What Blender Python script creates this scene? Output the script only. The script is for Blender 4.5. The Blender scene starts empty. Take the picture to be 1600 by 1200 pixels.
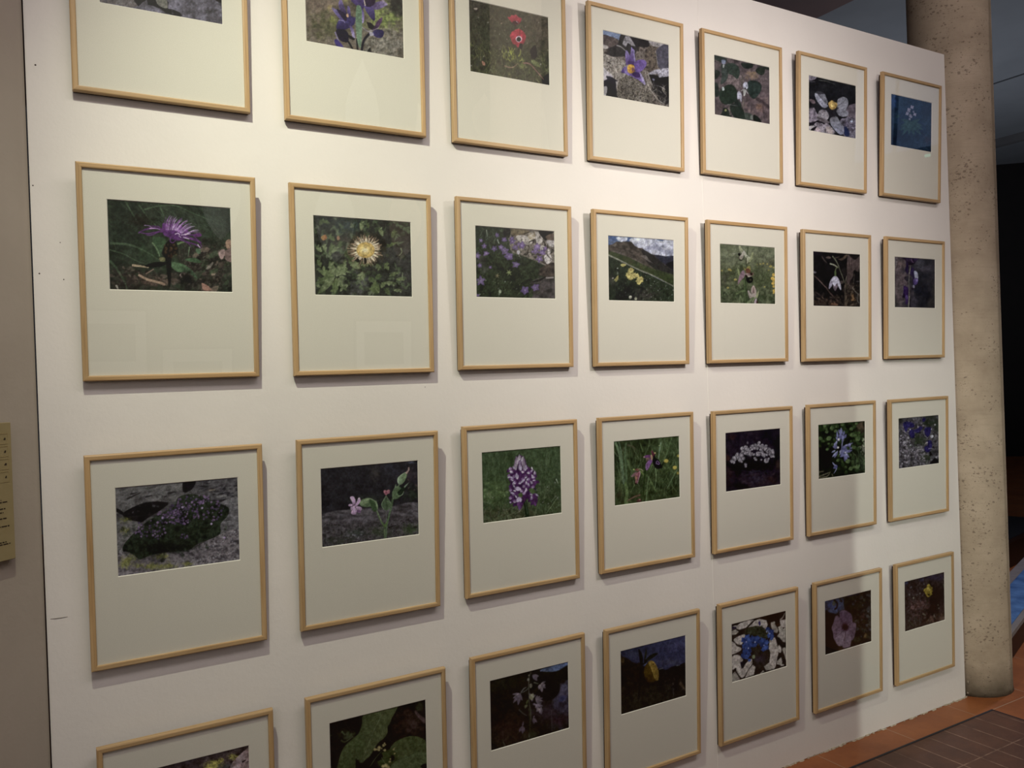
import bpy, bmesh, math, random
import numpy as np
from mathutils import Vector, Matrix, Euler

# ------------------------------------------------------------------ camera, light, exposure
scn = bpy.context.scene
cam_data = bpy.data.cameras.new('camera')
cam_data.sensor_width = 36.0
cam_data.lens = 1274.5 / 1600.0 * 36.0
cam_data.clip_start = 0.02
cam = bpy.data.objects.new('camera', cam_data)
scn.collection.objects.link(cam)
cam.location = (0.3447, -2.1444, 1.4802)
cam.rotation_euler = (1.56632, 0.035721, -0.525478)
scn.camera = cam

scn.view_settings.view_transform = 'Standard'
scn.view_settings.look = 'None'
scn.view_settings.exposure = 0.0
scn.view_settings.gamma = 1.0
scn.view_settings.use_curve_mapping = False

world = bpy.data.worlds.new('world')
scn.world = world
world.use_nodes = True
bg = world.node_tree.nodes['Background']
bg.inputs[0].default_value = (0.80, 0.76, 0.86, 1)
bg.inputs[1].default_value = 0.02


def spot(name, loc, target, power, color, angle, blend, size):
    d = bpy.data.lights.new(name, 'SPOT')
    d.energy = power
    d.color = color
    d.spot_size = math.radians(angle)
    d.spot_blend = blend
    d.shadow_soft_size = size
    o = bpy.data.objects.new(name, d)
    scn.collection.objects.link(o)
    o.location = loc
    v = Vector(target) - Vector(loc)
    o.rotation_euler = v.to_track_quat('-Z', 'Y').to_euler()
    return o


def area(name, loc, target, power, color, sx, sy):
    d = bpy.data.lights.new(name, 'AREA')
    d.energy = power
    d.color = color
    d.shape = 'RECTANGLE'
    d.size = sx
    d.size_y = sy
    o = bpy.data.objects.new(name, d)
    scn.collection.objects.link(o)
    o.location = loc
    v = Vector(target) - Vector(loc)
    o.rotation_euler = v.to_track_quat('-Z', 'Y').to_euler()
    return o


# two ceiling spotlights raking the picture wall, a farther one for its right end, dim room light, added fills
spot('spot_left', (0.33, -1.08, 3.10), (1.92, 0.0, 0.80), 118, (1.0, 0.985, 0.770), 91, 1.0, 0.006)
spot('spot_middle', (2.35, -1.495, 2.45), (2.56, 0.0, 1.96), 70, (1.0, 0.905, 0.850), 98, 1.0, 0.015)
spot('spot_far', (3.44, -4.4, 2.60), (3.86, 0.0, 0.46), 225, (0.970, 1.0, 0.88), 39, 1.0, 0.018)
area('room_glow', (1.8, -2.6, 4.5), (1.6, 0.0, 1.5), 92, (0.98, 0.85, 0.84), 5.0, 1.2)
area('side_fill', (-1.7, -3.7, 2.7), (2.2, 0.0, 1.9), 20, (0.98, 0.86, 0.86), 2.0, 2.0)  # unseen fill added at the left to lift the frame shadows
spot('screen_fill', (1.20, -1.20, 3.20), (1.05, -2.6, 0.3), 16, (1.0, 0.95, 0.88), 40, 1.0, 0.01)  # added light so the plant screen shows in the glass
# unseen lights added for the hall ceiling, the floor there and the opposite wall
area('hall_ceiling_fill', (8.4, 3.1, 0.8), (9.2, 3.0, 4.6), 68, (0.90, 0.95, 1.0), 1.6, 0.8)  # hidden fill added to brighten the grey ceiling
spot('hall_floor_fill', (6.2, 0.2, 4.3), (5.2, 0.5, 0.0), 190, (0.92, 0.86, 1.0), 75, 1.0, 0.1)  # added light to brighten the floor beyond the pillar
spot('opposite_wall_fill', (2.2, -0.9, 4.4), (2.9, -4.6, 3.0), 340, (0.98, 0.97, 1.0), 84, 0.8, 0.05)  # added light so the cutouts show as reflections


C = scn.collection
rnd = random.Random(7)
PI = math.pi


# ------------------------------------------------------------------ node materials
def lin(c):
    return tuple((x / 12.92 if x <= 0.04045 else ((x + 0.055) / 1.055) ** 2.4) for x in c)


def rgb(r, g, b):
    return lin((r / 255.0, g / 255.0, b / 255.0)) + (1.0,)


class Mat:
    def __init__(self, name, rough=0.6, spec=0.4):
        self.m = bpy.data.materials.new(name)
        self.m.use_nodes = True
        self.t = self.m.node_tree
        self.b = self.t.nodes['Principled BSDF']
        self.b.inputs['Roughness'].default_value = rough
        self.b.inputs['Specular IOR Level'].default_value = spec

    def n(self, kind, **kw):
        nd = self.t.nodes.new(kind)
        for k, v in kw.items():
            if k.startswith('_'):
                nd.inputs[k[1:].replace('_', ' ')].default_value = v
            else:
                setattr(nd, k, v)
        return nd

    def l(self, a, b):
        self.t.links.new(a, b)

    def coords(self, scale=(1, 1, 1), kind='Object', rot=(0, 0, 0), loc=(0, 0, 0)):
        tc = self.n('ShaderNodeTexCoord')
        mp = self.n('ShaderNodeMapping')
        mp.inputs['Scale'].default_value = scale
        mp.inputs['Rotation'].default_value = rot
        mp.inputs['Location'].default_value = loc
        self.l(tc.outputs[kind], mp.inputs['Vector'])
        return mp.outputs[0]

    def noise(self, vec, scale, detail=4, rough=0.55, dist=0.0):
        nd = self.n('ShaderNodeTexNoise')
        nd.inputs['Scale'].default_value = scale
        nd.inputs['Detail'].default_value = detail
        nd.inputs['Roughness'].default_value = rough
        nd.inputs['Distortion'].default_value = dist
        self.l(vec, nd.inputs['Vector'])
        return nd.outputs[0]

    def vor(self, vec, scale, feature='F1', out='Distance', rand=1.0):
        nd = self.n('ShaderNodeTexVoronoi')
        nd.feature = feature
        nd.inputs['Scale'].default_value = scale
        nd.inputs['Randomness'].default_value = rand
        self.l(vec, nd.inputs['Vector'])
        return nd.outputs[out]

    def ramp(self, fac, stops):
        nd = self.n('ShaderNodeValToRGB')
        e = nd.color_ramp.elements
        e[0].position, e[0].color = stops[0]
        e[1].position, e[1].color = stops[-1]
        for p, c in stops[1:-1]:
            x = e.new(p)
            x.color = c
        self.l(fac, nd.inputs[0])
        return nd.outputs[0]

    def mix(self, fac, a, b, blend='MIX'):
        nd = self.n('ShaderNodeMix', data_type='RGBA', blend_type=blend)
        for s, v in ((0, fac), (6, a), (7, b)):
            if isinstance(v, (int, float)):
                nd.inputs[s].default_value = v
            elif isinstance(v, tuple):
                nd.inputs[s].default_value = v
            else:
                self.l(v, nd.inputs[s])
        return nd.outputs[2]

    def math(self, op, a, b=0.0, c=None):
        nd = self.n('ShaderNodeMath', operation=op)
        for i, v in enumerate((a, b) if c is None else (a, b, c)):
            if isinstance(v, (int, float)):
                nd.inputs[i].default_value = v
            else:
                self.l(v, nd.inputs[i])
        return nd.outputs[0]

    def bump(self, h, strength=0.3, dist=0.01):
        nd = self.n('ShaderNodeBump')
        nd.inputs['Strength'].default_value = strength
        nd.inputs['Distance'].default_value = dist
        self.l(h, nd.inputs['Height'])
        self.l(nd.outputs[0], self.b.inputs['Normal'])

    def col(self, c):
        if isinstance(c, tuple):
            self.b.inputs['Base Color'].default_value = c
        else:
            self.l(c, self.b.inputs['Base Color'])
        return self


def bw(v):
    return (v, v, v, 1.0)


def mat_wall():
    w = Mat('white_painted_panel', 0.75, 0.25)
    v = w.coords()
    big = w.noise(v, 1.3, 3)
    fine = w.noise(v, 90, 3, 0.6)
    c = w.ramp(big, [(0.3, rgb(224, 222, 216)), (0.7, rgb(234, 232, 226))])
    w.col(c)
    med = w.noise(v, 22, 2)
    h = w.math('ADD', w.math('MULTIPLY', fine, 0.5), w.math('MULTIPLY', med, 0.8))
    w.bump(h, 0.25, 0.004)
    return w.m


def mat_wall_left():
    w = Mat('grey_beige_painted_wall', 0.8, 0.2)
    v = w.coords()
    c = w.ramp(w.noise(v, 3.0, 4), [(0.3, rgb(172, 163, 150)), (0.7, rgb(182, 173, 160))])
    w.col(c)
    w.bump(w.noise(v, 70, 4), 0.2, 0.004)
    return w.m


def mat_wood(name, axis):
    w = Mat(name, 0.42, 0.4)
    tc = w.n('ShaderNodeTexCoord')
    oi = w.n('ShaderNodeObjectInfo')
    add = w.n('ShaderNodeVectorMath', operation='ADD')
    w.l(tc.outputs['Object'], add.inputs[0])
    comb = w.n('ShaderNodeCombineXYZ')
    w.l(w.math('MULTIPLY', oi.outputs['Random'], 9.0), comb.inputs[0])
    w.l(w.math('MULTIPLY', oi.outputs['Random'], 5.0), comb.inputs[2])
    w.l(comb.outputs[0], add.inputs[1])
    mp = w.n('ShaderNodeMapping')
    s = (6, 260, 260) if axis == 'x' else (260, 260, 6)
    mp.inputs['Scale'].default_value = s
    w.l(add.outputs[0], mp.inputs['Vector'])
    g = w.noise(mp.outputs[0], 1.0, 4, 0.6)
    mp2 = w.n('ShaderNodeMapping')
    s = (3, 40, 40) if axis == 'x' else (40, 40, 3)
    mp2.inputs['Scale'].default_value = s
    w.l(add.outputs[0], mp2.inputs['Vector'])
    g2 = w.noise(mp2.outputs[0], 1.0, 3, 0.5)
    c1 = w.ramp(g, [(0.25, rgb(182, 154, 114)), (0.5, rgb(208, 182, 141)), (0.75, rgb(218, 195, 156))])
    c2 = w.ramp(g2, [(0.3, rgb(226, 216, 202)), (0.7, rgb(252, 248, 242))])
    c = w.mix(0.8, c1, c2, 'MULTIPLY')
    tint = w.ramp(oi.outputs['Random'], [(0.0, rgb(246, 240, 230)), (1.0, rgb(234, 232, 228))])
    w.col(w.mix(1.0, c, tint, 'MULTIPLY'))
    w.bump(g, 0.08, 0.001)
    return w.m


def mat_mat():
    w = Mat('ivory_mat_board', 0.9, 0.1)
    v = w.coords()
    w.col(w.ramp(w.noise(v, 500, 2), [(0.3, rgb(221, 219, 209)), (0.7, rgb(227, 225, 215))]))
    return w.m


def mat_glass():
    m = bpy.data.materials.new('picture_glass')
    m.use_nodes = True
    t = m.node_tree
    t.nodes.clear()
    out = t.nodes.new('ShaderNodeOutputMaterial')
    mx = t.nodes.new('ShaderNodeMixShader')
    tr = t.nodes.new('ShaderNodeBsdfTransparent')
    tr.inputs[0].default_value = (0.975, 0.985, 0.972, 1)
    gl = t.nodes.new('ShaderNodeBsdfGlossy')
    gl.inputs['Roughness'].default_value = 0.015
    # Schlick reflectance, the same from both faces of the thin pane
    geo = t.nodes.new('ShaderNodeNewGeometry')
    dot = t.nodes.new('ShaderNodeVectorMath')
    dot.operation = 'DOT_PRODUCT'
    t.links.new(geo.outputs['Incoming'], dot.inputs[0])
    t.links.new(geo.outputs['Normal'], dot.inputs[1])

    def mth(op, a, b):
        nd = t.nodes.new('ShaderNodeMath')
        nd.operation = op
        for i, v in enumerate((a, b)):
            if isinstance(v, (int, float)):
                nd.inputs[i].default_value = v
            else:
                t.links.new(v, nd.inputs[i])
        return nd.outputs[0]

    c_ = mth('ABSOLUTE', dot.outputs['Value'], 0.0)
    f5 = mth('POWER', mth('SUBTRACT', 1.0, c_), 5.0)
    refl = mth('MINIMUM', mth('ADD', mth('MULTIPLY', f5, 0.92), 0.055), 0.9)
    t.links.new(refl, mx.inputs[0])
    t.links.new(tr.outputs[0], mx.inputs[1])
    t.links.new(gl.outputs[0], mx.inputs[2])
    t.links.new(mx.outputs[0], out.inputs[0])
    return m


def mat_print():
    w = Mat('photographic_print', 0.45, 0.3)
    a = w.n('ShaderNodeAttribute', attribute_name='ink')
    w.l(a.outputs['Color'], w.b.inputs['Base Color'])
    return w.m


def mat_plain(name, c, rough=0.6, c2=None, scale=20, spec=0.4, bump=0.0):
    w = Mat(name, rough, spec)
    v = w.coords()
    c2 = c2 or tuple(x * 0.86 for x in c[:3]) + (1.0,)
    n = w.noise(v, scale, 4)
    w.col(w.ramp(n, [(0.3, c), (0.7, c2)]))
    if bump:
        w.bump(n, bump, 0.004)
    return w.m


def mat_concrete():
    w = Mat('pitted_tan_concrete', 0.85, 0.2)
    v = w.coords((1, 1, 1.15))
    base = w.noise(v, 5.0, 6, 0.6)
    c = w.ramp(base, [(0.3, rgb(164, 150, 130)), (0.5, rgb(180, 166, 145)), (0.72, rgb(196, 182, 161))])
    streak = w.noise(w.coords((3, 3, 42)), 3.0, 4, 0.6)
    c = w.mix(w.ramp(streak, [(0.52, bw(0)), (0.75, bw(0.22))]), c, rgb(144, 131, 112))
    # aggregate pits of two sizes, gathered in patches
    vp = w.coords((1, 1, 1.5))
    wob = w.n('ShaderNodeVectorMath', operation='ADD')
    nz = w.n('ShaderNodeTexNoise')
    nz.inputs['Scale'].default_value = 60
    w.l(vp, nz.inputs['Vector'])
    sc = w.n('ShaderNodeVectorMath', operation='SCALE')
    sc.inputs['Scale'].default_value = 0.02
    w.l(nz.outputs['Color'], sc.inputs[0])
    w.l(vp, wob.inputs[0])
    w.l(sc.outputs[0], wob.inputs[1])
    vv = wob.outputs[0]
    patch = w.ramp(w.noise(v, 6.0, 3), [(0.42, bw(0)), (0.6, bw(1))])
    thr1 = w.math('MULTIPLY', patch, 0.21)
    thr1 = w.math('ADD', thr1, 0.07)
    p1 = w.math('LESS_THAN', w.vor(vv, 42), thr1)
    p2 = w.math('LESS_THAN', w.vor(vv, 85), w.math('ADD', w.math('MULTIPLY', patch, 0.2), 0.05))
    pits = w.math('MAXIMUM', p1, w.math('MULTIPLY', p2, 0.75))
    c = w.mix(w.math('MULTIPLY', pits, 0.55), c, rgb(96, 84, 74))
    # damp dirt ring and pale drips near the foot
    geo = w.n('ShaderNodeSeparateXYZ')
    tc = w.n('ShaderNodeTexCoord')
    w.l(tc.outputs['Object'], geo.inputs[0])
    z = w.math('ADD', geo.outputs[2], w.math('MULTIPLY', w.noise(w.coords(), 14, 3), 0.09))
    dirt = w.ramp(z, [(0.06, bw(0.85)), (0.20, bw(0.0))])
    c = w.mix(dirt, c, rgb(70, 62, 50))
    # darker mould seam running down the side
    ang = w.math('ARCTAN2', geo.outputs[1], geo.outputs[0])
    off = w.math('ABSOLUTE', w.math('ADD', ang, 1.32))
    wv = w.math('ADD', off, w.math('MULTIPLY', w.noise(w.coords((1, 1, 0.8)), 7, 2), 0.14))
    seam = w.ramp(wv, [(0.15, bw(0.5)), (0.19, bw(0.0))])
    c = w.mix(seam, c, rgb(122, 112, 94))
    w.col(c)
    h = w.math('SUBTRACT', w.noise(v, 60, 5, 0.7), w.math('MULTIPLY', pits, 1.4))
    w.bump(h, 0.5, 0.004)
    return w.m


def mat_floor():
    w = Mat('terracotta_floor', 0.5, 0.4)
    geo = w.n('ShaderNodeNewGeometry')
    sep = w.n('ShaderNodeSeparateXYZ')
    w.l(geo.outputs['Position'], sep.inputs[0])
    X, Y = sep.outputs[0], sep.outputs[1]
    pos = geo.outputs['Position']
    cloud = w.noise(pos, 3.0, 5, 0.6)
    fine = w.noise(pos, 40.0, 4, 0.6)
    # large terracotta slabs, 0.415 m
    fx = w.math('ABSOLUTE', w.math('SUBTRACT', w.math('FRACT', w.math('DIVIDE', w.math('ADD', X, 0.024), 0.415)), 0.5))
    fy = w.math('ABSOLUTE', w.math('SUBTRACT', w.math('FRACT', w.math('DIVIDE', w.math('ADD', Y, 0.138), 0.415)), 0.5))
    joint = w.math('GREATER_THAN', w.math('MAXIMUM', fx, fy), 0.4945)
    slab = w.ramp(cloud, [(0.25, rgb(112, 64, 33)), (0.5, rgb(146, 86, 46)), (0.75, rgb(168, 106, 60))])
    slab = w.mix(w.math('MULTIPLY', fine, 0.35), slab, rgb(110, 66, 42))
    slab = w.mix(w.math('MULTIPLY', joint, 0.6), slab, rgb(160, 140, 118))
    # field of narrow brown bricks laid end to end
    bx = w.math('ABSOLUTE', w.math('SUBTRACT', w.math('FRACT', w.math('DIVIDE', w.math('SUBTRACT', X, 3.142 - 0.0545), 0.109)), 0.5))
    by = w.math('ABSOLUTE', w.math('SUBTRACT', w.math('FRACT', w.math('DIVIDE', w.math('ADD', Y, 0.139), 0.215)), 0.5))
    jb = w.math('MAXIMUM', w.math('LESS_THAN', bx, 0.022), w.math('GREATER_THAN', by, 0.489))
    jb = w.math('MULTIPLY', jb, w.ramp(w.noise(pos, 18, 3), [(0.35, bw(0.12)), (0.65, bw(0.75))]))
    brick = w.ramp(w.noise(pos, 9, 4), [(0.3, rgb(72, 46, 35)), (0.7, rgb(94, 62, 46))])
    brick = w.mix(w.math('MULTIPLY', fine, 0.4), brick, rgb(72, 48, 38))
    brick = w.mix(w.math('MULTIPLY', jb, 0.85), brick, rgb(160, 132, 112))
    inx = w.math('LESS_THAN', X, 3.822)
    iny = w.math('LESS_THAN', Y, -0.139)
    inside = w.math('MULTIPLY', inx, iny)
    w.col(w.mix(inside, slab, brick))
    w.b.inputs['Roughness'].default_value = 0.48
    w.bump(w.math('ADD', w.math('MULTIPLY', fine, 0.6), w.math('MULTIPLY', w.math('MAXIMUM', jb, joint), -0.6)), 0.25, 0.003)
    return w.m


M = {}
M['wall'] = mat_wall()
M['wall_left'] = mat_wall_left()
M['wood_x'] = mat_wood('pale_beech_horizontal', 'x')
M['wood_z'] = mat_wood('pale_beech_vertical', 'z')
M['mat'] = mat_mat()
M['bevel'] = mat_plain('white_mat_core', rgb(244, 242, 234), 0.9, rgb(238, 236, 226), 300, 0.1)
M['glass'] = mat_glass()
M['print'] = mat_print()
M['backing'] = mat_plain('dark_hardboard', rgb(58, 40, 36), 0.8, rgb(46, 32, 30), 60)
M['concrete'] = mat_concrete()
M['floor'] = mat_floor()
M['ceiling'] = mat_plain('slate_grey_ceiling', rgb(112, 116, 124), 0.8, rgb(104, 108, 116), 2)
M['seam_grey'] = mat_plain('slate_grey_joint', rgb(66, 68, 74), 0.7)
M['ceil_dark'] = mat_plain('darker_slate_downstand', rgb(88, 88, 92), 0.8, rgb(80, 80, 84), 2)
M['brown'] = mat_plain('dark_red_brown_soffit', rgb(84, 62, 62), 0.7, rgb(74, 54, 56), 3)
M['seam'] = mat_plain('dark_joint', rgb(30, 34, 42), 0.6)
M['black'] = mat_plain('black_lacquer', rgb(16, 17, 22), 0.4, rgb(12, 13, 17), 8)
M['dark_wall'] = mat_plain('near_black_wall', rgb(26, 22, 24), 0.9, rgb(20, 18, 20), 4)  # near-black colour of the far hall wall
M['plinth'] = mat_plain('grey_plinth_rim', rgb(132, 128, 128), 0.6, rgb(118, 114, 112), 12)
M['blue'] = mat_plain('mottled_blue_panel', rgb(96, 140, 196), 0.5, rgb(52, 88, 140), 9)
M['paper'] = mat_plain('yellowed_paper', rgb(156, 143, 106), 0.8, rgb(150, 137, 99), 30, 0.2)
M['ink'] = mat_plain('dark_print_ink', rgb(56, 48, 38), 0.8, rgb(50, 42, 34), 30, 0.2)
M['line'] = mat_plain('faint_ruled_line', rgb(164, 148, 104), 0.8, rgb(156, 140, 98), 30, 0.2)
M['plaster'] = mat_plain('crumbled_white_plaster', rgb(196, 186, 168), 0.9, rgb(150, 138, 118), 60, 0.2, 0.5)
M['plaster_dark'] = mat_plain('scraped_grey_plaster', rgb(128, 120, 108), 0.9)
M['pale'] = mat_plain('pale_petal_cutout', rgb(246, 246, 244), 0.8, rgb(240, 240, 236), 6)
M['peach'] = mat_plain('peach_petal_cutout', rgb(250, 222, 196), 0.8, rgb(246, 214, 188), 6)
M['opp'] = mat_plain('opposite_wall_paint', rgb(128, 125, 120), 0.85, rgb(118, 116, 111), 2)
M['mural'] = mat_plain('grey_green_silhouette', rgb(84, 88, 78), 0.85, rgb(72, 76, 68), 10)
M['frame_dark'] = mat_plain('charcoal_frame', rgb(60, 58, 56), 0.6)



def mat_emit(name, c, strength, c2=None):
    w = Mat(name, 0.5, 0.2)
    w.col((0.02, 0.02, 0.02, 1))
    if c2:
        w.l(w.ramp(w.noise(w.coords(), 1.6, 2), [(0.35, c), (0.65, c2)]), w.b.inputs['Emission Color'])
    else:
        w.b.inputs['Emission Color'].default_value = c
    w.b.inputs['Emission Strength'].default_value = strength
    return w.m


M['daylight'] = mat_emit('blue_evening_daylight', (0.36, 0.55, 1.0, 1), 0.6, (0.45, 0.62, 1.0, 1))
M['exit'] = mat_emit('green_lit_panel', (0.35, 1.0, 0.75, 1), 2.5)


# ------------------------------------------------------------------ object helpers
def obj(name, bm, m, parent=None, smooth=False):
    me = bpy.data.meshes.new(name)
    bmesh.ops.recalc_face_normals(bm, faces=bm.faces)
    bm.to_mesh(me)
    bm.free()
    for mm in (m if isinstance(m, (list, tuple)) else [m]):
        me.materials.append(mm)
    if smooth:
        for p in me.polygons:
            p.use_smooth = True
    o = bpy.data.objects.new(name, me)
    C.objects.link(o)
    o.parent = parent
    return o


def tag(o, label, cat, group=None):
    o['label'] = label
    o['category'] = cat
    if group:
        o['group'] = group
    return o


def struct(o):
    o['kind'] = 'structure'
    return o


def box(bm, a, b, mi=0):
    x0, y0, z0 = a
    x1, y1, z1 = b
    vs = [bm.verts.new(p) for p in [(x0, y0, z0), (x1, y0, z0), (x1, y1, z0), (x0, y1, z0),
                                    (x0, y0, z1), (x1, y0, z1), (x1, y1, z1), (x0, y1, z1)]]
    fs = [(0, 3, 2, 1), (4, 5, 6, 7), (0, 1, 5, 4), (1, 2, 6, 5), (2, 3, 7, 6), (3, 0, 4, 7)]
    out = []
    for f in fs:
        fc = bm.faces.new([vs[i] for i in f])
        fc.material_index = mi
        out.append(fc)
    return out


def prism(bm, pts, y0, y1, mi=0):
    """pts (x, z) outline extruded along y"""
    a = [bm.verts.new((x, y0, z)) for x, z in pts]
    b = [bm.verts.new((x, y1, z)) for x, z in pts]
    n = len(pts)
    bm.faces.new(a).material_index = mi
    bm.faces.new(b[::-1]).material_index = mi
    for i in range(n):
        j = (i + 1) % n
        bm.faces.new((a[i], b[i], b[j], a[j])).material_index = mi

BLOCKER_X = 3.145
# ------------------------------------------------------------------ the room
FLOOR_TOP = 0.0
bm = bmesh.new()
box(bm, (-3.5, -6.8, -0.1), (16.0, 8.0, 0.0))
struct(obj('floor', bm, M['floor']))

CEIL = 4.6
bm = bmesh.new()
box(bm, (6.43, -6.8, CEIL), (16.0, 8.0, CEIL + 0.1))
struct(obj('ceiling', bm, M['ceiling']))
bm = bmesh.new()
box(bm, (-3.5, -6.8, CEIL), (6.43, 8.0, CEIL + 0.1))
struct(obj('ceiling', bm, M['brown'])).name = 'ceiling_soffit'
bm = bmesh.new()
box(bm, (9.66, -4.0, CEIL - 0.008), (9.685, 8.0, CEIL))
struct(obj('trim_2', bm, M['seam_grey']))
# downstand past the seam, and the dark end of the hall
bm = bmesh.new()
box(bm, (11.98, -2.0, CEIL - 0.10), (12.10, 8.0, CEIL))
struct(obj('trim_3', bm, M['ceil_dark']))

# picture wall, a free-standing white panel
bm = bmesh.new()
box(bm, (0.342, 0.0, 0.0), (3.860, 0.14, 2.855))
bmesh.ops.bevel(bm, geom=[e for e in bm.edges if abs(e.verts[0].co.y) < 1e-6 and abs(e.verts[1].co.y) < 1e-6],
                offset=0.003, segments=2, affect='EDGES')
w = struct(obj('wall_picture', bm, M['wall']))
# joint between the two halves of the panel
bm = bmesh.new()
zs = [0.0, 0.4, 0.8, 1.2, 1.6, 2.0, 2.4, 2.855]
prev = None
for z in zs:
    x = 2.371 + 0.011 * z
    ring = [bm.verts.new((x + dx, y, z)) for dx, y in ((-0.0022, 0.0), (-0.0007, -0.0009), (0.0010, -0.0009), (0.0022, 0.0))]
    if prev:
        for i in range(3):
            bm.faces.new((prev[i], prev[i + 1], ring[i + 1], ring[i]))
    prev = ring
struct(obj('trim_4', bm, M['wall']))

# crumbling plaster bead where the panel meets the tiles
bm = bmesh.new()
r2 = random.Random(3)
x = 0.34
while x < 3.86:
    L = r2.uniform(0.006, 0.028)
    d = r2.uniform(0.001, 0.008)
    h = r2.uniform(0.001, 0.006)
    if r2.random() < 0.82:
        pts = [(x, 0.001), (x + L, 0.001), (x + L * 0.9, -d * r2.uniform(.6, 1)), (x + L * 0.4, -d), (x, -d * r2.uniform(.3, .8))]
        lo = [bm.verts.new((a, b, 0.0002)) for a, b in pts]
        hi = [bm.verts.new((a, b * 0.7, h)) for a, b in pts]
        bm.faces.new(hi)
        for i in range(5):
            j = (i + 1) % 5
            bm.faces.new((lo[i], lo[j], hi[j], hi[i]))
    x += L
struct(obj('trim_1', bm, M['plaster']))

# dark expansion joint framing the brick field
bm = bmesh.new()
box(bm, (-3.0, -0.1435, 0.0), (3.822, -0.135, 0.0015))
box(bm, (3.818, -5.0, 0.0), (3.823, -0.135, 0.0015))
struct(obj('trim_5', bm, M['seam']))

# side wall meeting the panel at an angle, on the left
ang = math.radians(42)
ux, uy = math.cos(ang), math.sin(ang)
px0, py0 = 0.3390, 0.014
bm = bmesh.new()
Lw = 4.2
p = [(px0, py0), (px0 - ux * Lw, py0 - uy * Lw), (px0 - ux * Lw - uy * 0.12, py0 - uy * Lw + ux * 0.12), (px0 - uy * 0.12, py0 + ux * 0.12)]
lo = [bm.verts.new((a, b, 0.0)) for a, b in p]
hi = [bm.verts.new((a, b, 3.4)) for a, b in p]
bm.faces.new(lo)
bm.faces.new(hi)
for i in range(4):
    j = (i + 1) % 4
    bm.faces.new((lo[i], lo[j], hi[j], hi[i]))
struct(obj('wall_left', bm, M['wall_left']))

# wall opposite the pictures (seen only as faint reflections in the glass)
bm = bmesh.new()
box(bm, (-3.5, -4.75, 0.0), (7.0, -4.6, CEIL))
struct(obj('wall_opposite', bm, M['opp']))
# dark end of the hall far behind the pillar
bm = bmesh.new()
q0, q1 = Vector((13.537, 5.059)), Vector((13.788, 4.834))
d = (q1 - q0).normalized()
a = q0 - d * 4.0
b = q0 + d * 9.0
nrm = Vector((-d.y, d.x)) * 0.2
if nrm.x < 0:
    nrm = -nrm
lo = [bm.verts.new((v.x, v.y, 0.0)) for v in (a, b, b + nrm, a + nrm)]
hi = [bm.verts.new((v.x, v.y, CEIL)) for v in (a, b, b + nrm, a + nrm)]
bm.faces.new(lo)
bm.faces.new(hi)
for i in range(4):
    j = (i + 1) % 4
    bm.faces.new((lo[i], lo[j], hi[j], hi[i]))
struct(obj('wall_far', bm, M['dark_wall']))

# round concrete pillar at the end of the panel
bm = bmesh.new()
cx, cy, cr = 4.035, 0.085, 0.172
seg = 64
prev = None
for k, z in enumerate([0.0, 0.02, 0.06, 0.5, 1.0, 1.6, 2.2, 2.8, 3.4, CEIL]):
    rr = cr + (0.003 if z < 0.01 else 0.0)
    ring = [bm.verts.new((rr * math.cos(t * 2 * PI / seg), rr * math.sin(t * 2 * PI / seg), z)) for t in range(seg)]
    if prev:
        for i in range(seg):
            j = (i + 1) % seg
            bm.faces.new((prev[i], prev[j], ring[j], ring[i]))
    else:
        bm.faces.new(ring[::-1])
    prev = ring
bm.faces.new(prev)
pil = obj('concrete_pillar', bm, M['concrete'], smooth=True)
pil.location = (cx, cy, 0.0)
tag(pil, 'round pitted tan concrete pillar at the right end of the white picture wall', 'pillar')
for i, (t, z, r) in enumerate([(-2.62, 0.062, 0.0085), (-2.66, 0.014, 0.005), (-2.30, 0.155, 0.004)]):
    bm = bmesh.new()
    for k in range(9):
        aa = k * 2 * PI / 9
        rr = r * (0.75 + 0.35 * math.sin(k * 2.3 + i))
        th = t + rr * math.cos(aa) / cr
        bm.verts.new(((cr + 0.0012) * math.cos(th), (cr + 0.0012) * math.sin(th), z + rr * 1.3 * math.sin(aa)))
    bm.faces.new(bm.verts)
    f = list(bm.faces)
    bmesh.ops.solidify(bm, geom=f, thickness=0.001)
    obj('paint_fleck', bm, M['plaster'], pil)['label'] = 'fleck of white paint'

# low display platform with a mottled blue top, behind the pillar
def rot_box(name, origin, yaw, size, m, parent=None):
    bm = bmesh.new()
    box(bm, (0, 0, 0), size)
    bmesh.ops.bevel(bm, geom=list(bm.edges), offset=0.004, segments=1, affect='EDGES')
    o = obj(name, bm, m, parent)
    o.location = origin
    o.rotation_euler = (0, 0, yaw)
    return o


pf = bpy.data.objects.new('display_platform', None)
C.objects.link(pf)
pf.location = (4.25, 0.055, 0.0)
pf.rotation_euler = (0, 0, math.radians(19))
tag(pf, 'low display platform with a mottled blue top half hidden behind the concrete pillar', 'platform')
rot_box('base', (0.01, 0.004, 0.0), 0, (2.36, 0.2, 0.105), M['black'], pf)  # black side stands in for the shadow beneath the platform
rot_box('rim', (0.0, 0.0, 0.105), 0, (2.4, 0.24, 0.030), M['plinth'], pf)
rot_box('blue_top', (0.03, 0.025, 0.135), 0, (2.34, 0.15, 0.006), M['blue'], pf)

bb = bpy.data.objects.new('black_bench', None)
C.objects.link(bb)
bb.location = (5.75, 1.00, 0.0)
bb.rotation_euler = (0, 0, math.radians(12))
tag(bb, 'low black bench on the floor beyond the blue topped platform', 'bench')
rot_box('seat', (0, 0, 0.19), 0, (1.5, 0.34, 0.04), M['black'], bb)
rot_box('base', (0.04, 0.03, 0.0), 0, (1.42, 0.28, 0.19), M['black'], bb)

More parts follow.
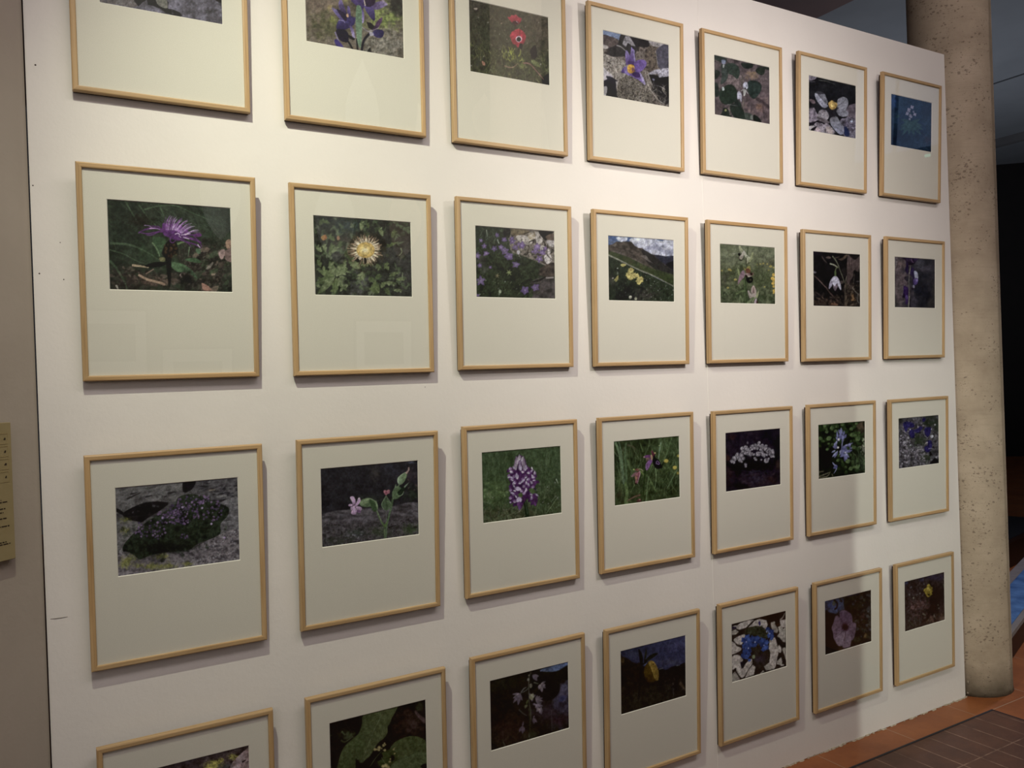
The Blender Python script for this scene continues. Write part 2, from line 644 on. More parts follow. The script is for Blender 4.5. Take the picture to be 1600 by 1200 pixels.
# ------------------------------------------------------------------ notice on the left wall
nt = bpy.data.objects.new('wall_notice', None)
C.objects.link(nt)
nt.location = (px0 - ux * 0.084, py0 - uy * 0.084, 1.131)
nt.rotation_euler = (0, 0, ang)
tag(nt, 'yellowed paper notice with small print on the grey beige wall at the left edge', 'notice')
bm = bmesh.new()
box(bm, (-0.42, -0.018, 0.0), (0.0, -0.008, 0.297))
bmesh.ops.bevel(bm, geom=list(bm.edges), offset=0.0008, segments=1, affect='EDGES')
obj('board', bm, M['paper'], nt)
for z_ in (0.03, 0.24):
    bm = bmesh.new()
    box(bm, (-0.38, -0.008, z_), (-0.04, 0.0, z_ + 0.03))
    obj('mounting_strip', bm, M['backing'], nt)['label'] = 'dark mounting strip'
bm = bmesh.new()
r3 = random.Random(11)
yf = -0.0186
for k in range(4):
    zc = 0.262 - k * 0.0275
    for zz in (zc + 0.011, zc - 0.011):
        box(bm, (-0.34, yf, zz - 0.0003), (-0.009, -0.018, zz + 0.0003))
    for xx in (-0.009, -0.34):
        box(bm, (xx - 0.0003, yf, zc - 0.011), (xx + 0.0003, -0.018, zc + 0.011))
obj('ruled_boxes', bm, M['line'], nt)
bm = bmesh.new()
for k in range(4):
    zc = 0.262 - k * 0.0275
    for xx in (-0.0165, -0.10, -0.18, -0.26):
        s = r3.uniform(0.0015, 0.003)
        box(bm, (xx - s, yf, zc - 0.0022), (xx + s, -0.018, zc + 0.0002))
        box(bm, (xx - s * 0.3, yf, zc), (xx + s, -0.018, zc + 0.0024))
obj('box_numbers', bm, M['ink'], nt)
bm = bmesh.new()
z = 0.138
for row in range(11):
    z -= (0.0075, 0.0045, 0.014, 0.008, 0.013, 0.017, 0.034, 0.0045, 0.006, 0.006, 0.006)[row]
    if z < 0.008:
        break
    x = -0.38
    end = (-0.030, -0.016, -0.021, -0.026, -0.019, -0.013, -0.021, -0.012, -0.05, -0.1, -0.2)[row]
    while x < end:
        L = r3.uniform(0.004, 0.014)
        L = min(L, end - x)
        box(bm, (x, yf, z - 0.0011), (x + L, -0.018, z + 0.0011))
        x += L + 0.0022
obj('text_lines', bm, M['ink'], nt)

# small marks on the picture wall: old nail holes and a scratch
for i, (x, z, r) in enumerate([(0.362, 2.238, 0.0022), (0.348, 1.962, 0.0016), (0.354, 1.762, 0.0018), (0.4025, 1.75, 0.0014), (0.398, 1.835, 0.0012), (1.30, 1.47, 0.0012)]):
    bm = bmesh.new()
    bmesh.ops.create_cone(bm, cap_ends=True, segments=10, radius1=r, radius2=r * 0.6, depth=0.0012)
    bmesh.ops.rotate(bm, cent=(0, 0, 0), matrix=Matrix.Rotation(PI / 2, 3, 'X'), verts=bm.verts)
    o = obj('nail_hole_mark', bm, M['backing'])
    o.location = (x, -0.0004, z)
    tag(o, ['dark nail hole near the top left edge of the white wall', 'tiny nail hole at the left wall edge beside the thistle picture top',
            'lower dark nail hole at the left wall edge', 'tiny nail hole beside the lower thistle picture frame rail', 'faint pin hole beside the thistle picture frame rail',
            'faint pin hole between second row and third row pictures'][i], 'nail hole')
bm = bmesh.new()
prism(bm, [(0.350, 0.9745), (0.360, 0.9738), (0.372, 0.9734), (0.384, 0.9735), (0.372, 0.9728), (0.360, 0.9730)], -0.0012, 0.0005)
o = obj('wall_scratch', bm, M['plaster_dark'])
tag(o, 'short horizontal scratch in the white paint left of the thyme rock picture', 'scratch')

# ------------------------------------------------------------------ things on the opposite wall
def petal_pts(x, z0, z1, w, belly=0.4, n=22, bend=0.0):
    L, R = [], []
    for i in range(n + 1):
        t = i / n
        if t < belly:
            s = math.sin(t / belly * PI / 2) ** 0.75
        else:
            s = math.cos((t - belly) / (1 - belly) * PI / 2) ** 1.15
        z = z0 + (z1 - z0) * t
        off = bend * math.sin(t * PI)
        L.append((x - w / 2 * s + off, z))
        R.append((x + w / 2 * s + off, z))
    return L + R[::-1][1:-1] + []


PETAL_LABELS = ['tall pale petal cutout on the opposite wall, mirrored under the violet iris photo',
                'curved pale petal cutout mirrored at the lower right corner of the iris photo glass',
                'peach petal cutout mirrored under the red anemone photo', 'slender pale petal cutout mirrored right of the peach one under the anemones',
                'broad pale petal cutout mirrored above the carline thistle photo', 'peach petal cutout mirrored at the top right of the thistle photo glass',
                'wide pale petal cutout mirrored above the lilac bellflower photo', 'pale petal cutout mirrored at the top right of the knapweed photo glass',
                'left leaning pale petal cutout mirrored between the knapweed and thistle photos']
pets = [(2.79, 2.85, 3.92, 0.30, 0.55, 'pale', 0.0), (3.30, 2.85, 3.63, 0.22, 0.45, 'pale', 0.07),
        (3.97, 3.42, 3.85, 0.25, 0.5, 'peach', 0.0), (4.60, 2.85, 3.88, 0.15, 0.4, 'pale', 0.0),
        (2.52, 2.2, 2.95, 0.34, 0.5, 'pale', 0.0), (3.10, 2.25, 2.95, 0.30, 0.5, 'peach', 0.05),
        (4.38, 2.5, 3.0, 0.42, 0.5, 'pale', 0.0), (1.60, 2.1, 2.80, 0.30, 0.5, 'pale', 0.0),
        (2.02, 2.25, 3.2, 0.26, 0.5, 'pale', -0.05)]
for i, (x, z0, z1, w_, be, mt, bd) in enumerate(pets):
    bm = bmesh.new()
    prism(bm, petal_pts(x, z0, z1, w_, be, bend=bd), -4.58, -4.56)
    o = obj('petal_cutout', bm, M[mt])
    tag(o, PETAL_LABELS[i], 'cutout', 'petal cutouts on the opposite wall')

for i, (x, z) in enumerate([(2.95, 1.48), (0.80, 1.31), (1.42, 1.02)]):
    r_ = bpy.data.objects.new('reflected_picture', None)
    C.objects.link(r_)
    r_.location = (x, -4.598, z)
    tag(r_, ['framed picture on the opposite wall reflected in the carline thistle picture glass', 'leftmost framed picture on the opposite wall reflected in the purple thistle glass',
             'middle framed picture on the opposite wall reflected low in the purple thistle glass'][i], 'picture', 'pictures on the opposite wall')
    bm = bmesh.new()
    for a_, b_ in (((-0.27, 0, -0.25), (0.27, 0.025, -0.235)), ((-0.27, 0, 0.235), (0.27, 0.025, 0.25)), ((-0.27, 0, -0.235), (-0.255, 0.025, 0.235)), ((0.255, 0, -0.235), (0.27, 0.025, 0.235))):
        box(bm, a_, b_)
    obj('frame', bm, M['frame_dark'], r_)
    bm = bmesh.new()
    box(bm, (-0.255, 0, -0.235), (0.255, 0.012, 0.235))
    obj('mount', bm, M['pale'], r_)
    bm = bmesh.new()
    box(bm, (-0.18, 0.012, -0.14), (0.18, 0.014, 0.14))
    obj('print', bm, M['mural'], r_)

# low screen painted with plant silhouettes, standing behind the viewer
ps = bpy.data.objects.new('plant_screen', None)
C.objects.link(ps)
ps.location = (1.15, -2.6, 0.0)
tag(ps, 'low pale screen with grey green plant silhouettes, mirrored faintly low in the third row glass', 'screen')
bm = bmesh.new()
box(bm, (-1.2, -0.03, 0.0), (1.0, 0.0, 0.62))
obj('panel', bm, M['opp'], ps)
r5 = random.Random(21)
for k in range(15):
    bm = bmesh.new()
    x = -0.98 + k * 0.125 + r5.uniform(-0.03, 0.03)
    h = r5.uniform(0.20, 0.36)
    prism(bm, [(x - 0.006, 0.05), (x + 0.006, 0.05), (x + 0.010, h), (x, h)], 0.0, 0.002)
    for j in range(r5.randint(3, 5)):
        zz = 0.05 + h * r5.uniform(0.35, 0.95)
        xx = x + r5.uniform(-0.035, 0.035)
        rr = r5.uniform(0.012, 0.03)
        prism(bm, [(xx + rr * (1 + 0.3 * math.sin(5 * t)) * math.cos(t), zz + rr * math.sin(t)) for t in [i_ * 2 * PI / 12 for i_ in range(12)]], 0.0, 0.0025 + 0.0003 * j)
    obj('plant_silhouette', bm, M['mural'], ps)

# wall on the far right behind the viewer, with a high window of blue daylight and a green exit lamp
bm = bmesh.new()
box(bm, (8.05, -6.8, 0.0), (8.2, -2.2, CEIL))
struct(obj('wall_right', bm, M['opp']))
bm = bmesh.new()
box(bm, (8.02, -3.72, 3.38), (8.05, -2.72, 4.42))
struct(obj('window_1', bm, M['daylight']))
bm = bmesh.new()
for a_, b_ in (((8.0, -3.76, 3.34), (8.04, -2.68, 3.38)), ((8.0, -3.76, 4.42), (8.04, -2.68, 4.46)), ((8.0, -3.76, 3.34), (8.04, -3.72, 4.46)), ((8.0, -2.72, 3.34), (8.04, -2.68, 4.46)), ((8.0, -3.27, 3.38), (8.03, -3.24, 4.42))):
    box(bm, a_, b_)
struct(obj('trim_6', bm, M['frame_dark']))
ex = bpy.data.objects.new('exit_lamp', None)
C.objects.link(ex)
ex.location = (8.0, -2.88, 3.27)
tag(ex, 'small green exit lamp below the high window, mirrored in the top right picture glass', 'exit lamp')
bm = bmesh.new()
box(bm, (0.0, -0.035, 0.0), (0.05, 0.035, 0.04))
obj('housing', bm, M['frame_dark'], ex)
bm = bmesh.new()
box(bm, (-0.004, -0.03, 0.006), (0.0, 0.03, 0.034))
obj('lit_panel', bm, M['exit'], ex)

# unseen pillar added behind the viewer's right; it stops the far light left of the sixth column
bm = bmesh.new()
bmesh.ops.create_cone(bm, cap_ends=True, segments=48, radius1=0.172, radius2=0.172, depth=CEIL)
o = obj('concrete_pillar', bm, M['concrete'], smooth=True)
o.location = (BLOCKER_X, -2.6, CEIL / 2)
tag(o, 'unseen round tan pillar added to block the far light from part of the wall', 'pillar')

# ------------------------------------------------------------------ framed photographs
FW, FH, FB, FD = 0.400, 0.502, 0.01265, 0.022      # outer size, rail width, depth of the front
MX0, MX1, MZ0, MZ1 = 0.0626, 0.3393, 0.0801, 0.2889  # window in the mat, from top left
FR = [
 [(0.4341, 2.6877, 0.0377), (0.9229, 2.6841, 0.0351), (1.4096, 2.6820, 0.0299), (1.8931, 2.6805, 0.0377), (2.3797, 2.6839, 0.0331), (2.8651, 2.6872, 0.0410), (3.3611, 2.6872, 0.0463)],
 [(0.4327, 2.0158, 0.0606), (0.9216, 2.0141, 0.0348), (1.4023, 2.0179, 0.0357), (1.8850, 2.0170, 0.0368), (2.3761, 2.0168, 0.0320), (2.8600, 2.0136, 0.0336), (3.3549, 2.0152, 0.0343)],
 [(0.4275, 1.3436, 0.0411), (0.9142, 1.3473, 0.0509), (1.3981, 1.3522, 0.0297), (1.8809, 1.3516, 0.0303), (2.3709, 1.3482, 0.0331), (2.8569, 1.3482, 0.0303), (3.3480, 1.3465, 0.0279)],
 [(0.4306, 0.6708, 0.0399), (0.9148, 0.6745, 0.0339), (1.3970, 0.6822, 0.0341), (1.8759, 0.6756, 0.0382), (2.3695, 0.6724, 0.0304), (2.8600, 0.6713, 0.0303), (3.3539, 0.6689, 0.0235)],
]
# rail section: (distance in from the outer edge, distance out from the wall)
SEC = [(0.0, 0.0072), (0.0, 0.0192), (0.0008, 0.0210), (0.0026, 0.0220), (0.0098, 0.0220), (0.0118, 0.0213), (0.01265, 0.0200), (0.01265, 0.0072)]


def rail(corner_a, corner_b, inward, axis):
    """mitred rail between two outer corners; inward = unit vector to the picture"""
    bm = bmesh.new()
    ax = Vector(corner_a)
    bx = Vector(corner_b)
    along = (bx - ax).normalized()
    inn = Vector(inward)
    ra, rb = [], []
    for wd, dp in SEC:
        off = inn * wd + Vector((0, -dp, 0))
        ra.append(bm.verts.new(ax + along * wd + off))
        rb.append(bm.verts.new(bx - along * wd + off))
    n = len(SEC)
    for i in range(n):
        j = (i + 1) % n
        bm.faces.new((ra[i], rb[i], rb[j], ra[j]))
    bm.faces.new(ra)
    bm.faces.new(rb[::-1])
    me = bpy.data.meshes.new('frame_rail')
    bmesh.ops.recalc_face_normals(bm, faces=bm.faces)
    bm.to_mesh(me)
    bm.free()
    me.materials.append(M['wood_' + axis])
    return me


h2 = FW / 2
RAILS = [rail((-h2, 0, 0), (h2, 0, 0), (0, 0, 1), 'x'), rail((-h2, 0, FH), (h2, 0, FH), (0, 0, -1), 'x'),
         rail((-h2, 0, 0), (-h2, 0, FH), (1, 0, 0), 'z'), rail((h2, 0, 0), (h2, 0, FH), (-1, 0, 0), 'z')]
bm = bmesh.new()
box(bm, (-h2 + 0.002, -0.0073, 0.0), (h2 - 0.002, -0.0, FH - 0.010))
me_back = bpy.data.meshes.new('backing_board')
bm.to_mesh(me_back)
bm.free()
me_back.materials.append(M['backing'])
GX = h2 - FB + 0.0002
bm = bmesh.new()
box(bm, (-GX, -0.0172, FB), (GX, -0.0166, FH - FB))
me_glass = bpy.data.meshes.new('glass_pane')
# a single front sheet: the pane's outer skin
bm.free()
bm = bmesh.new()
bm.faces.new([bm.verts.new(p) for p in ((-GX, -0.0170, FB), (GX, -0.0170, FB), (GX, -0.0170, FH - FB), (-GX, -0.0170, FH - FB))])
bm.to_mesh(me_glass)
bm.free()
me_glass.materials.append(M['glass'])
# mat board with a bevelled window
wx0, wx1 = -h2 + MX0, -h2 + MX1
wz1, wz0 = FH - MZ0, FH - MZ1
bm = bmesh.new()
BV = 0.0016
YF, YB = -0.0158, -0.0140
outer = [(-GX, FB), (GX, FB), (GX, FH - FB), (-GX, FH - FB)]
fr_ = [(wx0 - BV * .4, wz0 - BV * .4), (wx1 + BV * .4, wz0 - BV * .4), (wx1 + BV * .4, wz1 + BV * .4), (wx0 - BV * .4, wz1 + BV * .4)]
bk_ = [(wx0 + BV * .5, wz0 + BV * .5), (wx1 - BV * .5, wz0 + BV * .5), (wx1 - BV * .5, wz1 - BV * .5), (wx0 + BV * .5, wz1 - BV * .5)]
vo = [bm.verts.new((x, YF, z)) for x, z in outer]
vf = [bm.verts.new((x, YF, z)) for x, z in fr_]
vb = [bm.verts.new((x, YB, z)) for x, z in bk_]
vob = [bm.verts.new((x, YB, z)) for x, z in outer]
for i in range(4):
    j = (i + 1) % 4
    bm.faces.new((vo[i], vo[j], vf[j], vf[i])).material_index = 0
    bm.faces.new((vf[i], vf[j], vb[j], vb[i])).material_index = 1
    bm.faces.new((vo[i], vob[i], vob[j], vo[j])).material_index = 0
    bm.faces.new((vob[i], vb[i], vb[j], vob[j])).material_index = 0
bmesh.ops.recalc_face_normals(bm, faces=bm.faces)
me_mat = bpy.data.meshes.new('mat_board')
bm.to_mesh(me_mat)
bm.free()
me_mat.materials.append(M['mat'])
me_mat.materials.append(M['bevel'])


def print_mesh(img):
    """the photograph: a finely divided sheet whose inks are stored per point"""
    H, W = img.shape[:2]
    xs = np.linspace(wx0 - 0.003, wx1 + 0.003, W)
    zs = np.linspace(wz1 + 0.003, wz0 - 0.003, H)
    X, Z = np.meshgrid(xs, zs)
    co = np.empty((H * W, 3), np.float32)
    co[:, 0] = X.ravel()
    co[:, 1] = -0.0139
    co[:, 2] = Z.ravel()
    idx = np.arange(H * W).reshape(H, W)
    quads = np.stack([idx[1:, :-1], idx[1:, 1:], idx[:-1, 1:], idx[:-1, :-1]], -1).reshape(-1, 4)
    me = bpy.data.meshes.new('photo_print')
    n = len(quads)
    me.vertices.add(H * W)
    me.vertices.foreach_set('co', co.ravel())
    me.loops.add(n * 4)
    me.loops.foreach_set('vertex_index', quads.ravel().astype(np.int32))
    me.polygons.add(n)
    me.polygons.foreach_set('loop_start', np.arange(0, n * 4, 4, dtype=np.int32))
    me.update()
    at = me.color_attributes.new('ink', 'FLOAT_COLOR', 'POINT')
    c4 = np.ones((H * W, 4), np.float32)
    c4[:, :3] = img.reshape(-1, 3)
    at.data.foreach_set('color', c4.ravel())
    me.materials.append(M['print'])
    return me


def make_frame(r, c, img, label):
    x0, ztop, lean = FR[r][c]
    root = bpy.data.objects.new('framed_photograph', None)
    C.objects.link(root)
    root.location = (x0 + h2, -0.0004, ztop - FH)
    root.rotation_euler = (lean, 0, 0)
    root.empty_display_size = 0.1
    tag(root, label, 'framed photograph', 'framed flower photographs on the white wall')
    for me in RAILS:
        o = bpy.data.objects.new('frame_rail', me)
        C.objects.link(o)
        o.parent = root
    for nm, me in (('backing_board', me_back), ('mat_board', me_mat), ('photo_print', print_mesh(img)), ('glass_pane', me_glass)):
        o = bpy.data.objects.new(nm, me)
        C.objects.link(o)
        o.parent = root
    return root


# ------------------------------------------------------------------ painting the photographs
# Each print is painted from shapes and noise on its own sheet. The outlines are
# written in the pixels of an enlargement of the print and mapped to the sheet.
def hexc(s):
    return np.array([int(s[i:i + 2], 16) for i in (0, 2, 4)], float) / 255.0


def homog(src, dst):
    A = []
    b = []
    for (x, y), (u, v) in zip(src, dst):
        A.append([x, y, 1, 0, 0, 0, -u * x, -u * y])
        b.append(u)
        A.append([0, 0, 0, x, y, 1, -v * x, -v * y])
        b.append(v)
    h = np.linalg.solve(np.array(A, float), np.array(b, float))
    return np.append(h, 1).reshape(3, 3)


def spline(pts, closed=True, n=5):
    p = np.array(pts, float)
    m = len(p)
    out = []
    rng_ = range(m) if closed else range(m - 1)
    for i in rng_:
        if closed:
            p0, p1, p2, p3 = p[i - 1], p[i], p[(i + 1) % m], p[(i + 2) % m]
        else:
            p0, p1, p2, p3 = p[max(i - 1, 0)], p[i], p[i + 1], p[min(i + 2, m - 1)]
        for k in range(n):
            t = k / n
            out.append(0.5 * (2 * p1 + (p2 - p0) * t + (2 * p0 - 5 * p1 + 4 * p2 - p3) * t * t + (3 * p1 - p0 - 3 * p2 + p3) * t ** 3))
    if not closed:
        out.append(p[-1])
    return np.array(out)


class Sheet:
    def __init__(self, r, c, ox, oy, s, seed=0):
        self.W = W = (232, 196, 164, 148, 136, 124, 116)[c]
        self.H = H = int(W * 0.7547)
        self.im = np.zeros((H, W, 3))
        self.rg = np.random.default_rng(seed + r * 10 + c)
        m = 0.0107 * W
        mh = 0.0142 * H
        q = [((x - ox) * s, (y - oy) * s) for x, y in QUADS[r][c]]
        self.h = homog(q, [(m, mh), (W - 1 - m, mh), (W - 1 - m, H - 1 - mh), (m, H - 1 - mh)])
        self.hi = np.linalg.inv(self.h)
        qa = np.array(q)
        self.k = (W / abs(qa[1, 0] - qa[0, 0]) + H / abs(qa[3, 1] - qa[0, 1])) / 2
        self.sk = (qa[1, 1] - qa[0, 1]) / (qa[1, 0] - qa[0, 0])
        self.x0, self.x1 = qa[:, 0].min(), qa[:, 0].max()
        self.y0, self.y1 = qa[:, 1].min(), qa[:, 1].max()
        yy, xx = np.mgrid[0:H, 0:W]
        w = self.hi[2, 0] * xx + self.hi[2, 1] * yy + self.hi[2, 2]
        self.X = (self.hi[0, 0] * xx + self.hi[0, 1] * yy + self.hi[0, 2]) / w
        self.Y = (self.hi[1, 0] * xx + self.hi[1, 1] * yy + self.hi[1, 2]) / w

    def tr(self, pts):
        p = np.atleast_2d(np.array(pts, float))
        w = p @ self.h[2, :2] + self.h[2, 2]
        return np.stack([(p @ self.h[0, :2] + self.h[0, 2]) / w, (p @ self.h[1, :2] + self.h[1, 2]) / w], 1)

    def noise(self, scale, octv=3, sx=1.0, sy=1.0, rot=0.0, rough=0.55):
        """value noise, feature size in enlargement pixels"""
        ca, sa = math.cos(rot), math.sin(rot)
        U = (self.X * ca + self.Y * sa) / (scale * sx)
        V = (-self.X * sa + self.Y * ca) / (scale * sy)
        tot = np.zeros_like(U)
        amp, sm = 1.0, 0.0
        for o in range(octv):
            f = 2 ** o
            u, v = U * f + 37.3 + o * 11, V * f + 17.7 + o * 7
            ui, vi = np.floor(u).astype(int), np.floor(v).astype(int)
            fu, fv = u - ui, v - vi
            fu = fu * fu * (3 - 2 * fu)
            fv = fv * fv * (3 - 2 * fv)
            G = self.rg.random((64, 64))
            g = lambda a, b: G[a % 64, b % 64]
            tot += amp * ((g(ui, vi) * (1 - fu) + g(ui + 1, vi) * fu) * (1 - fv) + (g(ui, vi + 1) * (1 - fu) + g(ui + 1, vi + 1) * fu) * fv)
            sm += amp
            amp *= rough
        t = tot / sm
        return np.clip((t - 0.5) * 1.9 + 0.5, 0, 1)

    def ramp(self, f, cols):
        cs = np.array([hexc(c) for c in cols.split()])
        t = f * (len(cs) - 1)
        i = np.clip(t.astype(int), 0, len(cs) - 2)
        a = (t - i)[..., None]
        return cs[i] * (1 - a) + cs[i + 1] * a

    def put(self, mask, col):
        m = np.clip(mask, 0, 1)[..., None]
        self.im = self.im * (1 - m) + col * m
        return self

    def bg(self, cols, scale=60, octv=4, **k):
        self.im = self.ramp(self.noise(scale, octv, **k), cols)
        return self

    def area(self, x, y, rx, ry, cols, a=0.9, scale=50, pw=1.5, **k):
        """soft patch of textured colour"""
        d = ((self.X - x) / rx) ** 2 + ((self.Y - y) / ry) ** 2
        n = self.noise(scale, 3)
        m = np.clip(1.35 - d ** 0.5 - (n - 0.5) * 0.9, 0, 1) ** pw * a
        return self.put(m, self.ramp(self.noise(scale, 4, **k), cols))

    def mask(self, pts, soft=1.0, smooth=True):
        p = np.array(pts, float)
        if smooth:
            p = spline(p)
        p = self.tr(p)
        sf = max(soft * self.k, 0.7)
        x0, x1 = int(max(p[:, 0].min() - sf - 1, 0)), int(min(p[:, 0].max() + sf + 2, self.W))
        y0, y1 = int(max(p[:, 1].min() - sf - 1, 0)), int(min(p[:, 1].max() + sf + 2, self.H))
        if x1 <= x0 or y1 <= y0:
            return None
        yy, xx = np.mgrid[y0:y1, x0:x1].astype(float)
        ins = np.zeros(xx.shape, bool)
        dm = np.full(xx.shape, 1e9)
        n = len(p)
        for i in range(n):
            ax, ay = p[i]
            bx_, by_ = p[(i + 1) % n]
            ex, ey = bx_ - ax, by_ - ay
            L = ex * ex + ey * ey + 1e-9
            t = np.clip(((xx - ax) * ex + (yy - ay) * ey) / L, 0, 1)
            dm = np.minimum(dm, (xx - ax - t * ex) ** 2 + (yy - ay - t * ey) ** 2)
            cr = (ay > yy) != (by_ > yy)
            if abs(ey) > 1e-9:
                ins ^= cr & (xx < ex * (yy - ay) / ey + ax)
        d = np.sqrt(dm)
        d = np.where(ins, -d, d)
        return (slice(y0, y1), slice(x0, x1)), np.clip(0.5 - d / sf, 0, 1)

    def poly(self, pts, col, col2=None, ang=90, soft=1.0, a=1.0, smooth=True, tex=0.0, ts=30):
        r = self.mask(pts, soft, smooth)
        if r is None:
            return self
        w, m = r
        c = hexc(col)
        if col2:
            p = np.array(pts, float)
            ca, sa = math.cos(math.radians(ang)), math.sin(math.radians(ang))
            t = self.X[w] * ca + self.Y[w] * sa
            e = p[:, 0] * ca + p[:, 1] * sa
            t = np.clip((t - e.min()) / (np.ptp(e) + 1e-6), 0, 1)[..., None]
            c = c * (1 - t) + hexc(col2) * t
        else:
            c = np.broadcast_to(c, m.shape + (3,))
        if tex:
            n = self.noise(ts, 3)[w][..., None]
            c = c * (1 + (n - 0.5) * 2 * tex)
        m = (m * a)[..., None]
        self.im[w] = self.im[w] * (1 - m) + np.clip(c, 0, 1) * m
        return self

    def texpoly(self, pts, cols, scale=40, soft=2.0, smooth=True, a=1.0, **k):
        r = self.mask(pts, soft, smooth)
        if r is None:
            return self
        w, m = r
        c = self.ramp(self.noise(scale, 4, **k), cols)[w]
        m = (m * a)[..., None]
        self.im[w] = self.im[w] * (1 - m) + c * m
        return self

    def stroke(self, pts, w0, w1, col, a=1.0, soft=None, smooth=True):
        p = np.array(pts, float)
        if smooth and len(p) > 2:
            p = spline(p, False, 4)
        q = self.tr(p)
        n = len(q)
        w0, w1 = w0 * self.k / 2, w1 * self.k / 2
        mw = max(w0, w1, 0.5) + 1.5
        x0, x1 = int(max(q[:, 0].min() - mw, 0)), int(min(q[:, 0].max() + mw + 1, self.W))
        y0, y1 = int(max(q[:, 1].min() - mw, 0)), int(min(q[:, 1].max() + mw + 1, self.H))
        if x1 <= x0 or y1 <= y0:
            return self
        yy, xx = np.mgrid[y0:y1, x0:x1].astype(float)
        al = np.zeros(xx.shape)
        sf = max((soft or 0) * self.k, 0.8)
        for i in range(n - 1):
            ax, ay = q[i]
            ex, ey = q[i + 1] - q[i]
            t = np.clip(((xx - ax) * ex + (yy - ay) * ey) / (ex * ex + ey * ey + 1e-9), 0, 1)
            d = np.hypot(xx - ax - t * ex, yy - ay - t * ey)
            ww = w0 + (w1 - w0) * ((i + t) / (n - 1))
            thin = np.minimum(1.0, (ww * 2) / 0.8)
            al = np.maximum(al, np.clip((np.maximum(ww, 0.4) - d) / sf + 0.5, 0, 1) * thin)
        m = (al * a)[..., None]
        w = (slice(y0, y1), slice(x0, x1))
        self.im[w] = self.im[w] * (1 - m) + hexc(col) * m
        return self

    def spots(self, n, box, r, cols, a=1.0, asp=1.0, ang=0, jit=0.35, dens=None):
        cs = cols.split()
        for _ in range(n):
            x = box[0] + (box[2] - box[0]) * self.rg.random()
            y = box[1] + (box[3] - box[1]) * self.rg.random() + (x - (box[0] + box[2]) / 2) * self.sk * 0.9
            if dens is not None and not dens(x, y):
                continue
            rr = r[0] + (r[1] - r[0]) * self.rg.random() ** 1.6
            th = math.radians(ang + (self.rg.random() - 0.5) * (360 if ang is None else 70)) if ang is not None else self.rg.random() * 6.28
            ca, sa = math.cos(th), math.sin(th)
            pts = []
            for k in range(7):
                t = k * 2 * PI / 7
                q = rr * (1 + (self.rg.random() - 0.5) * 2 * jit)
                u, v = q * math.cos(t) * asp, q * math.sin(t)
                pts.append((x + u * ca - v * sa, y + u * sa + v * ca))
            self.poly(pts, cs[int(self.rg.random() * len(cs))], a=a * (0.6 + 0.4 * self.rg.random()), smooth=False)
        return self

    def blades(self, n, box, ln, w, ang, cols, a=0.9, curl=0.25):
        cs = cols.split()
        for _ in range(n):
            x = box[0] + (box[2] - box[0]) * self.rg.random()
            y = box[1] + (box[3] - box[1]) * self.rg.random() + (x - (box[0] + box[2]) / 2) * self.sk * 0.9
            L = ln[0] + (ln[1] - ln[0]) * self.rg.random()
            t = math.radians(ang[0] + (ang[1] - ang[0]) * self.rg.random())
            dx, dy = math.cos(t) * L, -math.sin(t) * L
            cu = (self.rg.random() - 0.5) * 2 * curl
            mid = (x + dx / 2 - dy * cu, y + dy / 2 + dx * cu)
            self.stroke([(x, y), mid, (x + dx, y + dy)], w * (0.5 + self.rg.random()), w * 0.25, cs[int(self.rg.random() * len(cs))], a=a * (0.5 + 0.5 * self.rg.random()))
        return self

    def leaf(self, x, y, ang, L, wd, col, col2=None, vein=None, a=1.0):
        t = math.radians(ang)
        ca, sa = math.cos(t), -math.sin(t)
        pts = []
        for u, v in ((0, 0), (0.2, 0.36), (0.5, 0.5), (0.8, 0.3), (1, 0), (0.8, -0.3), (0.5, -0.5), (0.2, -0.36)):
            X, Y = u * L, v * wd
            pts.append((x + X * ca - Y * sa, y + X * sa + Y * ca))
        self.poly(pts, col, col2, ang=-ang, a=a)
        if vein:
            self.stroke([(x, y), (x + L * ca, y + L * sa)], wd * 0.07, wd * 0.03, vein, a=0.7)
        return self

    def star(self, x, y, r, n, col, col2=None, rot=0.0, wd=0.55, core=None, cr=0.2, sq=1.0, a=1.0):
        for k in range(n):
            self.leaf(x, y, rot + k * 360.0 / n, r * (1 + (self.rg.random() - 0.5) * 0.25) * (1 if abs(math.cos(math.radians(rot + k * 360.0 / n))) > .5 else sq), r * wd, col, col2, a=a)
        if core:
            self.dot(x, y, r * cr, core)
        return self

    def dot(self, x, y, r, col, ry=None, a=1.0, soft=1.0):
        ry = ry or r
        return self.poly([(x + r * math.cos(t * PI / 5), y + ry * math.sin(t * PI / 5)) for t in range(10)], col, a=a, soft=soft)

    def done(self, white, gain=1.0):
        im = self.im
        p = np.pad(im, ((1, 1), (1, 1), (0, 0)), 'edge')
        bl = (p[:-2, 1:-1] + p[2:, 1:-1] + p[1:-1, :-2] + p[1:-1, 2:]) / 4
        im = np.clip(im * 0.84 + bl * 0.16, 0, 1)
        tint = np.array(white, float) / np.mean(white)
        g = (im @ np.array([0.3, 0.59, 0.11]))[..., None] * tint
        im = g + (im - g) * 0.78
        px_ = 1.0 / self.k
        im = im * (1 + (self.noise(5 * px_, 2) - 0.5)[..., None] * 0.26 + (self.noise(2 * px_, 1) - 0.5)[..., None] * 0.16)
        im = np.clip(im + (self.rg.random(im.shape) - 0.5) * 0.018, 0, 1)
        L = np.where(im <= 0.04045, im / 12.92, ((im + 0.055) / 1.055) ** 2.4)
        w = np.array(lin(tuple(v / 255.0 for v in white)))
        L = L * gain * 0.93
        return np.clip((L - 0.007) / w * 0.74, 0.0022, 0.9)

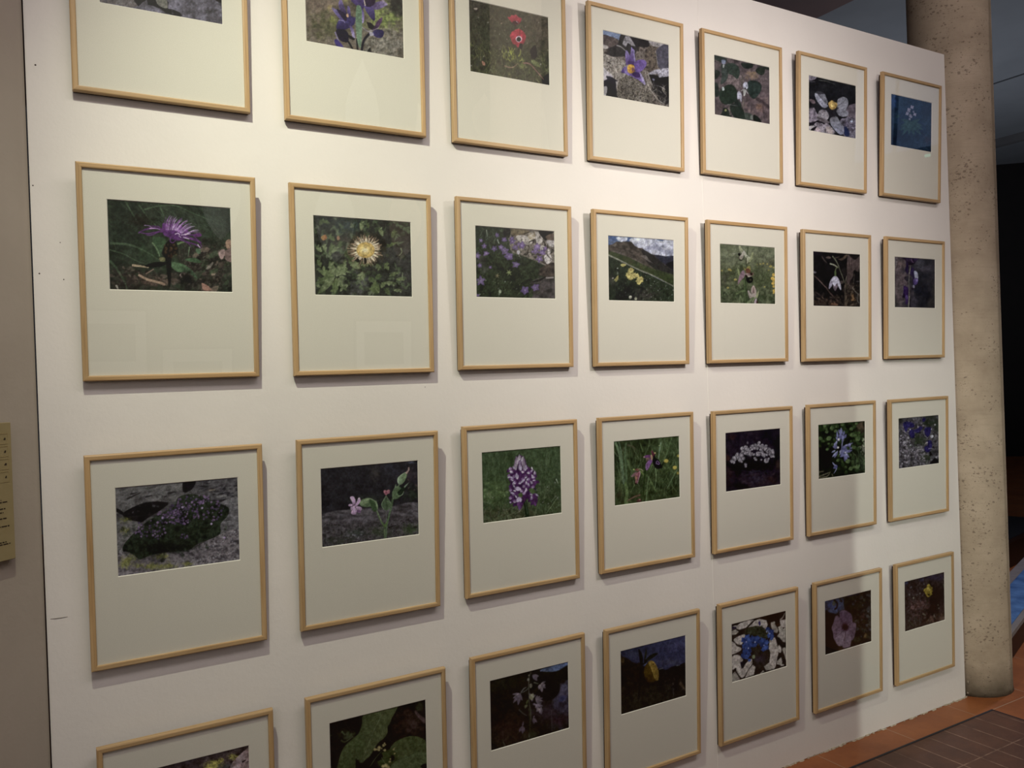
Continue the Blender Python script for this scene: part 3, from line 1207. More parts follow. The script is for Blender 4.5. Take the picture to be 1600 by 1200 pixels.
QUADS = [
 [((150.3, -139.7), (344.2, -95.1), (348.1, 37.7), (155.3, 2.9)), ((475.7, -62.3), (628.9, -27.2), (631.6, 90.9), (479.1, 63.6)), ((732.8, -1.6), (857.1, 26.8), (859.1, 133.1), (735.3, 111.0)), ((942.3, 46.1), (1045.3, 69.7), (1046.2, 167.0), (943.6, 148.6)), ((1116.1, 84.8), (1202.7, 104.6), (1203.4, 193.8), (1117.1, 178.3)), ((1263.9, 116.6), (1337.8, 133.6), (1337.7, 216.4), (1264.0, 203.1)), ((1392.8, 145.8), (1456.4, 160.5), (1455.6, 237.5), (1392.1, 226.0))],
 [((166.9, 310.0), (360.2, 324.1), (363.4, 456.0), (171.6, 451.6)), ((489.6, 335.9), (641.8, 346.8), (644.4, 463.6), (492.9, 460.3)), ((742.7, 352.0), (866.5, 361.0), (868.2, 466.7), (744.8, 463.8)), ((950.3, 367.4), (1052.9, 374.9), (1053.9, 471.3), (951.7, 469.0)), ((1125.0, 380.4), (1211.1, 386.6), (1211.9, 475.1), (1126.1, 473.2)), ((1270.9, 392.2), (1344.4, 397.5), (1344.7, 479.4), (1271.4, 477.7)), ((1398.1, 400.7), (1461.4, 405.2), (1461.5, 481.3), (1398.3, 479.9))],
 [((179.7, 761.9), (371.4, 745.2), (375.1, 874.6), (184.5, 900.6)), ((501.0, 731.9), (653.0, 718.7), (654.8, 834.4), (503.7, 855.0)), ((752.8, 707.0), (875.9, 696.5), (877.9, 801.1), (755.3, 817.7)), ((959.3, 689.7), (1061.3, 681.0), (1062.7, 776.6), (961.0, 790.3)), ((1133.7, 676.4), (1219.4, 669.0), (1220.1, 756.8), (1134.6, 768.4)), ((1278.8, 663.8), (1351.9, 657.5), (1352.5, 738.8), (1279.5, 748.7)), ((1404.1, 653.6), (1467.1, 648.2), (1467.6, 723.8), (1404.7, 732.4))],
 [((199.0, 1211.2), (389.0, 1164.0), (392.6, 1291.4), (203.8, 1347.7)), ((514.8, 1129.9), (665.3, 1092.7), (667.9, 1207.0), (518.1, 1251.5)), ((765.6, 1063.7), (888.0, 1033.7), (889.7, 1137.3), (767.8, 1173.2)), ((969.8, 1017.1), (1071.4, 992.0), (1072.2, 1086.7), (971.0, 1116.7)), ((1143.2, 975.1), (1228.4, 954.0), (1229.3, 1041.1), (1144.3, 1066.4)), ((1289.0, 939.4), (1361.6, 921.4), (1362.2, 1002.1), (1289.7, 1023.6)), ((1413.4, 909.0), (1475.9, 893.5), (1476.7, 968.6), (1414.4, 987.2))],
]


def p00():
    s = Sheet(0, 0, 160, 0, 7.619)
    s.bg('3c3838 585256 6a646a 78727a 6c666c', 110, 5)
    s.texpoly([(-300, -400), (300, -300), (420, 60), (120, 40), (-200, 20)], '4c4440 6a6058 78706a', 50)
    s.poly([(370, -120), (380, 10), (430, 70), (480, 20), (530, -10), (540, 50), (590, 60), (640, 80), (700, 105), (760, 150), (860, 185), (960, 190), (920, 140), (850, 110), (780, 95), (790, 20), (700, -60), (600, -150)], '1c1a1c', smooth=False)
    s.texpoly([(630, -80), (650, 30), (700, 75), (770, 92), (775, 30), (740, -80)], '6c6858 827e6c', 30)
    s.poly([(1300, -200), (1350, 5), (1440, 42), (1520, 40), (1520, -200)], '1c1816', smooth=False)
    s.spots(140, (-100, -900, 1500, 200), (4, 30), '4c464c 8a848a 3a3638 7c7468', a=0.5)
    s.texpoly([(200, -700), (700, -850), (1100, -600), (900, -300), (400, -260)], '1c1c1a 3c3c34 6a6c54', 60)
    return s.done((214, 206, 180))


def p01():
    s = Sheet(0, 1, 470, 0, 9.412)
    s.bg('4a4234 665a48 74685a 5c5440', 170, 4)
    s.area(300, 120, 420, 260, '6a5848 7c6a58', 0.8, 120)
    s.area(420, 380, 300, 240, '3c4028 565634 4c4a30', 0.85, 70)
    s.area(1250, 260, 330, 230, '4c5630 7a8a40 8c9850 56602e', 0.95, 60)
    s.area(1450, 60, 160, 160, '20201a 34342a', 0.9, 60)
    s.area(1250, 650, 420, 230, '5a5648 7e786a 8c8678 4c483c', 0.95, 45)
    s.area(480, 300, 60, 80, '7c8438 6c7434', 0.7, 40)
    s.area(660, -20, 60, 60, 'a0a050 8c8c48', 0.8, 40)
    s.area(430, 105, 40, 40, 'a89060 9c8c50', 0.8, 30)
    s.spots(60, (1000, 400, 1500, 850), (10, 30), '3a3830 98927c 8a8a74', a=0.45)
    V = '3a2c5c'
    s.stroke([(690, 590), (730, 650), (775, 740)], 30, 26, '17151c')
    s.stroke([(1010, 490), (930, 590), (895, 760)], 34, 34, '1a1822')
    s.stroke([(825, 570), (835, 680), (840, 760)], 22, 30, '16161c')
    s.poly([(970, 770), (1000, 710), (1030, 690), (1045, 800)], '1a1a18', smooth=False)
    s.poly([(740, -10), (820, -80), (940, -80), (942, 60), (920, 122), (860, 100), (790, 50)], '54407a', '38285a', 90)
    s.poly([(935, 60), (960, 150), (1010, 230), (1060, 290), (1092, 290), (1090, 180), (1060, 90), (1000, 80)], '5a4c88', '2c2250', 90)
    s.poly([(1050, 80), (1100, 30), (1200, 10), (1278, 55), (1230, 92), (1130, 135), (1070, 120)], '52406e', '8c7ca8', 0)
    s.poly([(940, -80), (1090, -80), (1080, 60), (960, 85)], '2c1c38')
    s.poly([(1190, 0), (1215, -10), (1278, 50), (1240, 55)], '90809c', a=0.8)
    s.stroke([(935, 0), (950, 70)], 12, 14, 'd8c8a8')
    s.poly([(893, 120), (920, 140), (936, 240), (922, 330), (900, 310)], '4a3c74', '9a88bc', 90)
    s.poly([(560, 30), (590, -20), (625, 45), (680, 200), (640, 212), (590, 150), (560, 90)], '7a6aa4', '2c1f48', 90)
    s.poly([(455, 105), (530, 138), (600, 200), (662, 300), (640, 330), (580, 275), (515, 200)], '8072a8', '4a3c7a', 45)
    s.poly([(530, 130), (640, 180), (712, 290), (640, 290)], '241a34')
    s.poly([(690, 85), (722, 105), (735, 225), (690, 200)], '6a5a94', '3a2c5c', 90)
    s.poly([(700, 215), (790, 250), (832, 225), (810, 270), (798, 330), (760, 372), (680, 330)], '3c3468', '2a2250', 90)
    s.poly([(560, 300), (680, 310), (765, 370), (640, 435), (560, 440), (524, 400)], '40366c', '28204a', 90)
    s.poly([(525, 430), (645, 430), (705, 500), (695, 610), (600, 600), (540, 520)], '1b1628')
    s.poly([(720, 375), (765, 400), (802, 530), (778, 578), (755, 500)], '5a4a80', 'b4a6c8', 90)
    s.poly([(690, 500), (740, 520), (800, 560), (815, 515), (790, 590), (720, 560)], '15131a', smooth=False)
    s.stroke([(510, 470), (545, 560), (620, 690)], 16, 8, '8a7cac')
    s.poly([(495, 590), (540, 575), (635, 690), (600, 720), (540, 690)], '3c2f74')
    s.stroke([(560, 290), (630, 300), (650, 330)], 10, 6, 'a094c0')
    s.poly([(670, 205), (700, 195), (705, 245), (680, 240)], 'c89c74')
    s.poly([(966, 310), (1040, 330), (1092, 385), (1050, 430), (1000, 405)], '1c161c', smooth=False)
    s.poly([(1085, 385), (1130, 300), (1200, 252), (1185, 330), (1120, 425), (1050, 445)], '3a2240', '5c3a60', -45)
    s.stroke([(905, 390), (980, 450), (1060, 440), (1150, 400)], 12, 6, '9c94a0')
    s.poly([(1050, 480), (1120, 428), (1190, 430), (1226, 470), (1200, 542), (1120, 545)], '3c3468', '231c48', 0)
    s.poly([(1010, 470), (1060, 470), (1075, 510), (1030, 520)], 'b0a8bc', a=0.8)
    s.poly([(820, 90), (892, 110), (905, 380), (893, 640), (872, 700), (835, 600), (812, 400)], '5e7a5c', '708c6c', 90)
    return s.done((216, 210, 194))


def p02():
    s = Sheet(0, 2, 725, 0, 8.572)
    s.bg('24241a 34321f 403c28 38382a', 70, 5, sx=0.6)
    s.area(950, 330, 420, 300, '443c2e 544836 4a4232', 0.8, 60)
    s.area(150, 80, 180, 120, '2c2620 4c4236', 0.7, 40)
    s.area(500, 420, 450, 350, '23261a 363a24 2c2e1e', 0.75, 60)
    s.blades(260, (70, 100, 1150, 700), (40, 110), 7, (55, 125), '4c4a34 5a5840 3a3c24 6a6248 2a2c1c', 0.6)
    s.area(700, 850, 480, 260, '20221a 3e4424 2c3020', 0.8, 50)
    s.blades(230, (70, 700, 1150, 1150), (60, 170), 10, (35, 145), '5a6430 6e7438 3c4424 1c1e14 7c7c48 4c5028', 0.7)
    s.spots(26, (70, 100, 1130, 1050), (5, 14), 'b0a488 907c60 c0b8a8', a=0.7)
    s.poly([(135, 105), (180, 100), (175, 125), (145, 120)], '9c8c74')
    s.poly([(245, 815), (280, 830), (285, 870), (255, 865)], '9c6c50')
    s.blades(18, (520, 680, 760, 820), (60, 110), 12, (50, 130), '8c9428 9ca030 747c28', 0.9)
    s.poly([(890, 680), (960, 600), (985, 740), (930, 790)], '14140e')
    s.poly([(1050, 1050), (1150, 980), (1150, 1140), (1060, 1120)], '12120e')
    s.leaf(900, 800, -35, 160, 60, '6c7440', '50582c')
    s.leaf(780, 920, 80, 110, 60, '5c6430')
    s.stroke([(800, 840), (880, 850), (960, 930), (1070, 1060)], 16, 8, '8c5c50')
    s.stroke([(550, 880), (650, 900), (720, 850)], 14, 8, '7c6048')
    R = 'a42030'
    s.stroke([(690, 310), (684, 380)], 24, 10, '2c2018')
    s.poly([(588, 225), (620, 222), (640, 195), (672, 202), (695, 190), (735, 225), (772, 240), (765, 280), (735, 315), (690, 322), (640, 290)], 'b02c3a', '8c1c2c', 90)
    s.poly([(650, 290), (690, 275), (735, 290), (722, 318), (670, 315)], '3c141c')
    s.stroke([(705, 280), (728, 300)], 8, 8, 'd0a0a0')
    s.poly([(638, 430), (665, 408), (700, 390), (735, 382), (772, 398), (815, 438), (832, 490), (818, 545), (798, 585), (765, 580), (750, 590), (728, 635), (708, 610), (688, 592), (655, 580), (635, 520), (618, 480)], 'b82c3a', '96202e', 90)
    s.poly([(745, 590), (775, 575), (790, 600), (780, 655), (750, 640)], '14120e')
    s.stroke([(752, 395), (755, 480)], 9, 5, '7c1820')
    s.dot(738, 518, 42, 'd6b4b4')
    s.dot(738, 522, 31, '14101a')
    return s.done((198, 190, 170))


def p03():
    s = Sheet(0, 3, 935, 40, 9.233)
    s.bg('2c2420 5c5048 8c7e70 463a34', 42, 5)
    s.texpoly([(60, 40), (350, 110), (330, 190), (220, 210), (60, 130)], '7c8cac 94a4c0', 60)
    s.texpoly([(60, 130), (180, 150), (290, 200), (280, 300), (160, 330), (60, 300)], '44383c 5c4c48 6c5e54', 50)
    s.texpoly([(280, 260), (330, 120), (470, 130), (560, 300), (520, 420), (360, 440), (140, 440), (150, 330)], '1e1c1e 3a3634 2c2826', 50)
    s.texpoly([(390, 150), (440, 130), (540, 290), (480, 280), (430, 240), (400, 300), (350, 260)], '8c8484 b0a8a8 746c70', 40, smooth=False)
    s.texpoly([(60, 265), (140, 290), (145, 320), (100, 330), (60, 310)], 'a49890 b8aca0', 30)
    s.texpoly([(500, 150), (700, 180), (740, 300), (620, 300), (540, 290)], '1c1a1c 2e2a2c', 50)
    s.texpoly([(690, 330), (900, 300), (860, 620), (700, 640)], '2c2422 5e5044 80705c 3c322c', 28)
    s.texpoly([(740, 210), (1020, 260), (1020, 290), (860, 300), (780, 280)], '948a86 b4aaa4 7c726e', 40)
    s.texpoly([(860, 320), (1025, 270), (1025, 610), (880, 600), (840, 430)], '4c4854 5c5864 423e4a', 70)
    s.texpoly([(60, 420), (200, 440), (420, 540), (460, 820), (240, 800), (60, 640)], '5c5044 9c9080 c0b4a4 463c34', 22)
    s.blades(90, (70, 500, 420, 800), (60, 120), 8, (50, 140), 'c8bcac a49884 3c342e', 0.7)
    s.poly([(60, 590), (120, 640), (215, 740), (130, 775), (60, 800)], 'd8ccc8', 'b8acb0', 45)
    s.poly([(60, 800), (200, 735), (280, 790), (330, 1060), (60, 1020)], '1e1c28', '141218', 90, smooth=False)
    s.poly([(120, 720), (200, 740), (140, 770)], '2c2c3c')
    s.poly([(60, 890), (130, 880), (110, 1010), (60, 1000)], 'a49c98')
    s.poly([(255, 800), (290, 800), (322, 1050), (280, 1050)], 'a89c94', '8c8078', 90, smooth=False)
    s.texpoly([(320, 760), (700, 760), (760, 1180), (320, 1120)], '1e1a16 5c5244 8c8070 2e2822', 20)
    s.poly([(740, 690), (880, 720), (1030, 700), (1030, 1140), (900, 1120), (780, 900)], '17151a', '1e1c1e', 90, smooth=False)
    s.texpoly([(720, 690), (820, 630), (1030, 600), (1030, 725), (880, 745), (860, 690), (770, 700)], '5c5660 a8a2a8 c4bec4 7c7680', 24, smooth=False)
    s.poly([(780, 760), (820, 770), (800, 790)], '8c88a0')
    s.blades(150, (320, 850, 1020, 1150), (60, 170), 8, (20, 160), 'b0a494 d0c4b4 241e1a 7c7060 94886c', 0.75)
    s.stroke([(680, 650), (730, 870), (860, 1060), (960, 1130)], 12, 8, 'b4a898')
    s.stroke([(720, 700), (800, 900)], 10, 6, 'c4b8a8')
    s.stroke([(830, 360), (850, 500), (865, 620)], 9, 6, 'a89c8c')
    s.stroke([(270, 280), (330, 300), (400, 360)], 14, 8, 'a49c94')
    # pasque flower
    s.poly([(335, 670), (352, 620), (400, 580), (450, 650), (455, 712), (400, 690)], '4c3478', '6c5498', 0)
    s.poly([(395, 365), (410, 350), (445, 400), (460, 460), (440, 545), (405, 560), (395, 470)], '9c88c0', '6a4c94', 90)
    s.poly([(480, 300), (500, 330), (520, 345), (530, 440), (545, 540), (500, 560), (430, 545), (450, 460), (470, 390)], '9484bc', '4a2c6c', 90)
    s.poly([(525, 345), (528, 420), (545, 530), (520, 500), (510, 400)], '9c8cc0')
    s.poly([(520, 550), (560, 500), (640, 485), (690, 510), (698, 560), (660, 620), (600, 665), (540, 650)], '6c4c98', '7c60a8', 0)
    s.poly([(440, 700), (520, 745), (600, 790), (660, 840), (680, 835), (640, 740), (600, 670), (540, 660), (470, 680)], '6a4a94', '8c78b4', 45)
    s.poly([(500, 670), (580, 670), (610, 730), (560, 748), (500, 715)], '3c205c')
    s.poly([(600, 670), (640, 720), (684, 835), (660, 840), (625, 760)], 'b4a6d0', a=0.9)
    s.poly([(385, 585), (420, 600), (455, 712), (400, 690), (375, 640)], '8470b0')
    s.dot(474, 618, 54, 'd89c2c', 66)
    s.spots(34, (425, 560, 520, 670), (5, 12), 'f0bc48 b06c1c 8c4c30 e8a830', a=0.9)
    s.dot(505, 625, 22, '8c4c70', 30, a=0.7)
    return s.done((244, 232, 214))


def p04():
    s = Sheet(0, 4, 1105, 80, 10.0)
    s.bg('3c3434 5a4c4c 6c5c5a 4c4242', 120, 5)
    s.area(450, 480, 200, 150, '7a6864 8c7a74 6c5a58', 0.9, 60)
    s.area(820, 450, 300, 220, '6a5a5a 7c6a68', 0.8, 70)
    s.area(700, 370, 100, 70, '94785a a4845c', 0.8, 40)
    s.area(850, 900, 260, 300, '7c6664 6a5658 866e64', 0.8, 90)
    s.area(810, 870, 70, 70, '947058 8c6854', 0.8, 60)
    s.stroke([(780, 740), (880, 800), (980, 880)], 40, 50, '382e30', a=0.7, soft=20)
    s.stroke([(700, 830), (690, 960)], 24, 20, '4a3e40', a=0.6, soft=20)
    s.stroke([(880, 860), (900, 1050)], 20, 24, '42363a', a=0.6, soft=20)
    D = '2a342c'
    s.texpoly([(110, 60), (300, 100), (280, 180), (120, 120)], '2c342e 3c443a', 60)
    s.texpoly([(540, 180), (700, 190), (720, 240), (640, 270), (570, 250)], '1f2722 2c342c', 50)
    s.texpoly([(760, 290), (820, 240), (900, 250), (900, 340), (850, 370), (790, 340)], '232b24 343c30', 50)
    s.texpoly([(620, 300), (700, 300), (690, 360), (620, 340)], '2e362a', 50) if False else None
    s.texpoly([(880, 200), (1000, 230), (1000, 290), (900, 270)], '2a302a 363c34', 60)
    s.texpoly([(300, 190), (400, 180), (480, 220), (515, 300), (500, 400), (460, 425), (400, 370), (340, 350), (290, 280)], '2a352e 39453a 303a32', 80)
    s.texpoly([(220, 210), (300, 220), (330, 380), (290, 470), (210, 510), (230, 380)], '333c36 434c44', 70)
    s.texpoly([(120, 300), (180, 290), (210, 340), (160, 420), (120, 420)], '20261f 343a30', 40)
    s.texpoly([(120, 500), (170, 510), (190, 620), (180, 700), (120, 690)], '242c26 303a32', 60)
    s.texpoly([(190, 660), (240, 570), (340, 515), (420, 535), (470, 620), (465, 740), (400, 810), (290, 830), (215, 780)], '1e2a20 2b382c 243024', 110)
    s.texpoly([(640, 480), (700, 450), (800, 470), (850, 520), (850, 600), (790, 700), (730, 740), (670, 690), (630, 590)], '24302a 33413a 2a362e', 90)
    s.texpoly([(360, 840), (480, 820), (560, 900), (620, 1010), (590, 1060), (420, 1020)], '212c24 2e382e', 80)
    s.texpoly([(440, 740), (520, 790), (540, 860), (440, 850)], '242e28 2e3830', 60)
    s.texpoly([(190, 960), (230, 900), (300, 880), (370, 960), (370, 1040), (220, 1000)], '1e241e 2c342a', 60)
    s.texpoly([(590, 960), (700, 980), (720, 1060), (620, 1060)], '3c463c 4c5448', 40)
    s.texpoly([(730, 990), (800, 1020), (850, 1100), (740, 1090)], '1a211c 242c24', 50)
    s.texpoly([(130, 820), (250, 820), (220, 980), (130, 980)], '544648 62524e', 60)
    for q in ([(200, 500), (190, 600)], [(545, 430), (550, 520)], [(570, 760), (570, 860), (590, 950)], [(345, 880), (365, 990)]):
        s.stroke(q, 24, 16, '6e6258')
    s.stroke([(325, 825), (480, 850)], 10, 8, '60605a')
    s.stroke([(560, 380), (545, 520)], 18, 16, '565046')
    W = 'b4b4bc'
    s.poly([(230, 130), (290, 135), (285, 190), (240, 190)], '8c94ac', a=0.85)
    s.poly([(248, 205), (272, 205), (268, 250), (250, 245)], 'b0b0a8')
    s.poly([(235, 565), (262, 555), (275, 600), (245, 608)], 'bcc4bc')
    s.poly([(565, 520), (590, 480), (625, 480), (645, 540), (625, 585), (575, 570)], 'c0c0cc', a=0.9)
    s.poly([(570, 600), (610, 600), (600, 680), (575, 690)], 'b4b4a8')
    s.stroke([(540, 615), (590, 590), (640, 655)], 9, 6, 'c0c0b8')
    s.poly([(475, 650), (505, 620), (540, 660), (545, 740), (535, 785), (510, 740), (480, 740)], 'c4c0cc', a=0.9)
    s.dot(600, 575, 12, '1c201c')
    s.dot(293, 920, 18, '8c8c54')
    s.dot(700, 1030, 24, '7c8074', 34)
    s.dot(525, 385, 14, '948078')
    return s.done((244, 232, 214))


def p05():
    s = Sheet(0, 5, 1250, 110, 10.91)
    s.bg('17171a 1e1e20 262628', 120, 4)
    s.texpoly([(140, 70), (280, 100), (250, 150), (140, 160)], '6c6068 8c8088 4c4448', 30)
    s.stroke([(330, 160), (470, 180), (600, 230)], 14, 8, '44443e')
    s.stroke([(150, 180), (260, 185)], 10, 6, '60585c')
    s.texpoly([(140, 490), (230, 490), (270, 550), (220, 560), (160, 510)], '5c4c4c 746064', 30)
    s.texpoly([(140, 640), (250, 630), (300, 740), (380, 720), (380, 800), (240, 880), (140, 890)], '544a50 7c7078 94868c 645860', 45, smooth=False)
    s.texpoly([(340, 680), (460, 680), (500, 780), (460, 840), (390, 820), (300, 830)], '7c7474 989090 645a5e', 40)
    s.texpoly([(780, 680), (840, 590), (970, 550), (970, 900), (840, 860), (780, 780)], '4a4046 6c5e64 584c54', 70, smooth=False)
    s.texpoly([(700, 820), (860, 790), (960, 860), (960, 1150), (760, 1110), (700, 900)], '5c545c 847c88 403840 746c7c', 40)
    s.texpoly([(280, 880), (420, 870), (560, 980), (590, 1080), (300, 1050), (230, 990)], '3c3438 7c7074 a09498 584c50', 32)
    s.texpoly([(300, 960), (360, 1020), (340, 1050), (270, 1020)], 'c0a8a8 a89494', 30)
    s.texpoly([(450, 960), (540, 970), (570, 1070), (470, 1050)], '94847c a89890', 40)
    s.texpoly([(150, 950), (250, 940), (190, 1010), (150, 1010)], 'b4aaa4 8c8480', 30)
    s.poly([(190, 1000), (270, 950), (290, 960), (240, 1020)], '1c181c')
    s.poly([(145, 890), (300, 860), (430, 870), (420, 910), (280, 880), (150, 940)], '1e1a1e', smooth=False)
    s.texpoly([(300, 780), (500, 860), (480, 900), (330, 850)], '6c6060 50484a', 30)
    s.poly([(765, 950), (830, 1000), (850, 1110), (765, 1100)], '242c4c')
    # leaves
    s.poly([(258, 390), (330, 350), (420, 390), (455, 460), (478, 545), (440, 590), (400, 630), (330, 560), (280, 480)], '7c7a80', '6a686c', 45, tex=0.07)
    s.poly([(262, 385), (330, 340), (440, 390), (350, 400)], '2e2c30', a=0.8)
    s.poly([(258, 395), (310, 400), (380, 490), (440, 560), (485, 600), (430, 635), (360, 590), (290, 500)], '9a98a0', '888690', 45, tex=0.06)
    s.stroke([(315, 400), (380, 480), (480, 560)], 10, 6, '4c4a4e')
    s.poly([(640, 530), (660, 480), (740, 445), (810, 480), (828, 560), (790, 660), (720, 660), (640, 620)], '78767a', '86848a', 90, tex=0.08)
    s.stroke([(650, 600), (720, 550), (790, 490)], 12, 8, '5e5c60')
    s.poly([(620, 660), (690, 640), (780, 670), (830, 720), (810, 770), (720, 785), (650, 740)], '747278', '86848a', 0, tex=0.08)
    s.poly([(640, 770), (720, 795), (820, 780), (760, 810), (680, 800)], '1a181c')
    s.poly([(515, 830), (560, 785), (640, 790), (690, 880), (745, 950), (755, 1060), (690, 1090), (590, 1000), (530, 910)], '6c6a6c', '848494', 90, tex=0.08)
    s.area(560, 700, 90, 90, '1e1c20 302c30', 0.95, 30)
    s.poly([(650, 770), (700, 800), (690, 850)], '1c1a1e')
    s.area(745, 885, 50, 40, '2e2c30 4c464c', 0.9, 30)
    s.stroke([(600, 690), (660, 630)], 8, 5, '201e20')
    s.poly([(490, 560), (510, 530), (550, 505), (590, 530), (640, 560), (635, 610), (600, 650), (550, 662), (510, 630)], 'bc9448', 'a07c3c', 90)
    s.dot(560, 590, 34, 'd4b060')
    s.spots(14, (500, 520, 630, 650), (6, 12), 'd8b868 8c6c34', a=0.6)
    s.dot(885, 862, 24, 'b4bcd0', 16)
    return s.done((204, 192, 176))


def p06():
    s = Sheet(0, 6, 1370, 100, 8.0)
    s.bg('1c2c44 22344c 283c50 1e2e46', 160, 3)  # blue of the window reflection is painted into the print
    s.area(210, 470, 50, 100, '2c4c84 34548c', 0.8, 60)
    s.area(640, 560, 90, 120, '1e2838 262e40', 0.7, 60)
    s.area(300, 900, 260, 130, '141e2c 1c2838', 0.8, 60)
    s.area(650, 940, 60, 70, '342c3c 40343c', 0.7, 40)
    for a_, L in ((215, 170), (235, 190), (200, 140), (260, 150), (285, 170), (310, 200), (330, 170), (345, 150), (20, 120), (160, 130)):
        s.leaf(430, 730, a_, L, 46, '33524c', '2c4648', '3e6058')
    s.leaf(300, 640, 200, 60, 30, '2c4648')
    s.stroke([(425, 600), (425, 760)], 14, 16, '34504c')
    for x, y, r in ((445, 535, 20), (405, 575, 20), (385, 615, 18), (425, 640, 16), (480, 625, 18), (415, 685, 12), (435, 655, 14), (462, 590, 12), (400, 560, 14)):
        s.star(x, y, r * 1.3, 4, '9490ac', 'b0a4b4', 30, 0.8)
    return s.done((178, 168, 156), 0.62)


def p10():
    s = Sheet(1, 0, 160, 300, 7.271)
    s.bg('1a1f18 262c20 2f3628 1e241c', 120, 4)
    s.area(1150, 330, 420, 220, '2b3527 364030 28301f', 0.8, 90)
    s.area(250, 350, 300, 350, '1d241b 2b3426 232b20', 0.7, 80)
    s.area(1150, 850, 420, 330, '2a2620 4a3c34 1c1a16 5c4c3e', 0.85, 40)
    s.area(300, 980, 320, 160, '241e1a 3c302a 1a1814', 0.8, 40)
    s.area(600, 700, 300, 160, '2c3a26 34452c', 0.7, 60)
    s.blades(120, (60, 80, 1460, 700), (120, 420), 14, (95, 140), '38442e 2c3826 424c34 1c2218', 0.5, 0.12)
    s.blades(60, (700, 100, 1460, 500), (150, 400), 12, (130, 165), '3c4834 46543c', 0.4, 0.1)
    for q, w in (([(240, 60), (320, 200), (420, 360)], 18), ([(420, 140), (520, 280), (660, 420)], 16), ([(640, 130), (700, 260)], 12),
                 ([(480, 190), (640, 150), (850, 150), (1000, 220), (1200, 300)], 18), ([(100, 575), (300, 590), (480, 660), (640, 760)], 26),
                 ([(90, 650), (250, 700), (400, 780), (560, 830)], 16), ([(90, 780), (160, 860), (250, 1010), (280, 1100)], 26), ([(720, 330), (800, 300), (880, 280)], 10)):
        s.stroke(q, w, w * 0.5, '46583a', a=0.75)
    s.area(420, 330, 160, 90, '16140f 1f1a14', 0.8, 40)
    s.area(600, 1010, 260, 60, '2c221c 6c5444 3c2e26', 0.85, 26)
    s.spots(60, (950, 650, 1470, 1110), (8, 38), '7c6454 5c4a3e 8c745c 14120f 1c1a18 3c4830', a=0.75, asp=1.6, ang=-40)
    s.spots(70, (100, 850, 900, 1110), (6, 24), '4c4034 6c5848 1a1814 2c3824', a=0.7, asp=1.8, ang=20)
    s.spots(40, (1150, 550, 1470, 1110), (8, 30), '544638 3c4c30 12110e', a=0.7, asp=1.6, ang=-30)
    s.poly([(1400, 560), (1450, 530), (1475, 600), (1420, 640)], '8c6c54')
    s.poly([(1320, 690), (1370, 640), (1400, 680), (1355, 760)], '94786c')
    s.poly([(1400, 660), (1480, 640), (1480, 780), (1400, 760)], '6c564c')
    s.poly([(1130, 1030), (1200, 1060), (1240, 1110), (1150, 1110)], '8c6450')
    s.stroke([(350, 825), (430, 835), (520, 850)], 26, 14, 'a48c68')
    s.stroke([(420, 940), (520, 990), (640, 1020), (700, 1040)], 26, 30, '94785c')
    s.stroke([(500, 920), (580, 870)], 16, 12, '7c6450')
    s.stroke([(160, 1060), (180, 1100)], 22, 12, '8c8470')
    s.poly([(880, 930), (920, 905), (945, 930), (900, 965)], 'a08474')
    s.poly([(1180, 860), (1250, 790), (1260, 810), (1210, 870)], '6c6454')
    # leaves and stem
    s.poly([(570, 520), (620, 500), (720, 530), (690, 640), (640, 700), (600, 620)], '33472c', '3c5034')
    s.stroke([(570, 570), (620, 640), (650, 720)], 14, 10, '5c7048')
    s.stroke([(860, 580), (920, 560), (970, 560)], 24, 12, '54683c')
    s.poly([(770, 790), (880, 800), (980, 850), (1060, 930), (1070, 970), (960, 910), (860, 900), (800, 860)], '4c6640', '3a5034', 0, tex=0.1)
    s.poly([(940, 760), (1040, 740), (1120, 780), (1100, 800), (1000, 785)], '3c5434')
    s.poly([(1060, 640), (1110, 640), (1115, 690), (1080, 690)], '4c6444')
    s.stroke([(990, 620), (975, 720)], 14, 8, '5c6c4c')
    s.poly([(480, 830), (600, 790), (720, 790), (700, 830), (560, 850)], '10130e')
    s.poly([(690, 640), (720, 580), (760, 540), (830, 560), (860, 640), (840, 700), (790, 740), (780, 1000), (760, 1080), (740, 960), (715, 760), (680, 700)], '17140f')
    s.spots(26, (700, 590, 850, 730), (8, 18), '4c3424 3a2418 5c4428', a=0.8)
    s.poly([(650, 740), (710, 740), (705, 780), (660, 780)], '7c7448', a=0.8)
    s.area(960, 980, 110, 90, '0e0e0c 181814', 0.9, 40)
    # knapweed head
    M = '5c3062'
    s.poly([(690, 345), (740, 360), (850, 350), (930, 400), (1000, 470), (940, 520), (850, 545), (760, 510), (700, 480), (680, 420)], '5e3066', '4e2856', 90, tex=0.15)
    for q, w in (([(690, 430), (620, 400), (540, 405), (470, 425), (415, 455)], 26), ([(690, 440), (600, 450), (520, 465), (440, 455)], 18), ([(640, 440), (560, 480), (500, 480)], 16),
                 ([(700, 440), (640, 385), (590, 380), (520, 375)], 12), ([(900, 500), (1000, 520), (1080, 545), (1120, 570)], 34), ([(860, 520), (960, 560), (1060, 590), (1120, 630)], 22),
                 ([(950, 480), (1050, 480), (1120, 490)], 22), ([(1040, 490), (1100, 560), (1130, 610)], 16), ([(780, 500), (770, 545), (795, 570), (830, 545), (840, 500)], 14),
                 ([(930, 540), (990, 590), (1010, 620)], 10)):
        s.stroke(q, w, w * 0.5, M)
    s.poly([(1040, 470), (1100, 460), (1130, 480), (1100, 500), (1050, 495)], '5a2c5c')
    s.stroke([(540, 405), (600, 405), (650, 415)], 9, 5, 'b890b8')
    s.stroke([(480, 370), (530, 375), (560, 395)], 8, 6, '9c749c')
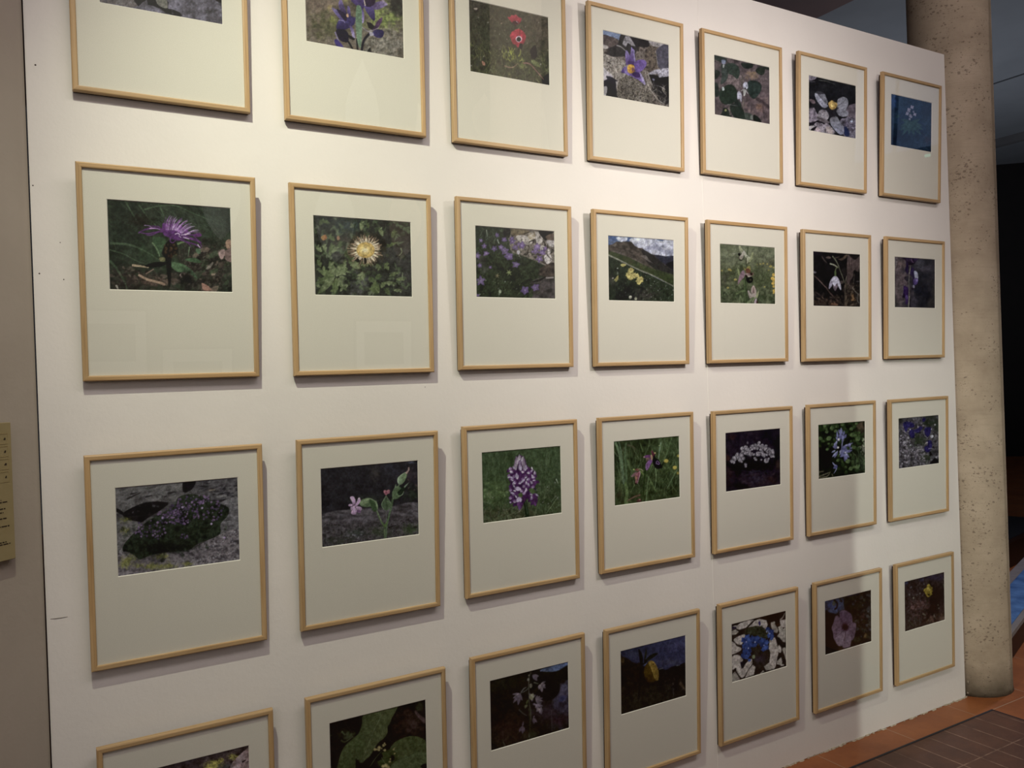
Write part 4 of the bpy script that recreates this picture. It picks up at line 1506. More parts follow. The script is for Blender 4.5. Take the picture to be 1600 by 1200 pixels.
    for k in range(44):
        t = 200 - k * 4.6 + s.rg.random() * 6
        L = 110 + 70 * s.rg.random()
        bx_ = 720 + k * 5.2
        by_ = 420 + max(0, (k - 20)) * 2.6
        a_ = math.radians(100 - k * 1.9 + (s.rg.random() - 0.5) * 26)
        c_ = ('a888a8', '7c4880', '906a94', 'b8a0b4', '6a3870')[int(s.rg.random() * 5)]
        s.stroke([(bx_, by_), (bx_ + math.cos(a_) * L * .6, by_ - math.sin(a_) * L * .6), (bx_ + math.cos(a_ - .15) * L, by_ - math.sin(a_ - .15) * L)], 9, 3, c_)
    for q in ([(830, 470), (860, 460), (880, 480)], [(920, 505), (985, 525)], [(900, 480), (1000, 465)], [(870, 490), (890, 505)], [(1085, 590), (1110, 625)]):
        s.stroke(q, 8, 6, 'dcc4d8')
    return s.done((192, 184, 162))


def p11():
    s = Sheet(1, 1, 480, 325, 8.274)
    s.bg('1e2018 34362c 2a2c26 44463a', 60, 5)
    s.area(1150, 300, 280, 260, '262420 36322c 2e2a26', 0.85, 60)
    s.area(1100, 600, 260, 260, '33332f 44443e 3a3936', 0.85, 60)
    s.area(700, 1000, 200, 200, '4a4a48 5c5c58 35352f', 0.8, 50)
    s.area(560, 250, 200, 140, '27343a 38483f 2a3836', 0.8, 60)
    s.area(1270, 850, 120, 280, '3a3834 45423e', 0.8, 60)
    s.area(250, 150, 180, 110, '14161a 34402f 1c2022', 0.85, 40)
    s.area(520, 500, 150, 180, '4a4434 5c5442 3a382a', 0.7, 40)
    s.spots(150, (90, 120, 1340, 1130), (10, 34), '15170f 1b1e15 4c5638 3e4830', a=0.6)
    G = ('6c7a4c', '5a683c', '78845a', '4c5a36')
    for _ in range(170):
        x, y = 90 + 1250 * s.rg.random(), 120 + 1000 * s.rg.random()
        if x > 1000 and 420 < y < 780 and s.rg.random() < 0.8:
            continue
        c = ('3c4830', '4c5a3c', '566444', '2c3624', '626c50')[int(s.rg.random() * 5)]
        a_ = s.rg.random() * 360
        s.leaf(x, y, a_, 50 + 60 * s.rg.random(), 22 + 14 * s.rg.random(), c, a=0.8)
        s.leaf(x, y, a_ + 50, 40, 18, c, a=0.8)
        s.leaf(x, y, a_ - 50, 40, 18, c, a=0.8)
    for x, y, a_, L, w in ((360, 890, 150, 230, 90), (360, 890, 195, 250, 90), (350, 900, 215, 300, 80), (380, 900, 260, 220, 80), (400, 900, 295, 200, 80), (420, 880, 320, 180, 90),
                           (380, 880, 60, 180, 90), (360, 870, 110, 200, 80), (420, 860, 30, 140, 70), (600, 760, 110, 150, 60), (690, 780, 140, 180, 90), (720, 820, 250, 120, 80),
                           (700, 740, 30, 120, 90), (300, 620, 80, 180, 60), (320, 580, 50, 140, 50), (360, 420, 130, 120, 50), (420, 520, 80, 110, 50), (880, 930, 170, 90, 60),
                           (880, 920, 40, 100, 50), (1060, 880, 25, 150, 40), (1000, 960, 350, 160, 50), (1150, 920, 5, 110, 40), (930, 1090, 130, 140, 110), (960, 1030, 60, 90, 50),
                           (1050, 1120, 100, 100, 50), (1120, 1060, 355, 120, 40), (700, 290, 85, 150, 50), (980, 360, 110, 130, 50), (1100, 380, 70, 110, 50), (1160, 440, 200, 160, 40),
                           (800, 260, 100, 90, 30), (240, 560, 100, 110, 50), (190, 560, 130, 110, 50), (160, 220, 60, 90, 50), (300, 190, 160, 130, 40), (560, 660, 130, 120, 50),
                           (180, 760, 110, 110, 50), (1000, 780, 60, 100, 40), (1060, 800, 120, 90, 40), (900, 720, 300, 90, 50), (480, 780, 80, 130, 40)):
        c = G[int(s.rg.random() * 4)]
        s.leaf(x, y, a_ + s.rg.random() * 10, L, w, c, G[3], '94a070' if w > 60 else None)
        for k in range(3):
            t = math.radians(a_)
            u = L * (0.3 + 0.2 * k)
            s.leaf(x + math.cos(t) * u, y - math.sin(t) * u, a_ + (55 if k % 2 else -55), w * 0.75, w * 0.4, c)
    s.area(520, 930, 90, 60, '14161a 1c1e18', 0.8, 30)
    s.stroke([(1215, 520), (1225, 570), (1190, 610)], 16, 8, '8a9468')
    s.stroke([(1235, 830), (1230, 900), (1210, 960)], 10, 6, '7c8860')
    s.poly([(180, 370), (240, 340), (255, 390), (210, 415)], 'a88444', '8c5030', 0)
    s.poly([(385, 370), (410, 355), (425, 400), (395, 410)], '946c4c')
    s.blades(40, (1050, 500, 1330, 1100), (40, 120), 6, (20, 150), '6c7058 5c604c', 0.5)
    s.area(950, 460, 100, 70, '15140f 1e1c14', 0.8, 30)
    # carline thistle
    cx, cy = 758, 540
    s.area(cx, cy, 230, 210, '2e2418 4c3c28 241c12', 0.9, 24)
    for ring, (ra, rb, w, cols) in enumerate(((150, 215, 17, ('a08468', '7c6248', '8c7458')), (112, 178, 18, ('d4c4a0', 'b8a484', 'e0d0b0', 'ccb894')))):
        n = 46 if ring == 0 else 42
        for k in range(n):
            t = k * 2 * PI / n + (s.rg.random() - 0.5) * 0.1
            L = rb * (0.88 + 0.25 * s.rg.random())
            t2 = t + (s.rg.random() - 0.5) * 0.22
            s.stroke([(cx + ra * math.cos(t), cy + ra * 0.9 * math.sin(t)), (cx + L * math.cos(t2), cy + L * 0.88 * math.sin(t2))], w, w * 0.45, cols[k % len(cols)])
    s.poly([(735, 640), (765, 645), (770, 700), (745, 720)], '1c1814')
    s.poly([(650, 640), (680, 670), (660, 700), (635, 680)], '1c1814')
    s.dot(cx, cy, 118, 'b8954a', 102)
    s.dot(cx - 4, cy - 2, 104, 'c4a254', 88, soft=10)
    s.dot(cx - 8, cy, 74, 'd6b86c', 60, soft=26)
    s.dot(cx - 8, cy, 36, 'ecdca8', 26, soft=30)
    return s.done((210, 204, 188))


def p12():
    s = Sheet(1, 2, 735, 345, 9.229)
    s.bg('1c2218 2c3424 262c1e 38402c', 60, 5)
    s.texpoly([(520, 60), (900, 90), (1220, 140), (1220, 700), (1080, 640), (900, 560), (760, 500), (600, 440), (560, 300)], '2c2620 5c5248 847868 3c342c', 34, 10)
    s.texpoly([(570, 110), (760, 120), (860, 150), (800, 190), (650, 210), (580, 180)], '4c4430 746448 5a4c34', 60)
    s.poly([(510, 80), (580, 120), (570, 220), (520, 250), (480, 180)], '15150f')
    for q, c in (([(660, 230), (720, 200), (820, 220), (900, 300), (840, 340), (740, 320)], 'a89c8c'), ([(930, 180), (1000, 160), (1050, 270), (1000, 330), (940, 280)], 'a89c90'),
                 ([(850, 170), (930, 170), (940, 250), (880, 290), (830, 230)], '94805c'), ([(1100, 300), (1150, 270), (1210, 280), (1210, 370), (1130, 350)], 'b4aaa4'),
                 ([(1070, 500), (1150, 480), (1180, 560), (1120, 620), (1080, 580)], 'b8aea4'), ([(1040, 340), (1080, 380), (1040, 440), (1000, 400)], '9c9488'),
                 ([(1110, 400), (1160, 420), (1150, 470), (1090, 460)], 'b0a69c')):
        s.texpoly(q, '5c5248 ' + c + ' b0a698 ' + c, 26, 6)
    s.poly([(990, 140), (1200, 150), (1140, 210), (1110, 270), (1060, 260)], '14130f')
    s.poly([(1090, 220), (1200, 180), (1210, 270), (1130, 270)], '5c4a3c')
    for q in ([(780, 180), (850, 160)], [(850, 300), (940, 270), (940, 320)], [(1060, 290), (1100, 360), (1150, 390)], [(1120, 330), (1110, 480), (1190, 560)], [(820, 480), (850, 380)], [(1060, 600), (1150, 640), (1210, 600)]):
        s.stroke(q, 14, 8, '2c241c')
    s.texpoly([(980, 700), (1210, 600), (1210, 800), (1000, 780)], '221c18 3c322a 4c4034', 40)
    s.texpoly([(860, 900), (1000, 820), (1210, 830), (1210, 1120), (900, 1110)], '2c2824 4a423e 5a504c', 90)
    s.stroke([(1100, 820), (1200, 815)], 22, 18, '8c8078')
    s.poly([(1010, 830), (1100, 800), (1000, 870), (880, 880)], '15130f')
    s.texpoly([(80, 420), (330, 420), (560, 560), (900, 560), (1000, 700), (960, 820), (860, 900), (860, 1110), (90, 1100)], '12160e 222a18 2e3822 1a2012', 60, 20)
    s.blades(300, (90, 450, 1000, 1100), (30, 100), 8, (30, 150), '4c5a34 3a4828 5c6840 141810 2a341e 6c7448', 0.6)
    s.blades(120, (90, 120, 560, 480), (40, 110), 8, (40, 130), '4c583c 5c6450 2c3424 788068', 0.55)
    s.area(640, 800, 120, 140, '10130c 1a2014', 0.7, 40)
    s.area(150, 560, 100, 100, '3a3630 504a44', 0.6, 40)
    s.area(200, 700, 70, 60, '4a4a40 5c5a50', 0.6, 30)
    s.blades(30, (560, 330, 900, 540), (30, 90), 8, (60, 130), 'c4b8a4 8c8474 5c6440', 0.7)
    s.stroke([(235, 130), (248, 215)], 14, 8, '8c947c')
    s.stroke([(395, 270), (415, 320)], 18, 10, '8c9480')
    P = ((160, 280, 32), (205, 360, 46), (350, 395, 56), (232, 465, 50), (105, 495, 50), (140, 640, 48), (290, 665, 34), (150, 860, 78), (445, 375, 42), (500, 430, 62), (560, 510, 66), (490, 270, 44),
         (390, 200, 42), (610, 290, 56), (650, 380, 46), (745, 350, 56), (970, 370, 62), (945, 430, 50), (1040, 450, 60), (1000, 545, 66), (660, 625, 72), (790, 1000, 74), (940, 955, 66), (110, 1070, 36),
         (1080, 400, 40), (600, 250, 34), (700, 330, 36), (900, 440, 30))
    for x, y, r in P:
        s.star(x, y, r * (0.8 + 0.3 * s.rg.random()), 5, ('7c628e', '6c5480', '8a7098')[int(s.rg.random() * 3)], '584470', s.rg.random() * 72, 0.5 + 0.3 * s.rg.random(), a=0.9, sq=0.7 + 0.4 * s.rg.random())
        s.dot(x, y, r * 0.14, '9482a4')
    s.spots(18, (90, 850, 700, 1090), (5, 14), '9ca088 b4b8a0 7c8460', a=0.7)
    s.star(560, 740, 50, 6, '7c8450', '5c6838', 10, 0.3)
    s.star(390, 790, 40, 6, '8c7c58', '6c6840', 10, 0.3)
    s.dot(430, 1015, 20, '8c9474', 28)
    s.dot(695, 450, 22, 'b0a8a8', 30)
    return s.done((210, 200, 182))


def p13():
    s = Sheet(1, 3, 940, 360, 10.0)
    s.bg('5a5c78 9a9ab0 cac8d4 8486a0', 150, 4)
    s.texpoly([(60, 60), (480, 70), (440, 170), (60, 240)], '2c4470 4c6088 38507c', 60)
    s.texpoly([(240, 100), (400, 100), (400, 150), (330, 175), (260, 150)], '8c90a8 d4d4dc', 40, 8)
    s.area(150, 170, 100, 60, '6c7898 8c94ac', 0.7, 40)
    s.texpoly([(450, 130), (700, 100), (900, 140), (1140, 170), (1140, 400), (880, 370), (640, 290), (500, 210)], '7c7c90 b4b4c4 d4d2dc 9090a4', 110, 14)
    s.texpoly([(450, 130), (520, 110), (640, 120), (620, 150), (520, 190), (470, 170)], 'c4c4d0 e4e4ea', 60, 10)
    s.stroke([(700, 300), (800, 270), (1000, 330), (1130, 310)], 60, 50, '7a7a94', a=0.5, soft=40)
    s.stroke([(880, 130), (960, 150)], 30, 20, '34507c', a=0.8, soft=14)
    # ranges
    s.poly([(800, 370), (900, 380), (1000, 400), (1140, 390), (1140, 640), (900, 560)], '343444', '2a2a36', 90, smooth=False)
    s.poly([(1000, 520), (1140, 460), (1140, 600), (1050, 600)], '17161c', smooth=False)
    s.texpoly([(100, 225), (180, 210), (240, 165), (320, 175), (350, 165), (470, 170), (520, 230), (580, 265), (640, 270), (720, 340), (820, 375), (900, 460), (1010, 540), (1140, 640), (1140, 700), (900, 640), (600, 620), (100, 390)],
              '2c2620 4a4038 5a4e44 38302a', 60, 2, smooth=False, rot=0.6, sx=2.0)
    s.texpoly([(640, 290), (820, 390), (1010, 550), (1140, 640), (1140, 700), (900, 640), (740, 520), (660, 400)], '22201e 302c2a 282624', 60, 6)
    s.poly([(620, 390), (700, 390), (760, 470), (810, 510), (740, 480), (680, 440)], '7c7068', a=0.8, soft=6)
    s.poly([(150, 330), (260, 320), (420, 400), (600, 480), (700, 560), (520, 490), (340, 400)], '6c6058', a=0.7, soft=8)
    s.poly([(170, 220), (240, 205), (220, 245), (180, 240)], '7c7064', a=0.6, soft=6)
    s.texpoly([(100, 310), (220, 340), (420, 410), (640, 520), (760, 580), (1140, 690), (1140, 870), (880, 740), (400, 520), (100, 390)], '2e3820 3c4628 4a4a2c', 80, 5, smooth=False)
    s.poly([(640, 580), (800, 620), (1140, 740), (1140, 830), (860, 730)], '3e4626', '34401f', 0, a=0.8, soft=8)
    # near meadow
    s.texpoly([(90, 370), (250, 450), (430, 540), (700, 660), (900, 760), (1150, 880), (1150, 1120), (90, 1110)], '1a2018 28301f 303a28 222a1e', 50, 2, smooth=False)
    s.area(420, 980, 260, 170, '0e1010 16181a', 0.9, 40)
    s.area(680, 1010, 200, 130, '342e2a 4c443e 28241f', 0.8, 40)
    s.area(150, 780, 90, 90, '3a3430 48423c', 0.7, 30)
    s.blades(260, (100, 520, 1140, 1100), (30, 80), 7, (40, 130), '3c4a30 4a5838 1c2418 141a14 5c6648', 0.6)
    s.stroke([(105, 380), (250, 445), (430, 535), (620, 625), (760, 680), (900, 745), (1130, 870)], 22, 12, '7c7a68')
    s.stroke([(105, 375), (250, 440), (400, 515)], 8, 6, '9c9884')
    s.spots(70, (640, 640, 1140, 1100), (3, 9), 'b4b8a8 8c9484 d0d0c0', a=0.8, dens=lambda x, y: y > 620 + (x - 640) * 0.45)
    s.spots(30, (110, 420, 500, 1090), (3, 8), '8c947c a8ac98', a=0.6)
    Y = 'c8b868'
    for x, y, r in ((465, 620, 50), (430, 690, 52), (510, 700, 50), (455, 730, 50), (600, 770, 62), (585, 815, 36), (560, 700, 36), (625, 760, 40)):
        s.star(x, y, r, 8, 'd8c878', 'c0ac58', s.rg.random() * 45, 0.6)
        s.dot(x, y, r * 0.2, 'b08c40')
    for x, y, sx in ((345, 545, 40),):
        s.leaf(300, 535, 0, 90, 40, Y)
        s.leaf(310, 550, 10, 70, 30, 'b8a858')
    s.leaf(200, 775, 30, 60, 26, 'b8ac60')
    s.leaf(225, 800, 70, 110, 40, 'b4a658')
    s.dot(455, 1040, 24, 'c4c0a8', 26)
    s.dot(540, 1060, 20, 'a8a488', 24)
    s.dot(180, 742, 12, 'a8988c')
    s.dot(255, 588, 12, 'c0c0b0', 9)
    s.dot(255, 665, 14, '6c7460', 22)
    return s.done((236, 224, 210))


def p14():
    s = Sheet(1, 4, 1115, 370, 10.43)
    s.bg('585c40 666a4c 5e6246', 150, 4)
    s.area(560, 250, 700, 190, '60644a 6e7256 666a50', 0.95, 110)
    s.area(560, 650, 700, 210, '424a2c 4e5636 3a4228 585c40', 0.85, 60)
    s.area(200, 640, 160, 150, '3c3a2c 4c4a3a 34341f', 0.7, 50)
    s.area(560, 980, 700, 190, '2c3420 3c462c 4a5438 242a1c', 0.95, 50)
    s.area(950, 420, 130, 80, '4c4a38 54523c', 0.7, 40)
    s.blades(180, (110, 560, 1010, 1090), (50, 160), 10, (30, 150), '5c6844 6c7854 333c24 48542f', 0.6)
    s.blades(60, (110, 160, 1010, 560), (60, 160), 8, (70, 110), '6c7056 747858', 0.35)
    s.stroke([(310, 270), (400, 265)], 14, 8, '8c8c78', a=0.6, soft=10)
    Y = 'c0a048'
    for x, y, r in ((260, 530, 26), (290, 545, 16), (140, 548, 18), (360, 695, 24), (240, 828, 20), (838, 812, 14), (715, 450, 10), (770, 440, 14), (815, 432, 18), (880, 440, 14), (935, 478, 26), (985, 500, 14), (905, 540, 14)):
        s.dot(x, y, r, 'b09c48', r * 0.7, soft=10, a=0.85)
    for x, y, r in ((985, 615, 26), (965, 675, 28), (990, 700, 30), (975, 755, 26), (985, 805, 20), (995, 875, 26), (985, 910, 16)):
        s.dot(x, y, r, 'c8a040', soft=5)
    # stem, leaves
    s.stroke([(570, 160), (552, 300), (542, 470)], 14, 16, '3a4428')
    s.stroke([(510, 640), (520, 850), (535, 1100)], 60, 46, '3c4a2c')
    s.stroke([(500, 700), (515, 900), (520, 1080)], 14, 12, '54623c')
    s.stroke([(560, 1080), (620, 1020), (700, 950)], 34, 30, '6c7850')
    s.stroke([(640, 1050), (690, 980)], 16, 12, '8a9468')
    s.poly([(390, 500), (430, 560), (445, 620), (415, 620), (398, 560)], '7c8454')
    s.stroke([(375, 930), (450, 890), (530, 880)], 22, 16, '5a6840')
    s.stroke([(430, 960), (435, 1080)], 12, 8, '6c7850')
    s.stroke([(440, 960), (490, 1080)], 18, 12, '64704a')
    # upper flower
    s.poly([(415, 150), (440, 145), (470, 190), (490, 240), (450, 260), (425, 210)], 'a0a078', '8c8c6c', 90)
    s.poly([(490, 220), (520, 240), (545, 290), (545, 340), (510, 310), (488, 260)], 'b8b0a0', '8c8c70', 90)
    s.poly([(400, 270), (440, 265), (445, 300), (415, 305)], '1e1a18')
    s.poly([(415, 320), (420, 350), (450, 372), (490, 360), (490, 330), (470, 385), (430, 385)], '1c1a16', smooth=False)
    s.poly([(480, 240), (495, 290), (470, 360), (430, 355), (425, 320), (455, 290)], 'c0b4a4', '988c78', 90)
    s.poly([(650, 235), (658, 270), (640, 340), (610, 395), (575, 410), (600, 340), (625, 270)], '94986c', '848a5c', 90)
    s.poly([(550, 330), (590, 325), (600, 345), (560, 420), (548, 440)], 'a4a480')
    s.stroke([(550, 300), (600, 345)], 10, 6, 'b8b8a4')
    s.stroke([(555, 440), (600, 420)], 10, 6, '3c3a28')
    # bee flower
    s.poly([(495, 490), (530, 520), (560, 480), (600, 480), (605, 540), (560, 560), (510, 540)], '8c8440', '7c7038')
    s.poly([(500, 545), (515, 600), (500, 660), (460, 700), (430, 740), (400, 775), (410, 690), (440, 600), (470, 555)], '8c7078', '7c6068', 90, tex=0.08)
    s.poly([(535, 520), (570, 510), (605, 540), (600, 590), (560, 600), (530, 570)], '6c4030', tex=0.2, ts=16)
    s.poly([(510, 600), (540, 590), (610, 590), (655, 580), (640, 630), (560, 640), (520, 640)], 'a08c84', '6c4c44', 0)
    s.poly([(525, 610), (560, 640), (545, 660), (520, 650)], '241814')
    s.poly([(600, 590), (638, 585), (640, 615), (612, 625)], '2c1c18')
    s.poly([(535, 680), (550, 660), (580, 655), (600, 640), (640, 660), (650, 700), (630, 740), (590, 755), (550, 735)], '100e0e')
    s.poly([(585, 690), (610, 680), (628, 705), (600, 715)], '3e3c28')
    s.poly([(560, 640), (585, 655), (620, 640), (600, 635)], 'b4a898', a=0.8)
    # lower flower
    s.poly([(640, 800), (660, 790), (695, 850), (700, 910), (660, 950), (615, 910), (620, 840)], 'a89488', '988478', 90)
    s.poly([(650, 820), (665, 830), (665, 910), (648, 900)], '6c4c4c', a=0.8, soft=5)
    s.poly([(560, 875), (590, 880), (610, 920), (690, 930), (740, 875), (745, 910), (715, 985), (640, 980), (600, 1005), (575, 950)], 'aa9a90', '988a7c', 90)
    s.poly([(715, 900), (745, 875), (735, 940), (720, 995), (695, 975)], '8c9064')
    s.poly([(665, 1080), (680, 1020), (705, 1000), (705, 1060), (690, 1085)], 'a08c90')
    s.dot(715, 1060, 14, '3c1c20', 22)
    return s.done((222, 211, 197))


def p15():
    s = Sheet(1, 5, 1260, 385, 12.0)
    s.bg('141314 1c1a1b 181617', 120, 4)
    s.area(200, 110, 110, 60, '2c2030 1e1820', 0.7, 40)
    s.area(850, 900, 200, 260, '241c18 44382e 1a1614 5c4c3c', 0.9, 34)
    s.area(350, 1050, 320, 90, '241c18 4a3a30 1c1614', 0.9, 34)
    s.area(850, 180, 220, 60, '1c1a1a 242020', 0.7, 40)
    s.area(700, 480, 80, 100, '221e1c 302a28', 0.7, 30)
    s.poly([(790, 150), (830, 190), (900, 240), (940, 240), (1000, 180), (1020, 190), (1010, 400), (980, 470), (900, 440), (880, 560), (830, 640), (800, 720), (760, 690), (775, 560), (765, 400), (775, 250)],
           '5c4c48', '4a3c38', 90, tex=0.15, ts=60)
    for q in ([(800, 190), (820, 400), (850, 560)], [(860, 230), (850, 420), (820, 620)], [(940, 250), (930, 400)], [(980, 230), (970, 440)]):
        s.stroke(q, 14, 6, '3a2e2c', a=0.7)
    s.poly([(370, 205), (420, 180), (470, 205), (440, 225)], '5c4c44')
    s.stroke([(300, 190), (340, 250), (390, 300)], 22, 10, '4c403a')
    s.stroke([(530, 220), (620, 190)], 20, 14, '44382f')
    s.poly([(600, 230), (680, 210), (750, 150), (780, 160), (740, 220), (670, 260)], '5c4a3c', '4a3c32')
    s.poly([(140, 460), (200, 480), (170, 500), (140, 490)], '6c6468')
    s.stroke([(140, 540), (240, 620), (380, 770), (450, 870), (600, 1020)], 16, 22, '4c3a34')
    s.stroke([(230, 620), (360, 760)], 12, 8, '6c5650')
    s.stroke([(170, 850), (260, 910), (420, 1060)], 14, 20, '3c302a')
    s.stroke([(760, 560), (740, 700), (730, 860), (750, 1110)], 18, 26, '4c4238')
    s.stroke([(762, 560), (745, 640)], 14, 10, '6c6454')
    s.stroke([(905, 520), (890, 700)], 12, 10, '4c443c')
    s.stroke([(750, 900), (755, 1100)], 30, 34, '544638')
    s.poly([(845, 890), (880, 880), (900, 960), (940, 1000), (880, 1020), (845, 1000)], '7c5c3c')
    s.poly([(780, 700), (830, 720), (900, 750), (920, 800), (840, 800), (780, 760)], '4c4038')
    s.poly([(440, 1080), (520, 1050), (600, 1090), (560, 1110), (440, 1105)], '6c4c38')
    s.poly([(640, 650), (690, 640), (700, 680), (650, 700)], '4c403c')
    s.spots(50, (140, 900, 700, 1110), (8, 26), '5c4a3c 3a2e28 14100f 443830', a=0.7, asp=2.2, ang=30)
    s.spots(50, (720, 720, 1020, 1110), (8, 26), '6c5a48 3a3028 100e0e 544838', a=0.7, asp=2.2, ang=-60)
    s.stroke([(870, 770), (920, 840), (990, 900)], 12, 8, '7c7464')
    s.stroke([(970, 880), (960, 1000), (1010, 1080)], 14, 8, '6c665c')
    s.stroke([(940, 655), (1000, 655)], 10, 8, '5c5450')
    s.stroke([(500, 185), (560, 260), (610, 360), (640, 450), (690, 580), (720, 680)], 24, 12, '5c5c48')
    s.stroke([(450, 320), (520, 340), (600, 395)], 20, 18, '8c8c70')
    s.stroke([(460, 322), (530, 350)], 8, 6, 'b0b09c')
    s.stroke([(600, 395), (570, 400), (550, 450), (545, 500)], 14, 14, '5c6440')
    s.poly([(535, 460), (560, 455), (570, 520), (565, 555), (535, 550)], '4a5a34')
    # snowdrop
    s.poly([(545, 552), (590, 575), (630, 650), (655, 740), (658, 815), (620, 770), (590, 700), (570, 660), (500, 660), (480, 740), (430, 795), (432, 720), (460, 630), (505, 572)], 'b4aebc', 'a8a2b0', 90)
    s.poly([(500, 700), (545, 720), (590, 690), (595, 750), (548, 830), (515, 780)], '6c5c64')
    s.poly([(488, 630), (545, 560), (598, 620), (590, 680), (560, 710), (540, 745), (505, 710), (485, 670)], 'c8c4d0', 'b8b2c0', 90)
    s.poly([(430, 795), (440, 710), (480, 640), (495, 690), (465, 750)], '9890a0')
    s.poly([(600, 640), (640, 700), (658, 810), (630, 790), (595, 710)], 'c0bcc8')
    return s.done((214, 204, 190))


def p16():
    s = Sheet(1, 6, 1385, 395, 12.63)
    s.bg('26262a 2e2c30 222328', 200, 3)
    s.area(260, 560, 230, 620, '4a4240 5a4c4c 524446', 0.95, 140)
    s.area(270, 200, 120, 120, '62544e 6a5650', 0.8, 80)
    s.area(190, 200, 40, 120, '6c6464 5c5454', 0.8, 60)
    s.area(640, 230, 130, 110, '4a484e 54525a', 0.85, 70)
    s.area(780, 320, 120, 80, '3e3a3e 46424a', 0.7, 60)
    s.area(770, 830, 220, 250, '18191e 1c1d24', 0.9, 90)
    s.area(900, 1000, 120, 120, '2a2826 34302c', 0.7, 60)
    s.area(960, 800, 60, 200, '33302a 3a362e', 0.7, 60)
    s.area(540, 960, 60, 200, '36323a 3e3a40', 0.7, 60)
    s.area(200, 1000, 60, 100, '2a2828 36322f', 0.8, 40)
    s.stroke([(185, 600), (180, 420)], 20, 10, '2c2428', a=0.6, soft=14)
    s.stroke([(235, 100), (225, 250), (190, 310)], 14, 20, '4a3e3c', a=0.7, soft=14)
    V = '33234a'
    s.poly([(330, 90), (640, 100), (600, 160), (560, 210), (480, 240), (410, 220), (380, 150)], '2c2034', '1e1820', 90, soft=14, tex=0.3, ts=40)
    s.stroke([(500, 130), (520, 170), (550, 190)], 20, 8, '6a4c68', a=0.8, soft=6)
    s.stroke([(560, 120), (620, 110)], 40, 20, '3a2a54', a=0.8, soft=10)
    s.poly([(400, 180), (440, 220), (440, 300), (430, 420), (400, 380), (375, 330), (395, 270)], '241a34', soft=10)
    s.poly([(480, 330), (520, 280), (560, 340), (560, 500), (570, 620), (530, 600), (520, 460), (470, 430)], '2c2240', soft=10)
    s.poly([(355, 480), (440, 460), (440, 560), (380, 540)], '242229', soft=16, a=0.8)
    s.poly([(550, 365), (590, 355), (625, 400), (635, 480), (620, 530), (575, 520), (560, 450)], '8a8c98', soft=8)
    s.poly([(545, 520), (600, 490), (632, 520), (625, 590), (580, 630), (545, 600)], '584a74', '3c2e5c', 90, soft=8)
    s.poly([(590, 520), (625, 520), (622, 560), (595, 560)], '7c6c9c', soft=6, a=0.8)
    s.poly([(525, 640), (560, 635), (562, 690), (535, 700)], '706c7c', soft=6)
    s.poly([(505, 690), (560, 690), (550, 720), (515, 728)], '241c28', soft=6)
    s.poly([(350, 650), (400, 660), (440, 700), (440, 800), (420, 870), (350, 870), (320, 870), (340, 790), (345, 720)], '33204a', '2a1a40', 90, soft=8)
    s.poly([(330, 850), (360, 780), (370, 870), (340, 885)], '1c1024', soft=6)
    s.poly([(375, 870), (410, 830), (440, 880), (430, 1000), (375, 1005), (385, 940)], '4a3866', '2c1c3c', 90, soft=8)
    s.stroke([(480, 260), (462, 400), (450, 560), (455, 800), (445, 1070)], 22, 26, '55504a')
    s.stroke([(480, 300), (465, 400)], 12, 10, '7c7460')
    s.stroke([(462, 860), (445, 1070)], 14, 12, '807a64')
    s.stroke([(470, 760), (465, 830)], 10, 6, '1c1814')
    s.poly([(470, 920), (485, 910), (475, 1080), (460, 1080)], '1a1820')
    return s.done((180, 172, 158))


